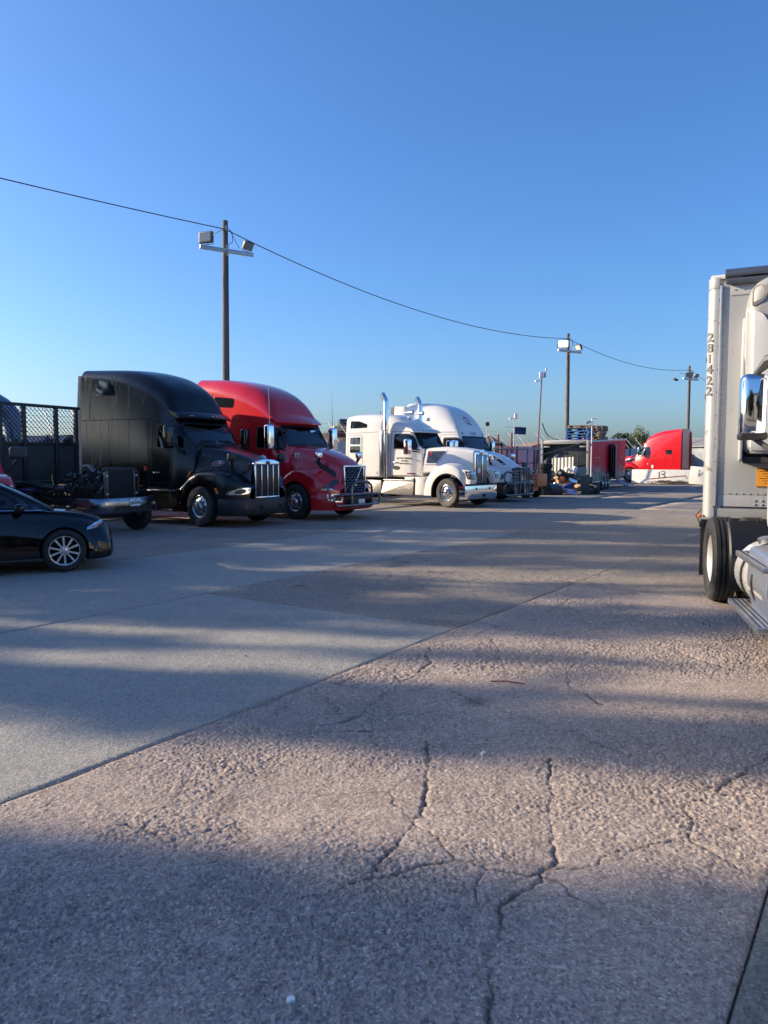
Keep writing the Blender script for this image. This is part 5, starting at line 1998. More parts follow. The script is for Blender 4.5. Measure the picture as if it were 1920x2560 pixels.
reefer()


def right_tractor():
    root = thing('semi_truck', 'white tractor coupled to the refrigerated trailer showing chrome mirror and step', 'truck', (5.15, 8.98, 0), R(-105.4))
    for s in (-1, 1):
        MB().box((2.3, s * .43, .88), (5.6, .09, .26)).build('frame_rail', 'frame_black', root, bevel=.008)
        for x in (0,):
            wheel(root, x, s * 1.07, s, kind='dual', rim='alu_rim')
            wheel(root, x, s * .72, s, kind='dual', rim='alu_rim')
        # quarter fender ahead of the drive wheel
        rings = []
        for a in np.linspace(R(-28), R(58), 11):
            c, q = math.cos(a), math.sin(a)
            r_ = .60
            rings.append([(c * r_ + (0.0), s * .60, .50 + q * r_), (c * r_, s * 1.03, .50 + q * r_), (c * r_ - .015, s * 1.05, .50 + q * r_ - .02), (c * r_ - .03, s * 1.03, .50 + q * (r_ - .03)), (c * (r_ - .03), s * .60, .50 + q * (r_ - .03))])
        MB().loft(rings).build('quarter_fender', 'black_plastic', root, smooth=40)
        MB().box((-.64, s * .92, .58), (.02, .60, .74), (0, .07, 0)).build('mud_flap', 'black_plastic', root, bevel=.004)
        t = fuel_tank(root, 1.72, 3.05, s * .88, .62, .315, 'tank_white', 2)
        MB().cyl((1.95, s * .96, .91), (1.96, s * .98, .97), .055, n=12).build('filler_cap', 'aluminium', t)
        # tread-plate cover and steps
        MB().prism(rpoly([(.56, .22), (.90, .24), (1.14, .34), (1.2, .62), (1.18, .93), (.9, .97)], .04), 'x', 2.42, 3.25).build('step_cover', 'ribbed_alu', root, bevel=.01) if s > 0 else MB().prism(rpoly([(-.56, .22), (-.90, .24), (-1.14, .34), (-1.2, .62), (-1.18, .93), (-.9, .97)], .04), 'x', 2.42, 3.25).build('step_cover', 'ribbed_alu', root, bevel=.01)
        for nm, x0, x1, y0, y1, z in (('lower_step', 2.08, 3.45, 1.10, 1.30, .36), ('upper_step', 2.18, 3.4, 1.04, 1.26, .84)):
            st = MB().box(((x0 + x1) / 2, s * (y0 + y1) / 2, z), (x1 - x0, y1 - y0, .05)).build(nm, 'aluminium', root, bevel=.008)
            mb = MB()
            for i in range(30):
                for j in range(4):
                    mb.box((x0 + .05 + (x1 - x0 - .1) * i / 29, s * (y0 + .035 + (y1 - y0 - .07) * j / 3), z + .0255), (.030, .012, .004))
            mb.build('tread_slots', 'gap', st)['kind'] = 'stuff'
        wheel(root, 5.6, s * 1.07, s, rim='alu_rim')
    mb = MB()
    mb.cyl((0, -.9, .515), (0, .9, .515), .08)
    mb.box((.2, 0, 1.0), (1.4, .7, .12))
    mb.build('axles', 'frame_black', root)
    # cab, kept inside the step line
    st = [(3.12, .98, 2.86, 1.12, 1.0, .2, .08), (3.5, .98, 2.96, 1.14, 1.0, .2, .08), (4.3, .98, 2.92, 1.14, .98, .18, .08), (4.5, .98, 2.72, 1.12, .94, .1, .08), (4.95, .98, 2.1, 1.02, .86, .06, .06)]
    b = body('cab', 'white_paint_b', root, st, p=2.6)
    bv = bvh_of(b)
    win = rpoly([(3.75, 2.0), (4.62, 2.0), (4.46, 2.5), (4.2, 2.62), (3.75, 2.62)], .08)
    ws = rpoly([(-.84, 2.16), (.84, 2.16), (.80, 2.66), (-.80, 2.66)], .08)
    cut(b, [MB().prism(win, 'y', -2, 2), MB().prism(ws, 'x', 3.5, 8)])
    for v in 'RL':
        glaze(root, bv, 'door_window', win, v)
        door(root, bv, rpoly([(3.6, 1.1), (4.8, 1.1), (4.88, 2.0), (4.5, 2.7), (3.6, 2.7)], .07), v, handle=(3.8, 1.5))
    glaze(root, bv, 'windscreen', ws, 'F' if False else ((12, 0, 0), (0, 1, 0), (0, 0, 1), (-1, 0, 0)), m='windscreen_glass', wd=.05)
    body('bonnet', 'white_paint_b', root, [(4.88, 1.2, 2.1, 1.0, .84, .24, .05), (5.6, 1.15, 1.98, .9, .7, .26, .06), (6.4, .85, 1.7, .7, .54, .22, .05), (6.75, .8, 1.5, .6, .48, .12, .04)], p=1.6)
    zs = fn([(-.72, 1.0), (-.3, 1.34), (0, 1.44), (.6, 1.34), (1.16, .96)])
    yo = fn([(-.72, 1.18), (.5, 1.18), (.9, 1.05), (1.16, .8)])
    yi = fn([(-.72, .95), (.5, .8), (1.16, .5)])
    zi = fn([(-.72, 1.02), (0, 1.5), (.6, 1.44), (1.16, 1.0)])
    for s in (-1, 1):
        f = arch_fender('front_wing', 'white_paint_b', root, s, arch_xs(-.72, 1.16, .60), zs, yo, yi, zi, lipf(.60, .5, .5, .9))
        f.location = (5.6, 0, 0)
        # rounded rear corner panel of the cab
        MB().prism(rpoly([(3.10, 1.16), (3.5, 1.1), (3.5, 1.64), (3.10, 1.62)], .12), 'y', s * 1.10, s * 1.19).build('cab_corner', 'white_paint_b', root, bevel=.03)
        m_ = mirror(root, 3.34, s * 1.36, 1.90, 2.41, 'chrome', dx=.20, dy=.17)
        bx('mirror_cap', 'black_plastic', root, (3.34, s * 1.36, 1.915), (.175, .205, .06), bevel=.02)
        mb = MB()
        mb.tube([(3.34, s * 1.36, 1.91), (3.40, s * 1.28, 1.84), (3.6, s * 1.16, 1.72)], .022, 8)
        mb.tube([(3.36, s * 1.36, 2.40), (3.42, s * 1.28, 2.50), (3.62, s * 1.10, 2.56)], [.02, .05, .045], 8)
        mb.build('mirror_arm', 'grey_plastic', root)
    wrap('bumper', 'white_paint_b', root, [(7.0, 0), (6.95, .6), (6.6, 1.05), (6.25, 1.18)], [(0, .3), (.03, .4), (.03, .7), (0, .78), (-.06, .78), (-.06, .3)])
    MB().box((6.78, 0, 1.15), (.06, .9, .6)).build('grille', 'grille_mesh', root, bevel=.02)


right_tractor()

# ------------------------------------------------------------ stake-bed truck with its cab and bonnet taken off


def stripped():
    random.seed(11)
    ang = -R(24.8)
    root = thing('stripped_truck', 'stake-bed truck without cab showing bare engine, radiator and chrome bumper', 'truck', (-6.38, 17.92, 0), ang)
    # local: x forward, bumper at x=.55; near side y=-; front axle x=0
    for s in (-1, 1):
        MB().box((-2.6, s * .40, .72), (6.0, .08, .18)).build('frame_rail', 'frame_black', root, bevel=.006)
        wheel(root, -.1, s * .86, s, r=.40, wd=.24, rim='dark_rim')
        wheel(root, -4.3, s * .95, s, r=.40, wd=.24, rim='dark_rim', kind='dual')
        wheel(root, -4.3, s * .68, s, r=.40, wd=.24, rim='dark_rim', kind='dual')
    mb = MB()
    mb.cyl((-.1, -.8, .4), (-.1, .8, .4), .06)
    mb.cyl((-4.3, -.8, .4), (-4.3, .8, .4), .09)
    mb.build('axles', 'frame_black', root)
    # bumper
    plan = [(.62, 0), (.60, .45), (.54, .78), (.44, .93), (.24, 1.0), (-.1, 1.02)]
    b = wrap('bumper', 'dark_chrome', root, plan, [(0, .50), (.03, .56), (.03, .76), (0, .84), (-.04, .84), (-.04, .50)])
    bb = bvh_of(b)
    panel('bumper_insert', 'black_plastic', root, bb, rpoly([(-.62, .54), (.62, .54), (.58, .66), (-.58, .66)], .03), 'F', off=.008)
    lp = panel('licence_plate', 'white_vinyl', root, bb, rect(-.16, .17, .645, .815, .01), 'F', off=.02)
    text('529G3W3', .092, 'plate_blue', lp, (.672, .005, .715), (0, 1, 0), (0, 0, 1), depth=.001, bold=.001, sx=.86)
    text('California', .035, 'red_vinyl', lp, (.672, -.0, .79), (0, 1, 0), (0, 0, 1), depth=.001)
    MB().tube([(.2, -.96, .6), (.05, -.7, .5), (-.1, -.5, .6)], .05, 8).build('bumper_bracket', 'frame_black', root)
    # radiator stack
    rd = MB().box((.16, .03, 1.13), (.09, .80, .62)).build('radiator', 'radiator_core', root, bevel=.01)
    for y in (-.40, .46):
        MB().box((.17, y, 1.13), (.11, .05, .66)).build('radiator_tank', 'galvanised_dark', rd, bevel=.012)
    MB().prism(rpoly([(-.46, 1.44), (.55, 1.44), (.62, 1.36), (.62, .86), (.70, 1.0), (.70, 1.38), (.60, 1.52), (-.30, 1.55), (-.46, 1.52)], .04), 'x', .10, .16).build('radiator_shroud', 'black_plastic', rd, bevel=.01)
    mb = MB()
    for z in (.92, 1.34):
        for y in (-.43, .50):
            mb.box((.235, y, z), (.03, .06, .05))
    mb.build('mount_clip', 'galvanised', rd, bevel=.006)
    # engine
    e = MB().box((-.55, 0, .98), (.95, .46, .5)).build('engine_block', 'engine_grime', root, bevel=.03)
    MB().box((-.55, 0, 1.30), (.9, .36, .16)).build('valve_cover', 'engine_grime', e, bevel=.03)
    mb = MB()
    for k in range(46):
        a = Vector((random.uniform(-1.1, -.02), random.uniform(-.46, .3), random.uniform(.95, 1.45)))
        bq = a + Vector((random.uniform(-.3, .3), random.uniform(-.25, .2), random.uniform(-.25, .22)))
        mid = (a + bq) / 2 + Vector((random.uniform(-.1, .1), random.uniform(-.15, .05), random.uniform(0, .14)))
        mb.tube([a, a.lerp(mid, .6), mid, mid.lerp(bq, .5), bq], random.choice((.010, .014, .022, .032)), 6)
    mb.build('hoses_and_wiring', 'black_rubber', e)['kind'] = 'stuff'
    mb = MB()
    for k in range(26):
        c = (random.uniform(-1.1, .0), random.uniform(-.44, .3), random.uniform(.9, 1.5))
        mb.box(c, tuple(random.uniform(.05, .16) for _ in range(3)), tuple(random.uniform(-.6, .6) for _ in range(3)))
    mb.build('brackets', 'engine_grime', e, bevel=.01)['kind'] = 'stuff'
    mb = MB()
    for (x, y, z, r_) in ((-.1, -.2, 1.0, .13), (-.1, .12, 1.18, .10), (-.12, -.3, 1.28, .08), (-.12, .2, .92, .11)):
        mb.cyl((x, y, z), (x + .07, y, z), r_, n=16)
    mb.tube([(-.2, -.35, 1.42), (-.45, -.3, 1.56), (-.7, -.2, 1.54)], .055, 10)
    mb.tube([(-.1, -.3, 1.36), (.05, -.38, 1.42), (.1, -.36, 1.46)], .03, 8)
    mb.build('pulleys_and_intake', 'galvanised_dark', e)['kind'] = 'stuff'
    mb = MB()
    for k in range(14):
        c = (random.uniform(-1.0, .1), random.uniform(-.5, -.3), random.uniform(.95, 1.5))
        mb.box(c, (.03, .03, .025), (.5, .3, .2))
    mb.build('clamps', 'galvanised', e)['kind'] = 'stuff'
    # corrugated air duct and dump gear
    pts = [(-1.0, -.5, 1.02), (-1.3, -.52, 1.05), (-1.7, -.52, 1.08), (-2.05, -.5, 1.14), (-2.4, -.48, 1.17), (-2.7, -.46, 1.08), (-2.95, -.45, .92)]
    fine = []
    rr = []
    for i in range(len(pts) - 1):
        for k in range(6):
            fine.append(tuple(Vector(pts[i]).lerp(Vector(pts[i + 1]), k / 6)))
            rr.append(.085 if k % 2 else .072)
    MB().tube(fine, rr, 12).build('air_duct', 'grey_plastic', root)
    o = MB().lathe([(.01, .62), (.17, .62), (.19, .66), (.20, 1.0), (.205, 1.02), (.19, 1.03), (.01, 1.03)], (-2.1, -.62, 0), 'z', 18).build('oil_tank', 'black_plastic', root)
    MB().lathe([(.208, .98), (.216, .98), (.216, 1.03), (.208, 1.03)], (-2.1, -.62, 0), 'z', 18, True).build('tank_lid', 'blue_lid', o)
    mb = MB()
    for k in range(16):
        a = Vector((random.uniform(-3.0, -1.0), random.uniform(-.6, .3), random.uniform(.75, 1.0)))
        mb.tube([a, a + Vector((random.uniform(-.4, .4), random.uniform(-.15, .15), random.uniform(.0, .2))), a + Vector((random.uniform(-.6, .6), random.uniform(-.2, .2), random.uniform(-.1, .1)))], random.choice((.015, .03, .05)), 7)
    mb.build('transmission_and_lines', 'engine_grime', root)['kind'] = 'stuff'
    MB().tube([(-1.32, -.55, 1.12), (-1.36, -.56, 1.26), (-1.36, -.56, 1.36)], .012, 6).build('dip_stick', 'yellow_plastic', root)
    # bed: headboard with posts, expanded metal above, plate below
    xb = -2.35
    bed = MB().box((xb - 1.9, 0, 1.14), (3.7, 2.4, .10)).build('bed_floor', 'frame_black', root, bevel=.01)
    MB().box((xb - 1.9, 0, .95), (3.6, .9, .28)).build('bed_subframe', 'frame_black', root)
    hb = MB().box((xb, 0, 1.66), (.035, 2.36, .92)).build('headboard_plate', 'olive_panel', root, bevel=.004)
    ys = (-1.16, -.50, .46, 1.10)
    for y in ys:
        MB().box((xb + .03, y, 2.08), (.08, .10, 1.98)).build('headboard_post', 'bed_black', root, bevel=.006)
    MB().box((xb + .01, 0, 3.04), (.09, 2.46, .075)).build('top_rail', 'bed_black', root, bevel=.008)
    MB().box((xb + .01, 0, 2.12), (.075, 2.36, .06)).build('mid_rail', 'bed_black', root, bevel=.008)
    cw, ch = .125, .056
    for a, b_ in zip(ys[:-1], ys[1:]):
        mb = MB()
        rows = int(.87 / ch)
        n = int((b_ - a) / (cw / 2)) + 1
        for r_ in range(rows + 1):
            z = 2.15 + r_ * ch
            for k in range(n):
                y0 = a + (b_ - a) * k / n
                y1 = a + (b_ - a) * (k + 1) / n
                up = ((k + r_) % 2)
                q = ch * .36
                z0, z1 = (z - q, z + q) if up else (z + q, z - q)
                ym = (y1 - y0) * .22
                mb.add([(xb, y0, z0 - .008), (xb, y0 + ym, z0 - .008), (xb, y1 - ym, z1 - .008), (xb, y1, z1 - .008), (xb + .010, y0, z0 + .008), (xb + .010, y0 + ym, z0 + .008), (xb + .010, y1 - ym, z1 + .008), (xb + .010, y1, z1 + .008)],
                       [(0, 1, 5, 4), (1, 2, 6, 5), (2, 3, 7, 6)])
        o = mb.build('expanded_metal', 'bed_black', root, smooth=0)
        o['kind'] = 'stuff'
    for s in (-1, 1):
        MB().box((xb - 1.9, s * 1.19, 1.45), (3.7, .03, .55)).build('bed_side', 'olive_panel', root, bevel=.004)
        MB().box((xb - 1.9, s * 1.19, 1.75), (3.7, .06, .06)).build('side_rail', 'bed_black', root, bevel=.006)


stripped()

# ------------------------------------------------------------ black saloon car


def sedan():
    root = thing('parked_car', 'glossy black saloon car with ten-spoke silver alloy wheels', 'car', (-5.31, 12.37, 0), R(28))
    st = [(-3.68, .36, .78, .62, .55, .12, .05), (-3.6, .24, .96, .76, .70, .10, .04), (-3.3, .18, 1.04, .86, .78, .09, .03), (-2.7, .17, 1.03, .89, .80, .09, .03), (-1.9, .17, .99, .89, .81, .08, .02), (-.9, .17, .96, .89, .81, .08, .02),
          (-.35, .17, .945, .885, .79, .09, .03), (.2, .17, .89, .875, .76, .10, .04), (.45, .17, .82, .85, .70, .11, .04), (.60, .18, .745, .80, .62, .10, .03), (.69, .19, .66, .73, .54, .09, .03), (.74, .21, .56, .62, .46, .08, .02), (.765, .25, .46, .52, .40, .07, .02)]
    b = body('body', 'black_gloss', root, st, step=.05, p=2.4)
    bv = bvh_of(b)
    cs = []
    for x in (0, -2.7):
        cs.append(MB().prism([(x + .36 * math.cos(a), .33 + .36 * math.sin(a)) for a in np.linspace(0, 2 * math.pi, 28)[:-1]], 'y', -1.5, -.62))
        cs.append(MB().prism([(x + .36 * math.cos(a), .33 + .36 * math.sin(a)) for a in np.linspace(0, 2 * math.pi, 28)[:-1]], 'y', .62, 1.5))
    cut(b, cs, 'gap')
    gs = [(-3.05, .9, 1.0, .74, .66, .05, .03), (-2.5, .9, 1.30, .80, .60, .10, .04), (-2.1, .9, 1.39, .82, .58, .10, .05), (-1.5, .9, 1.42, .83, .57, .10, .05), (-.95, .9, 1.36, .83, .57, .10, .05), (-.6, .9, 1.20, .82, .62, .08, .05), (-.12, .88, .94, .78, .70, .03, .04)]
    g = body('greenhouse', 'black_gloss', root, gs, step=.05, p=1.2)
    bg_ = bvh_of(g)
    for v in 'RL':
        panel('side_window', 'dark_glass', root, bg_, rpoly([(-1.52, 1.02), (-.62, .99), (-.78, 1.16), (-1.05, 1.30), (-1.52, 1.34)], .03), v, off=.006)
        panel('side_window', 'dark_glass', root, bg_, rpoly([(-2.55, 1.05), (-1.60, 1.02), (-1.60, 1.34), (-2.15, 1.31), (-2.48, 1.2)], .03), v, off=.006)
        panel('quarter_light', 'dark_glass', root, bg_, [(-.56, .985), (-.26, .965), (-.60, 1.13), (-.66, 1.13)], v, off=.006)
        band('window_trim', 'dull_chrome', root, bg_, [(-2.6, 1.0), (-.3, .955)], v, wd=.014, closed=False, off=.01)
        d = band('door_seam', 'gap', root, bv, [(-.40, .22), (-.36, .60), (-.50, .93)], v, wd=.008, closed=False, off=.001, thick=.005)
        band('door_seam', 'gap', root, bv, [(-1.56, .22), (-1.58, .93)], v, wd=.008, closed=False, off=.001, thick=.005)
        s = -1 if v == 'R' else 1
        o = MB().box((-.62, s * 1.0, 1.0), (.13, .20, .14)).build('wing_mirror', 'black_gloss', root, bevel=.045, seg=3)
        bx('mirror_foot', 'black_gloss', o, (-.60, s * .9, .95), (.07, .12, .05), bevel=.015)
        # lamp cluster on the front corner
        dd = Vector((-.6, -s * .8, 0)).normalized()
        U = Vector((dd.y, -dd.x, 0))
        vw = (tuple(Vector((.54, s * .80, 0)) - dd * 3), tuple(U), (0, 0, 1), tuple(dd))
        k = -s
        hl = panel('headlamp', 'lamp_clear', root, bv, rpoly([(k * .24, .775), (k * .10, .765), (-k * .14, .675), (-k * .17, .63), (k * .0, .655)], .015), vw, off=.006, cell=.05)
        panel('turn_signal', 'amber', hl, bv, rpoly([(k * .15, .73), (k * .06, .72), (-k * .10, .645), (k * .0, .665)], .01), vw, off=.010, thick=.01, cell=.05)
        for x in (0, -2.7):
            wheel(root, x, s * .765, s, r=.325, wd=.21, rim='alloy', kind='sedan', spin=.35)
        MB().box((-1.3, s * .885, .205), (2.0, .03, .05)).build('sill_trim', 'black_plastic', root, bevel=.012)
        panel('tail_lamp', 'red_vinyl', root, bv, rect(-3.58, -3.3, .78, .92, .03), v, off=.006)
    panel('windscreen', 'dark_glass', root, bg_, rpoly([(-.70, .98), (.70, .98), (.56, 1.32), (-.56, 1.32)], .05), 'F', off=.005)
    panel('rear_window', 'dark_glass', root, bg_, rpoly([(-.62, 1.04), (.62, 1.04), (.54, 1.30), (-.54, 1.30)], .05), 'B', off=.005)
    panel('lower_grille', 'black_plastic', root, bv, rpoly([(-.45, .28), (.45, .28), (.38, .44), (-.38, .44)], .04), 'F', off=.005)
    mb = MB()
    mb.cyl((0, -.7, .32), (0, .7, .32), .05)
    mb.cyl((-2.7, -.7, .32), (-2.7, .7, .32), .05)
    mb.build('axles', 'frame_black', root)


sedan()


def pickup():
    root = thing('parked_pickup', 'red pickup truck with dark side mirror beside the black saloon', 'pickup truck', (-7.88, 14.2, 0), R(-58))
    st = [(-.75, .55, 1.44, .92, .84, .10, .04), (0, .55, 1.44, .93, .84, .12, .05), (.6, .5, 1.40, .92, .82, .14, .05), (.85, .5, 1.30, .88, .76, .16, .04), (.98, .52, 1.15, .78, .66, .14, .03)]
    b = body('bonnet', 'red_paint', root, st, p=2.4)
    bv = bvh_of(b)
    cab = body('cab', 'red_paint', root, [(-5.2, .55, 1.25, .93, .88, .06, .0), (-2.55, .55, 1.26, .93, .88, .06, .0), (-2.45, .55, 1.85, .93, .72, .08, .04), (-1.5, .55, 1.9, .93, .70, .1, .05), (-1.15, .55, 1.82, .93, .72, .08, .05), (-.72, .55, 1.42, .92, .80, .05, .04)], p=2.4)
    bc = bvh_of(cab)
    panel('windscreen', 'dark_glass', root, bc, rpoly([(-.72, 1.46), (.72, 1.46), (.62, 1.8), (-.62, 1.8)], .06), 'F', off=.005)
    for v in 'RL':
        s = -1 if v == 'R' else 1
        panel('side_window', 'dark_glass', root, bc, rpoly([(-2.3, 1.3), (-1.05, 1.3), (-1.35, 1.7), (-2.3, 1.75)], .05), v, off=.005)
        dd = Vector((-.75, -s * .66, 0)).normalized()
        U = Vector((dd.y, -dd.x, 0))
        vw = (tuple(Vector((.75, s * .8, 0)) - dd * 3), tuple(U), (0, 0, 1), tuple(dd))
        panel('headlamp', 'lamp_clear', root, bv, rpoly([(-.24, 1.0), (.2, 1.0), (.24, 1.28), (-.2, 1.24)], .04), vw, off=.008)
        m_ = MB().box((-1.0, s * 1.08, 1.86), (.13, .34, .24)).build('door_mirror', 'grey_plastic', root, bevel=.05, seg=3)
        MB().tube([(-1.0, s * 1.1, 1.76), (-1.02, s * .92, 1.55), (-1.02, s * .84, 1.40)], .03, 8).build('mirror_arm', 'black_plastic', root)
        for x in (.1, -3.5):
            wheel(root, x, s * .82, s, r=.38, wd=.24, rim='dark_rim')
    mb = MB()
    mb.cyl((.1, -.75, .38), (.1, .75, .38), .06)
    mb.cyl((-3.5, -.75, .38), (-3.5, .75, .38), .06)
    mb.box((-2, 0, .5), (5.5, .9, .14))
    mb.build('axles_and_frame', 'frame_black', root)
    wrap('bumper', 'dull_chrome', root, [(1.05, 0), (1.02, .5), (.9, .8), (.7, .93)], [(0, .42), (.02, .48), (.02, .6), (0, .66), (-.05, .66), (-.05, .42)])


pickup()


def loader():
    root = thing('boom_machine', 'machine with a curved blue-grey boom behind the stake bed', 'machine', (-11.9, 24.6, 0), R(10))
    MB().box((0, 0, 1.2), (3.0, 1.8, 1.1)).build('machine_body', 'engine_grime', root, bevel=.12)
    random.seed(8)
    mb = MB()
    for k in range(26):
        mb.box((random.uniform(-1.3, 2.4), random.uniform(-.9, .5), random.uniform(1.7, 2.35)), tuple(random.uniform(.15, .4) for _ in range(3)), tuple(random.uniform(-.5, .5) for _ in range(3)))
    mb.build('engine_parts', 'engine_grime', root, bevel=.02)['kind'] = 'stuff'
    for dz, r_ in ((0, .22), (-.30, .12)):
        pts = []
        for a in np.linspace(R(175), R(-5), 16):
            pts.append((-.9 + (1.05 + dz) * math.cos(a) * 1.0, 0, 2.45 + (1.25 + dz) * math.sin(a)))
        pts += [(.28 + dz * .4, 0, 2.2), (.55, 0, 1.85), (1.0, 0, 1.6)] if dz == 0 else []
        MB().tube(pts, r_, 14).build('boom', 'blue_grey_paint', root)
    bx('counterweight', 'grey_plastic', root, (-1.0, -.2, 2.6), (.6, .4, .3), bevel=.03)
    for s in (-1, 1):
        for x in (-1, 1):
            wheel(root, x, s * 1.0, s, r=.5, wd=.3, rim='dark_rim')


loader()


# ------------------------------------------------------------ enclosed trailer, pallets, junk
def enclosed():
    root = thing('enclosed_trailer', 'red enclosed trailer with peeling paint, dark tail door and open side door', 'trailer', (9.6, 40.49, 0), math.atan2(.88, .47))
    L_, W, zb, zt = 10.0, 2.5, .36, 2.68
    parts = []

    def add(name, m, c, d, bevel=.006, par=root):
        o = MB().box(c, d).build(name, m, par, bevel=bevel)
        parts.append(o)
        return o
    zc, hz = (zb + zt) / 2, zt - zb
    y = -W / 2
    add('floor', 'frame_black', (L_ / 2, 0, zb + .04), (L_, W - .1, .08))
    add('roof', 'reefer_white', (L_ / 2, 0, zt), (L_, W, .05))
    add('wall', 'peeling_red', (L_ / 2, -y, zc), (L_, .05, hz))
    add('wall', 'peeling_red', (L_, 0, zc), (.05, W, hz))
    d0, d1 = 5.75, 6.95
    add('wall', 'peeling_red', (d0 / 2, y, zc), (d0, .05, hz))
    add('wall', 'peeling_red', ((d1 + L_) / 2, y, zc), (L_ - d1, .05, hz))
    add('wall', 'peeling_red', ((d0 + d1) / 2, y, zt - .18), (d1 - d0, .05, .36))
    add('lining', 'trailer_lining', (L_ / 2, -y - .05, zc), (L_ - .1, .04, hz - .1))
    add('lining', 'trailer_lining', (d0 / 2, y + .05, zc), (d0 - .04, .04, hz - .1))
    add('lining', 'trailer_lining', (L_ - .06, 0, zc), (.04, W - .14, hz - .1))
    for k in range(1, 6):
        add('lining_seam', 'galvanised_dark', (.2 + k * 1.2, -y - .075, zc), (.03, .01, hz - .2))
    for x, wd in ((d0 - .02, .05), (d1 + .02, .05)):
        add('door_jamb', 'galvanised', (x, y - .02, zc - .1), (.05, .06, hz - .3))
    # open door leaf folded back along the wall
    dr = MB().box((0, 0, 0), (1.15, .05, 1.95)).build('open_door', 'trailer_lining', root, bevel=.006)
    dr.location = (d0 - .50, y - .20, zc - .05)
    dr.rotation_euler = (0, 0, R(14))
    parts.append(dr)
    bx('door_edge', 'galvanised', dr, (.57, 0, 0), (.02, .06, 1.95), bevel=.004)
    # rear frame
    for s in (-1, 1):
        add('rear_post', 'white_trim', (-.02, s * (W / 2 - .03), zc), (.10, .12, hz + .06), .01)
        add('corner_gusset', 'white_trim', (-.03, s * (W / 2 - .28), zt - .30), (.05, .34, .08), .006)
    add('tail_door', 'trailer_lining', (.30, 0, zc), (.05, W - .12, hz - .12))
    for k in range(1, 4):
        add('lining_seam', 'galvanised_dark', (.268, -W / 2 + k * W / 4, zc), (.012, .02, hz - .2))
    add('rear_header', 'white_trim', (-.02, 0, zt - .08), (.09, W - .2, .16), .01)
    add('top_rail', 'galvanised', (L_ / 2, y - .012, zt - .03), (L_, .04, .09), .006)
    add('bottom_rail', 'galvanised', (L_ / 2 - 1.6, y - .012, zb + .06), (3.3 * 2, .04, .1), .006) if False else add('bottom_rail', 'galvanised', (1.45, y - .012, zb + .05), (2.9, .04, .1), .006)
    for k in range(15):
        add('side_lamp', 'white_trim', (.1 + k * .19, y - .034, zb + .02), (.04, .01, .03), 0)
    o = MB().bar((-.35, -1.2, 2.62), (-.30, 1.2, 1.95), .05, .05).build('diagonal_bar', 'black_plastic', root)  # thin dark bar slanting across the tail
    parts.append(o)
    # hatch outlines on the side
    for (x0, x1, z0_, z1_) in ((1.6, 2.4, 1.0, 1.75), (8.0, 8.8, 1.0, 1.6)):
        for a, b_ in (((x0, z0_), (x1, z0_)), ((x1, z0_), (x1, z1_)), ((x1, z1_), (x0, z1_)), ((x0, z1_), (x0, z0_))):
            parts.append(MB().bar((a[0], y - .03, a[1]), (b_[0], y - .03, b_[1]), .02, .035, up=(0, 1, 0)).build('hatch_trim', 'galvanised', root))
    # triple-axle mudguards
    for k, x in enumerate((3.28, 4.05, 4.82)):
        rings = []
        for a in np.linspace(0, math.pi, 9):
            q = [(x + r_ * math.cos(a), yy, .36 + r_ * math.sin(a)) for r_, yy in ((.40, y + .02), (.40, y - .12), (.375, y - .12), (.375, y + .02))]
            rings.append(q)
        parts.append(MB().loft(rings).build('mudguard', 'galvanised', root))
    for o in parts:
        if o.location.length == 0:
            for v in o.data.vertices:
                v.co.z += .0305 * v.co.x
        else:
            o.location.z += .0305 * o.location.x
            o.rotation_euler.y = -.0305
    for x in (3.28, 4.05, 4.82):
        for s in (-1, 1):
            wheel(root, x, s * 1.24, s, r=.35, wd=.2, rim='steel_rim')
    mb = MB()
    for x in (3.28, 4.05, 4.82):
        mb.cyl((x, -1.2, .35), (x, 1.2, .35), .05)
    mb.bar((L_ - .2, -.5, .62), (L_ + 1.3, 0, .62), .1, .12)
    mb.bar((L_ - .2, .5, .62), (L_ + 1.3, 0, .62), .1, .12)
    mb.cyl((L_ + .9, 0, 0), (L_ + .9, 0, .95), .05)
    for x in (1.0, 3.0, 5.5, 8.0):
        mb.box((x, 0, zb + .0305 * x - .06), (.1, 2.3, .12))
    mb.build('axles_and_tongue', 'frame_black', root)
    mb = MB()
    mb.bar((7.1, y - .7, .12), (7.5, y - .05, .5), .3, .05)
    mb.build('door_step', 'galvanised', root)


enclosed()

bd = MB().box((0, 0, 0), (1.2, .10, .022)).mesh('board', None, 0)
sg = MB().box((0, 0, 0), (.10, 1.0, .10)).mesh('stringer', None, 0)
PM = {}


def pallet(label, x, y, z, rz, m, group, miss=()):
    p = thing('pallet', label, 'pallet', (x, y, z), rz, group)
    if m not in PM:
        a, b = bd.copy(), sg.copy()
        a.materials.append(MATS[m])
        b.materials.append(MATS[m])
        PM[m] = (a, b)
    a, b = PM[m]
    for k in range(7):
        if k not in miss:
            link('board', a, p, (0, -.45 + .15 * k, .145), (0, 0, random.uniform(-.02, .02)))
    for k in range(3):
        link('stringer', b, p, (-.55 + .55 * k, 0, .083))
        link('board', a, p, (0, -.45 + .45 * k, .021))


random.seed(21)
tdir = Vector((.47, .88, 0)).normalized()
trt = Vector((tdir.y, -tdir.x, 0))
O_ = Vector((9.6, 40.49, 0))
rzp = math.atan2(.88, .47) + math.pi / 2


def roofpos(t, s):
    q = O_ + tdir * t + trt * s
    return q.x, q.y, 2.71 + .0305 * t


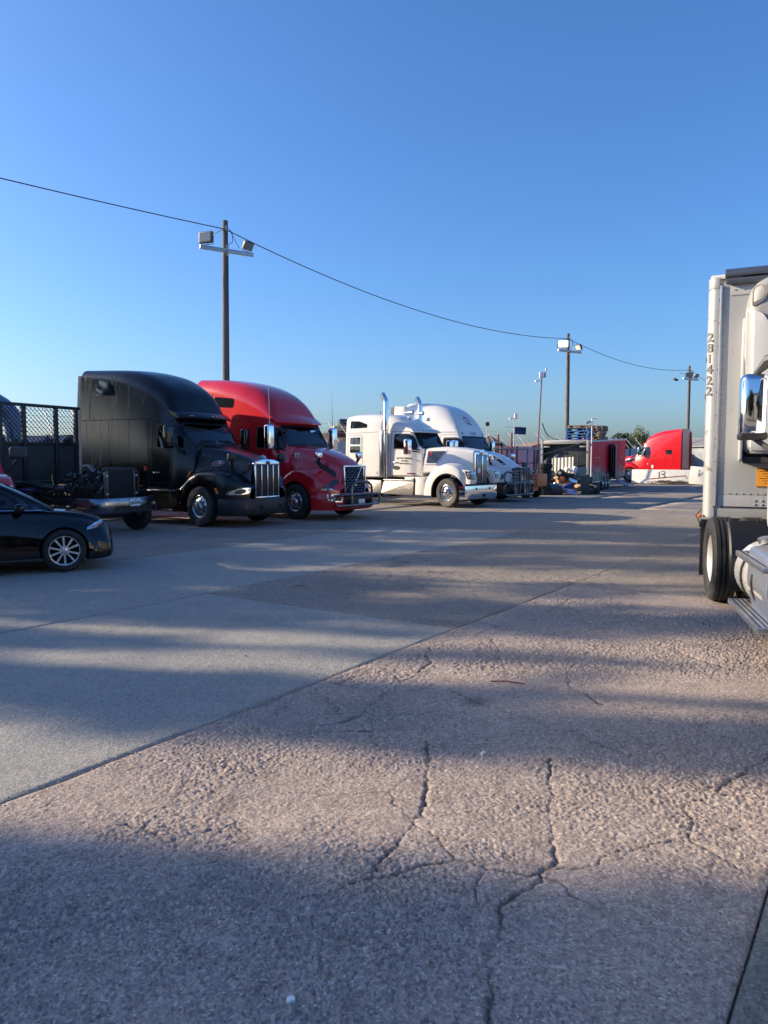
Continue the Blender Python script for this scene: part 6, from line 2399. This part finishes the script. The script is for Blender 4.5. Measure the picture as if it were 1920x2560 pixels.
x, y, z = roofpos(1.15, .5)
labs = ['violet-blue pallet lying at the bottom of the blue stack on the trailer roof', 'blue pallet second from the bottom of the stack on the trailer roof', 'blue pallet third from the bottom of the stack on the trailer roof', 'blue pallet just under the bare wood pallet on the trailer roof', 'bare wood pallet topping the blue stack on the trailer roof']
for k in range(5):
    pallet(labs[k], x + random.uniform(-.06, .06), y + random.uniform(-.06, .06), z + .1565 * k, rzp + random.uniform(-.05, .05), ['pallet_violet', 'pallet_blue', 'pallet_blue', 'pallet_blue', 'pallet_wood'][k], 'pallets on the trailer roof')
for j, (t, s, nn) in enumerate(((2.6, .62, 5), (3.95, .64, 5))):
    x, y, z = roofpos(t, s)
    for k in range(nn):
        lab = ['lowest', 'second', 'third', 'fourth', 'topmost'][k] + ' broken grey pallet in the ' + ('middle stack' if j == 0 else 'stack over the axles') + ' on the trailer roof'
        pallet(lab, x + random.uniform(-.08, .08), y + random.uniform(-.08, .08), z + .1565 * k, rzp + random.uniform(-.12, .12), random.choice(('pallet_grey', 'pallet_wood')), 'pallets on the trailer roof', miss=random.sample(range(7), 2))
x, y, z = roofpos(.6, -.85)
o = MB().loft([[(-.55 + .18 * k, -.25, .9 * math.exp(-k * .75)), (-.55 + .18 * k, .25, .9 * math.exp(-k * .75)), (-.53 + .18 * k, .25, .03 + .9 * math.exp(-k * .75)), (-.53 + .18 * k, -.25, .03 + .9 * math.exp(-k * .75))] for k in range(6)]).build('curved_panel', 'galvanised_dark')
o.location = (x, y, z)
o.rotation_euler = (0, 0, -.3)
tag(o, 'curved dark metal panel on the roof of the red trailer', 'panel')
# tyres
ty, _, _ = wheel_meshes((.37, .25, 'dark_rim', 'steer'), .37, .25, 'dark_rim', 'steer')
tl = ['bottom tyre', 'second tyre from the bottom', 'third tyre from the bottom', 'fourth tyre from the bottom', 'fifth tyre from the bottom', 'topmost tyre']
for k in range(6):
    o = link('loose_tyre', ty, None, (7.75 + random.uniform(-.05, .05), 36.9 + random.uniform(-.05, .05), .13 + .252 * k), (math.pi / 2, 0, random.uniform(0, 3)))
    tag(o, tl[k] + ' of the stack beside the forklift', 'tyre', 'stacked loose tyres')

# junk heap at the open tail: every piece is its own thing
JK = 'junk heaped behind the enclosed trailer'


def junk(name, label, cat, mb, m, loc, rot=(0, 0, 0), bevel=.008):
    o = mb.build(name, m, bevel=bevel)
    o.location = loc
    o.rotation_euler = rot
    tag(o, label, cat, JK)
    return o


def jb(name, label, cat, d, m, loc, rot=(0, 0, 0), bevel=.012):
    return junk(name, label, cat, MB().box((0, 0, 0), d), m, loc, rot, bevel)


def box_open(name, label, d, m, loc, rot):
    mb = MB()
    x, y, z = d
    mb.box((0, 0, -z / 2 + .01), (x, y, .02))
    for s in (-1, 1):
        mb.box((s * x / 2, 0, 0), (.015, y, z))
        mb.box((0, s * y / 2, 0), (x, .015, z))
        mb.box((s * (x / 2 + .08), 0, z / 2 + .03), (.18, y, .012), (0, s * .4, 0))
    return junk(name, label, 'box', mb, m, loc, rot, 0)


mb = MB()
pts = []
for k in range(25):
    pts.append((-.55 + 1.1 * k / 24, .018 if (k // 2) % 2 else -.018))
mb.add([(x, y, 0) for x, y in pts] + [(x, y + .22, .82) for x, y in pts], [(i, i + 1, 26 + i, 25 + i) for i in range(24)])
junk('corrugated_sheet', 'cream corrugated sheet leaning on the junk heap', 'metal sheet', mb, 'cream_sheet', (9.05, 38.65, .98), (0, -.06, -.50), 0)
jb('wood_crate', 'brown wooden crate under the junk heap', 'crate', (.8, .6, .55), 'cardboard', (9.1, 38.9, .28), (0, 0, .3))
box_open('cardboard_box', 'open cardboard box in the middle of the junk heap', (.6, .45, .5), 'cardboard', (9.35, 38.2, .62), (.1, .1, .5))
box_open('cardboard_box', 'crushed cardboard box lying on top of the wooden crate', (.5, .5, .3), 'cardboard', (8.95, 38.3, .72), (.3, -.2, .1))
jb('teal_bin', 'teal plastic bin beside the tyre stack', 'bin', (.5, .45, .5), 'teal_plastic', (8.35, 37.7, .25), (0, 0, .2), .04)
jb('grey_bin', 'low dark grey bin at the foot of the junk heap', 'bin', (.62, .45, .32), 'grey_plastic', (8.4, 37.1, .16), (0, 0, -.1), .03)
jb('printed_box', 'white and violet printed carton at the foot of the junk heap', 'box', (.5, .35, .24), 'violet_print', (9.05, 36.85, .14), (0, .18, .35), .006)
jb('slate_board', 'dark slate board leaning against the junk heap', 'panel', (.5, .05, 1.0), 'slate_panel', (9.78, 36.95, .47), (R(16), R(-14), .3), .006)
jb('milk_crate', 'black plastic crate behind the leaning slate board', 'crate', (.45, .4, .42), 'black_plastic', (10.05, 37.7, .21), (0, 0, .2), .02)
jb('milk_crate', 'black plastic crate set on another black crate', 'crate', (.45, .4, .42), 'black_plastic', (10.02, 37.72, .64), (0, 0, .3), .02)
jb('tool_case', 'black tool case with a white tag at the trailer corner', 'case', (.45, .4, .55), 'black_plastic', (10.5, 37.9, .28), (0, 0, .1), .05)
jb('white_tag', 'small white tag on the black tool case', 'tag', (.1, .01, .1), 'white_vinyl', (10.47, 37.68, .36), (0, 0, .1), 0)
jb('steel_rack', 'grey-green slatted rack standing on the junk heap', 'rack', (.62, .3, .62), 'rack_grey', (9.95, 38.7, .98), (.05, 0, .2), .01)
jb('bumper_cover', 'black car bumper cover lying over the junk heap', 'bumper', (1.2, .3, .22), 'black_plastic', (9.2, 38.0, .92), (.2, .2, .5), .09)
jb('dark_board', 'dark square board tilted on top of the cardboard', 'board', (.5, .05, .42), 'slate_panel', (8.85, 38.0, .98), (.5, .5, .4), .006)
jb('paper_bundle', 'white crumpled paper bundle on the junk heap', 'paper', (.22, .2, .42), 'white_vinyl', (9.62, 38.4, 1.15), (.3, .2, .1), .06)
jb('white_bag', 'white bag on the cardboard boxes', 'bag', (.45, .3, .16), 'white_vinyl', (9.38, 38.55, 1.2), (.1, .2, .3), .06)
jb('broken_panel', 'brown broken plywood leaning under the cream sheet', 'board', (.7, .04, .5), 'cardboard', (9.65, 38.05, .45), (.3, .3, .1), .004)
bm = bmesh.new()
for nm, lab, loc, r_, mm in (('round_drum', 'grey domed drum lid behind the cream sheet', (9.0, 39.45, 1.72), .28, 'galvanised_dark'), ('stuffed_bag', 'dark stuffed bag behind the cream sheet', (8.5, 39.4, 1.55), .26, 'black_rubber'),
                            ('stuffed_bag', 'low black bag beside the tool case', (10.3, 39.0, .4), .42, 'black_rubber'), ('stuffed_bag', 'black bag between the tyres and the cream sheet', (8.6, 39.2, .7), .6, 'black_rubber')):
    bm = bmesh.new()
    bmesh.ops.create_icosphere(bm, subdivisions=3, radius=r_)
    for v in bm.verts:
        v.co *= 1 + .16 * math.sin(v.co.x * 7 / r_ * .5 + 1) * math.cos(v.co.y * 6 / r_ * .5) + random.uniform(-.02, .02)
        v.co.z *= .8
    me = bpy.data.meshes.new(nm)
    bm.to_mesh(me)
    bm.free()
    me.materials.append(MATS[mm])
    me.shade_smooth()
    tag(link(nm, me, None, loc), lab, 'drum' if 'drum' in nm else 'bag', JK)
SC = (('cardboard', 'brown cardboard scrap'), ('slate_panel', 'dark slate scrap'), ('galvanised', 'bright sheet metal scrap'), ('rust_red', 'rusty red metal scrap'), ('black_plastic', 'black plastic scrap'), ('pallet_wood', 'splintered wood scrap'), ('teal_plastic', 'teal plastic scrap'), ('orange_paint', 'orange painted scrap'), ('white_vinyl', 'white plastic scrap'))
for k in range(9):
    jb('scrap_piece', SC[k][1] + ' wedged in the junk heap', 'scrap', tuple(random.uniform(.1, .35) for _ in range(3)), SC[k][0], (random.uniform(8.7, 10.2), random.uniform(37.3, 38.8), random.uniform(.15, .9)), tuple(random.uniform(-.6, .6) for _ in range(3)), .01)


def forklift():
    root = thing('forklift', 'orange forklift with pale flat canopy behind the grille guard', 'forklift', (6.0, 34.6, 0), R(143))
    # local x forward (away), counterweight at the back facing the camera
    MB().prism(rpoly([(-.95, .28), (.7, .28), (.7, .75), (-.2, .8), (-.95, .8)], .06), 'y', -.5, .5).build('chassis', 'orange_paint', root, bevel=.03)
    c = MB().box((-.95, 0, .80), (.74, 1.0, .56)).build('counterweight', 'orange_paint', root, bevel=.05)
    bx('cooler_slot', 'gap', c, (-.95, .5, .62), (.2, .02, .2), bevel=0)
    text('AC', .24, 'dark_vinyl', c, (-1.08, .506, .90), (-1, 0, 0), (0, 0, 1), depth=.002)
    bx('tail_lamp', 'red_vinyl', c, (-.8, .3, 1.14), (.1, .1, .14), bevel=.02)
    for sx, sy in ((-.85, -.62), (-.85, .62), (.75, -.62), (.75, .62)):
        MB().box((sx, sy * .9, 1.55), (.07, .09, 1.25)).build('canopy_post', 'canopy_grey', root, bevel=.01)
    MB().box((-.05, 0, 2.17), (1.75, 1.55, .06)).build('canopy', 'white_trim', root, bevel=.015)
    bx('seat', 'black_plastic', root, (-.2, 0, 1.0), (.5, .5, .14), bevel=.05)
    bx('seat_back', 'black_plastic', root, (-.45, 0, 1.3), (.12, .48, .55), bevel=.05)
    MB().tube([(.5, 0, .8), (.3, 0, 1.2)], .03, 8).build('steering_column', 'black_plastic', root)
    mb = MB()
    for s in (-1, 1):
        mb.box((.98, s * .36, 1.3), (.14, .1, 2.4))
        mb.box((1.5, s * .3, .1), (1.0, .12, .05))
    for z in (.3, 1.2, 2.4):
        mb.box((.98, 0, z), (.08, .7, .12))
    mb.build('mast_and_forks', 'frame_black', root, bevel=.01)
    for s in (-1, 1):
        wheel(root, .55, s * .55, s, r=.36, wd=.24, rim='dark_rim')
        wheel(root, -.75, s * .5, s, r=.29, wd=.2, rim='dark_rim')
    bx('side_mirror', 'chrome', root, (-.3, .8, 1.85), (.1, .26, .2), bevel=.06)


forklift()

# ------------------------------------------------------------ concrete barriers by the red tractor
bp = [(-.30, 0), (.30, 0), (.30, .08), (.17, .35), (.11, .98), (-.11, .98), (-.17, .35), (-.30, .08)]
BR = Vector((.866, -.5, 0))
for k, lab in enumerate(('white concrete barrier with a handwritten letter B', 'white concrete barrier beside the tipped slab', 'plain white concrete barrier behind the refrigerated trailer')):
    q = Vector((17.75, 54.4, 0)) + BR * 4.55 * k
    o = thing('concrete_barrier', lab, 'barrier', tuple(q), math.atan2(BR.y, BR.x), 'concrete barriers')
    MB().prism(bp, 'x', 0, 4.5).build('barrier_body', 'concrete_white', o, bevel=.02)
    if k == 0:
        a = math.atan2(.06, .63)
        mb = MB()
        bxp = 1.85
        S_ = [[(0, .42), (0, 0), (.3, .0), (.4, .1), (.34, .22), (.16, .24)], [(.16, .24), (.34, .27), (.4, .38), (.3, .45), (.12, .43)]]
        for st in S_:
            for p, q in zip(st[:-1], st[1:]):
                def P3(t):
                    return (bxp + t[0], -.118 - (.95 - (.42 + t[1])) * .095 - .012, .42 + t[1])
                mb.bar(P3(p), P3(q), .03, .012, up=(0, -1, 0))
        mb.build('letter', 'dark_vinyl', o)
o = thing('concrete_slab', 'tipped white slab with vertical lettering leaning by the barrier', 'slab', (20.85, 51.4, 0), R(-28))
MB().box((.5, 0, .60), (1.35, .16, 1.2), (R(-8), R(4), 0)).build('slab_body', 'concrete_white', o, bevel=.02)
text('R358328', .17, 'dark_vinyl', o, (.42, -.105, .70), (-.08, .12, -1), (1, 0, -.08), depth=.004, bold=.004)
bx('violet_mark', 'plate_blue', o, (1.1, -.1, .5), (.06, .03, .2), bevel=0)
# branches and pipe lying in front
random.seed(4)
o = thing('pipe', 'thin rusty pipe lying propped in front of the barrier', 'pipe', (18.5, 53.2, 0), R(-30))
MB().tube([(0, 0, .32), (1.2, 0, .45), (2.45, 0, .58), (2.55, 0, .40)], .035, 8).build('pipe_body', 'rust_red', o)
o = thing('brush_pile', 'pile of dark cut branches against the barrier', 'branches', (19.5, 52.7, 0), R(-30))
mb = MB()
for k in range(110):
    a = Vector((random.gauss(.5, .7), random.uniform(-.3, .3), random.uniform(.02, .16)))
    d = Vector((random.uniform(-.5, .5), random.uniform(-.15, .15), random.uniform(-.05, .14)))
    mb.tube([a, a + d * .5 + Vector((0, 0, .03)), a + d], .016, 4)
ob = mb.build('twigs', 'bark', o)
ob['kind'] = 'stuff'

# ------------------------------------------------------------ beyond the fence


def shed(name, label, x, y, w, d, h, rh, rz, wm, rm, opening=True):
    o = thing(name, label, 'building', (x, y, 0), rz)
    MB().prism([(-w / 2, 0), (w / 2, 0), (w / 2, h), (0, h + rh), (-w / 2, h)], 'y', -d / 2, d / 2).build('wall', wm, o)
    for s in (-1, 1):
        MB().add([(0, -d / 2 - .3, h + rh + .08), (0, d / 2 + .3, h + rh + .08), (s * (w / 2 + .35), d / 2 + .3, h - .1), (s * (w / 2 + .35), -d / 2 - .3, h - .1),
                  (0, -d / 2 - .3, h + rh), (0, d / 2 + .3, h + rh), (s * (w / 2 + .35), d / 2 + .3, h - .2), (s * (w / 2 + .35), -d / 2 - .3, h - .2)],
                 [(0, 1, 2, 3), (7, 6, 5, 4), (0, 3, 7, 4), (1, 5, 6, 2), (2, 6, 7, 3)]).build('roof_slope', rm, o, smooth=0)
    if opening:
        bx('window', 'dark_glass', o, (-w * .2, -d / 2 - .02, h - .9), (.9, .06, .9), bevel=.01)
        bx('window_frame', 'white_trim', o, (-w * .2 + .55, -d / 2 - .03, h - .9), (.1, .07, 1.0), bevel=.01)
    return o


shed('shed', 'tan gabled shed behind the fence next to the box mast', 6.5, 60, 4.0, 7, 2.4, 1.0, R(20), 'wall_tan', 'roof_grey')
shed('house', 'low building with grey and rust-brown roof behind the forklift', 15.0, 73, 7, 8, 2.55, .8, R(5), 'wall_tan', 'roof_brown')
shed('house', 'grey building with dark roof past the bright red tractor', 33.5, 78, 6, 8, 3.1, .8, R(10), 'wall_grey', 'roof_grey')
shed('warehouse', 'long low grey warehouse behind the stake bed', -22, 50, 22, 14, 2.7, .35, R(35), 'wall_grey', 'roof_grey', False)


def mound():
    vs = []
    n = 26
    for i in range(n):
        for j in range(n):
            u, v = i / (n - 1) * 2 - 1, j / (n - 1) * 2 - 1
            r_ = max(abs(u), abs(v))
            z = max(0, 1 - math.hypot(u, v) ** 2) * 3.6
            z *= 1 + .12 * math.sin(u * 9 + v * 4) + .08 * math.sin(v * 13 - u * 6)
            vs.append((u * 7, v * 5, z - .1))
    fs = [(i * n + j, (i + 1) * n + j, (i + 1) * n + j + 1, i * n + j + 1) for i in range(n - 1) for j in range(n - 1)]
    o = MB().add(vs, fs).build('dirt_mound', 'dirt', smooth=60)
    o.location = (-1.0, 47.8, 0)
    o['kind'] = 'structure'
    p = thing('bulldozer', 'tan machine parked on the brown mound behind the fence', 'machine', (-2.45, 47.2, 3.15), R(15))
    bx('machine_body', 'tan_paint', p, (0, 0, .35), (1.5, .9, .5), bevel=.05)
    bx('machine_cab', 'dark_glass', p, (-.1, 0, .8), (.5, .6, .45), bevel=.05)
    bx('engine_cover', 'tan_paint', p, (.6, 0, .7), (.4, .7, .4), bevel=.04)
    bx('track', 'rust_red', p, (0, -.5, .14), (1.6, .22, .28), bevel=.1)
    bx('track', 'rust_red', p, (0, .5, .14), (1.6, .22, .28), bevel=.1)


mound()


def tree(label, x, y, h, crown, leafm, dens, seed, trunk=.16, group=None, leaf=.16, clumps=26, name='tree'):
    """tapered trunk, limbs and a crown of leaf faces gathered in clumps. crown = (rx, ry, rz, zc)"""
    rnd = random.Random(seed)
    o = thing(name, label, 'tree', (x, y, 0), 0, group)
    rx, ry, rz, zc = crown
    mb = MB()
    mb.tube([(0, 0, -.1), (rnd.uniform(-.1, .1), rnd.uniform(-.1, .1), h * .35), (rnd.uniform(-.2, .2), rnd.uniform(-.15, .15), h * .7), (0, 0, h * .95)], [trunk, trunk * .8, trunk * .5, trunk * .12], 9)
    cs = []
    for k in range(clumps):
        while True:
            p = Vector((rnd.uniform(-1, 1), rnd.uniform(-1, 1), rnd.uniform(-1, 1)))
            if .15 < p.length < 1:
                break
        p = Vector((p.x * rx * .75, p.y * ry * .7, zc + p.z * rz * .85))
        cs.append(p)
        if k % 2 == 0:
            b0 = Vector((0, 0, max(h * .25, p.z - rz * .5)))
            mb.tube([b0, b0.lerp(p, .5) + Vector((0, 0, -.05 * h * .2)), p], [trunk * .35, trunk * .2, trunk * .06], 6)
    mb.build('trunk', 'bark', o)
    vs = []
    fs = []
    cr = .42 * (rx * ry * rz) ** (1 / 3)
    for c in cs:
        for k in range(int(dens)):
            d = Vector((rnd.gauss(0, 1), rnd.gauss(0, 1), rnd.gauss(0, .8)))
            d = d.normalized() * cr * rnd.random() ** .5
            d = Vector((d.x * min(1, rx / cr * .6), d.y * min(1, ry / cr * .6), d.z))
            p = c + d
            a = Vector((rnd.uniform(-1, 1), rnd.uniform(-1, 1), rnd.uniform(-1, 1))).normalized()
            b = a.cross(Vector((rnd.uniform(-1, 1), rnd.uniform(-1, 1), rnd.uniform(-1, 1)))).normalized()
            s = leaf * rnd.uniform(.6, 1.3)
            k0 = len(vs)
            vs += [p - a * s, p + b * s * .5, p + a * s, p - b * s * .5]
            fs.append((k0, k0 + 1, k0 + 2, k0 + 3))
    me = bpy.data.meshes.new('crown')
    me.from_pydata([tuple(v) for v in vs], [], fs)
    me.materials.append(MATS[leafm])
    link('crown', me, o)
    return o


tree('dark bushy tree behind the fence beside the red enclosed trailer', 22.3, 71.5, 4.4, (1.1, 1.0, 1.3, 3.2), 'leaf_dark', 150, 1, leaf=.11)
tree('pale thin-leaved tree behind the fence near the bright red tractor', 23.6, 70.8, 4.9, (1.25, 1.0, 1.1, 3.6), 'leaf_pale', 60, 2, leaf=.08, clumps=40)

# tall trees along the lot's sunward side, outside the frame: they throw the bands of shade over the paving
TW = [(-7.8, 2.2, 17.5, 130), (-4.4, 2.0, 18.0, 130), (-1.0, 1.7, 18.6, 130), (2.0, 1.15, 18.8, 135), (5.05, .85, 16.0, 70), (8.5, 1.35, 15.4, 75), (10.7, 1.2, 14.8, 65), (12.8, 1.4, 15.4, 75), (15.1, 1.35, 16.4, 85), (17.2, 1.25, 18.5, 100), (19.6, 1.3, 19.5, 110), (6.6, .6, 13.6, 20)]
names = ['first', 'second', 'third', 'fourth', 'fifth', 'sixth', 'seventh', 'eighth', 'ninth', 'tenth', 'eleventh', 'last']
sx, sy = math.sin(SUN_AZ), math.cos(SUN_AZ)
for k, (q, ry, h, dn) in enumerate(TW):
    d = 34.5
    tree(names[k] + ' tall tree in the row along the side of the lot', q * sy + sx * d * 1.0 + 0, -q * sx + sy * d, h, (1.9, ry, h * .36, h * .63), 'leaf', dn, 40 + k, trunk=.26, group='tall trees along the lot', leaf=.2, clumps=34, name='tall_tree')

# unseen warehouse and dark trees, added behind the camera to darken reflections
o = thing('warehouse', 'unseen long tan warehouse added behind the camera to block horizon glow', 'building', (6, -34, 0), R(6))
MB().box((0, 0, 4), (90, 14, 8)).build('wall', 'wall_tan', o)
MB().box((0, 0, 8.1), (91, 15, .25)).build('roof', 'roof_grey', o)
for k in range(9):
    bx('roller_door', 'wall_grey', o, (-36 + 9 * k, 7.05, 2.2), (4.2, .1, 4.4), bevel=.01)

for k in range(9):  # unseen row, added so glossy black paint mirrors dark foliage
    tree(names[k] + ' unseen dense dark tree added behind the camera for dark reflections', -26 + 7.5 * k + (k % 3) * .8, -21 + (k % 2) * 1.6, 8 + (k % 4) * .6, (3.4, 2.4, 3.0, 4.4), 'leaf_dark', 85, 70 + k, trunk=.3, group='unseen dark trees added for reflections', leaf=.42, clumps=40, name='added_dark_tree')

random.seed(77)
MORE = (('cardboard', 'flattened cardboard piece', 'cardboard'), ('galvanised', 'bent galvanised bracket', 'bracket'), ('pallet_wood', 'short wooden plank', 'plank'), ('rust_red', 'rusty brake drum piece', 'scrap'), ('white_vinyl', 'white plastic jug', 'jug'), ('teal_plastic', 'teal plastic tray', 'tray'),
        ('slate_panel', 'dark battery case', 'battery'), ('dirt', 'brown burlap sack', 'sack'), ('blue_lid', 'blue plastic lid', 'lid'), ('cream_sheet', 'cream plastic panel', 'panel'), ('pallet_grey', 'grey split board', 'board'), ('chrome', 'chrome trim piece', 'trim'), ('tan_paint', 'tan metal box', 'box'), ('black_rubber', 'black rubber mat', 'mat'))
for k, (m_, nm, ct) in enumerate(MORE):
    x = random.uniform(8.5, 10.3)
    y = random.uniform(37.2, 38.6)
    z = random.uniform(.1, .35) + max(0, (y - 37.2)) * .55
    jb(nm.split()[-1] + '_piece', nm + ' lying in the junk heap', ct, (random.uniform(.2, .5), random.uniform(.1, .35), random.uniform(.05, .3)), m_, (x, y, z), tuple(random.uniform(-.5, .5) for _ in range(3)), .015)
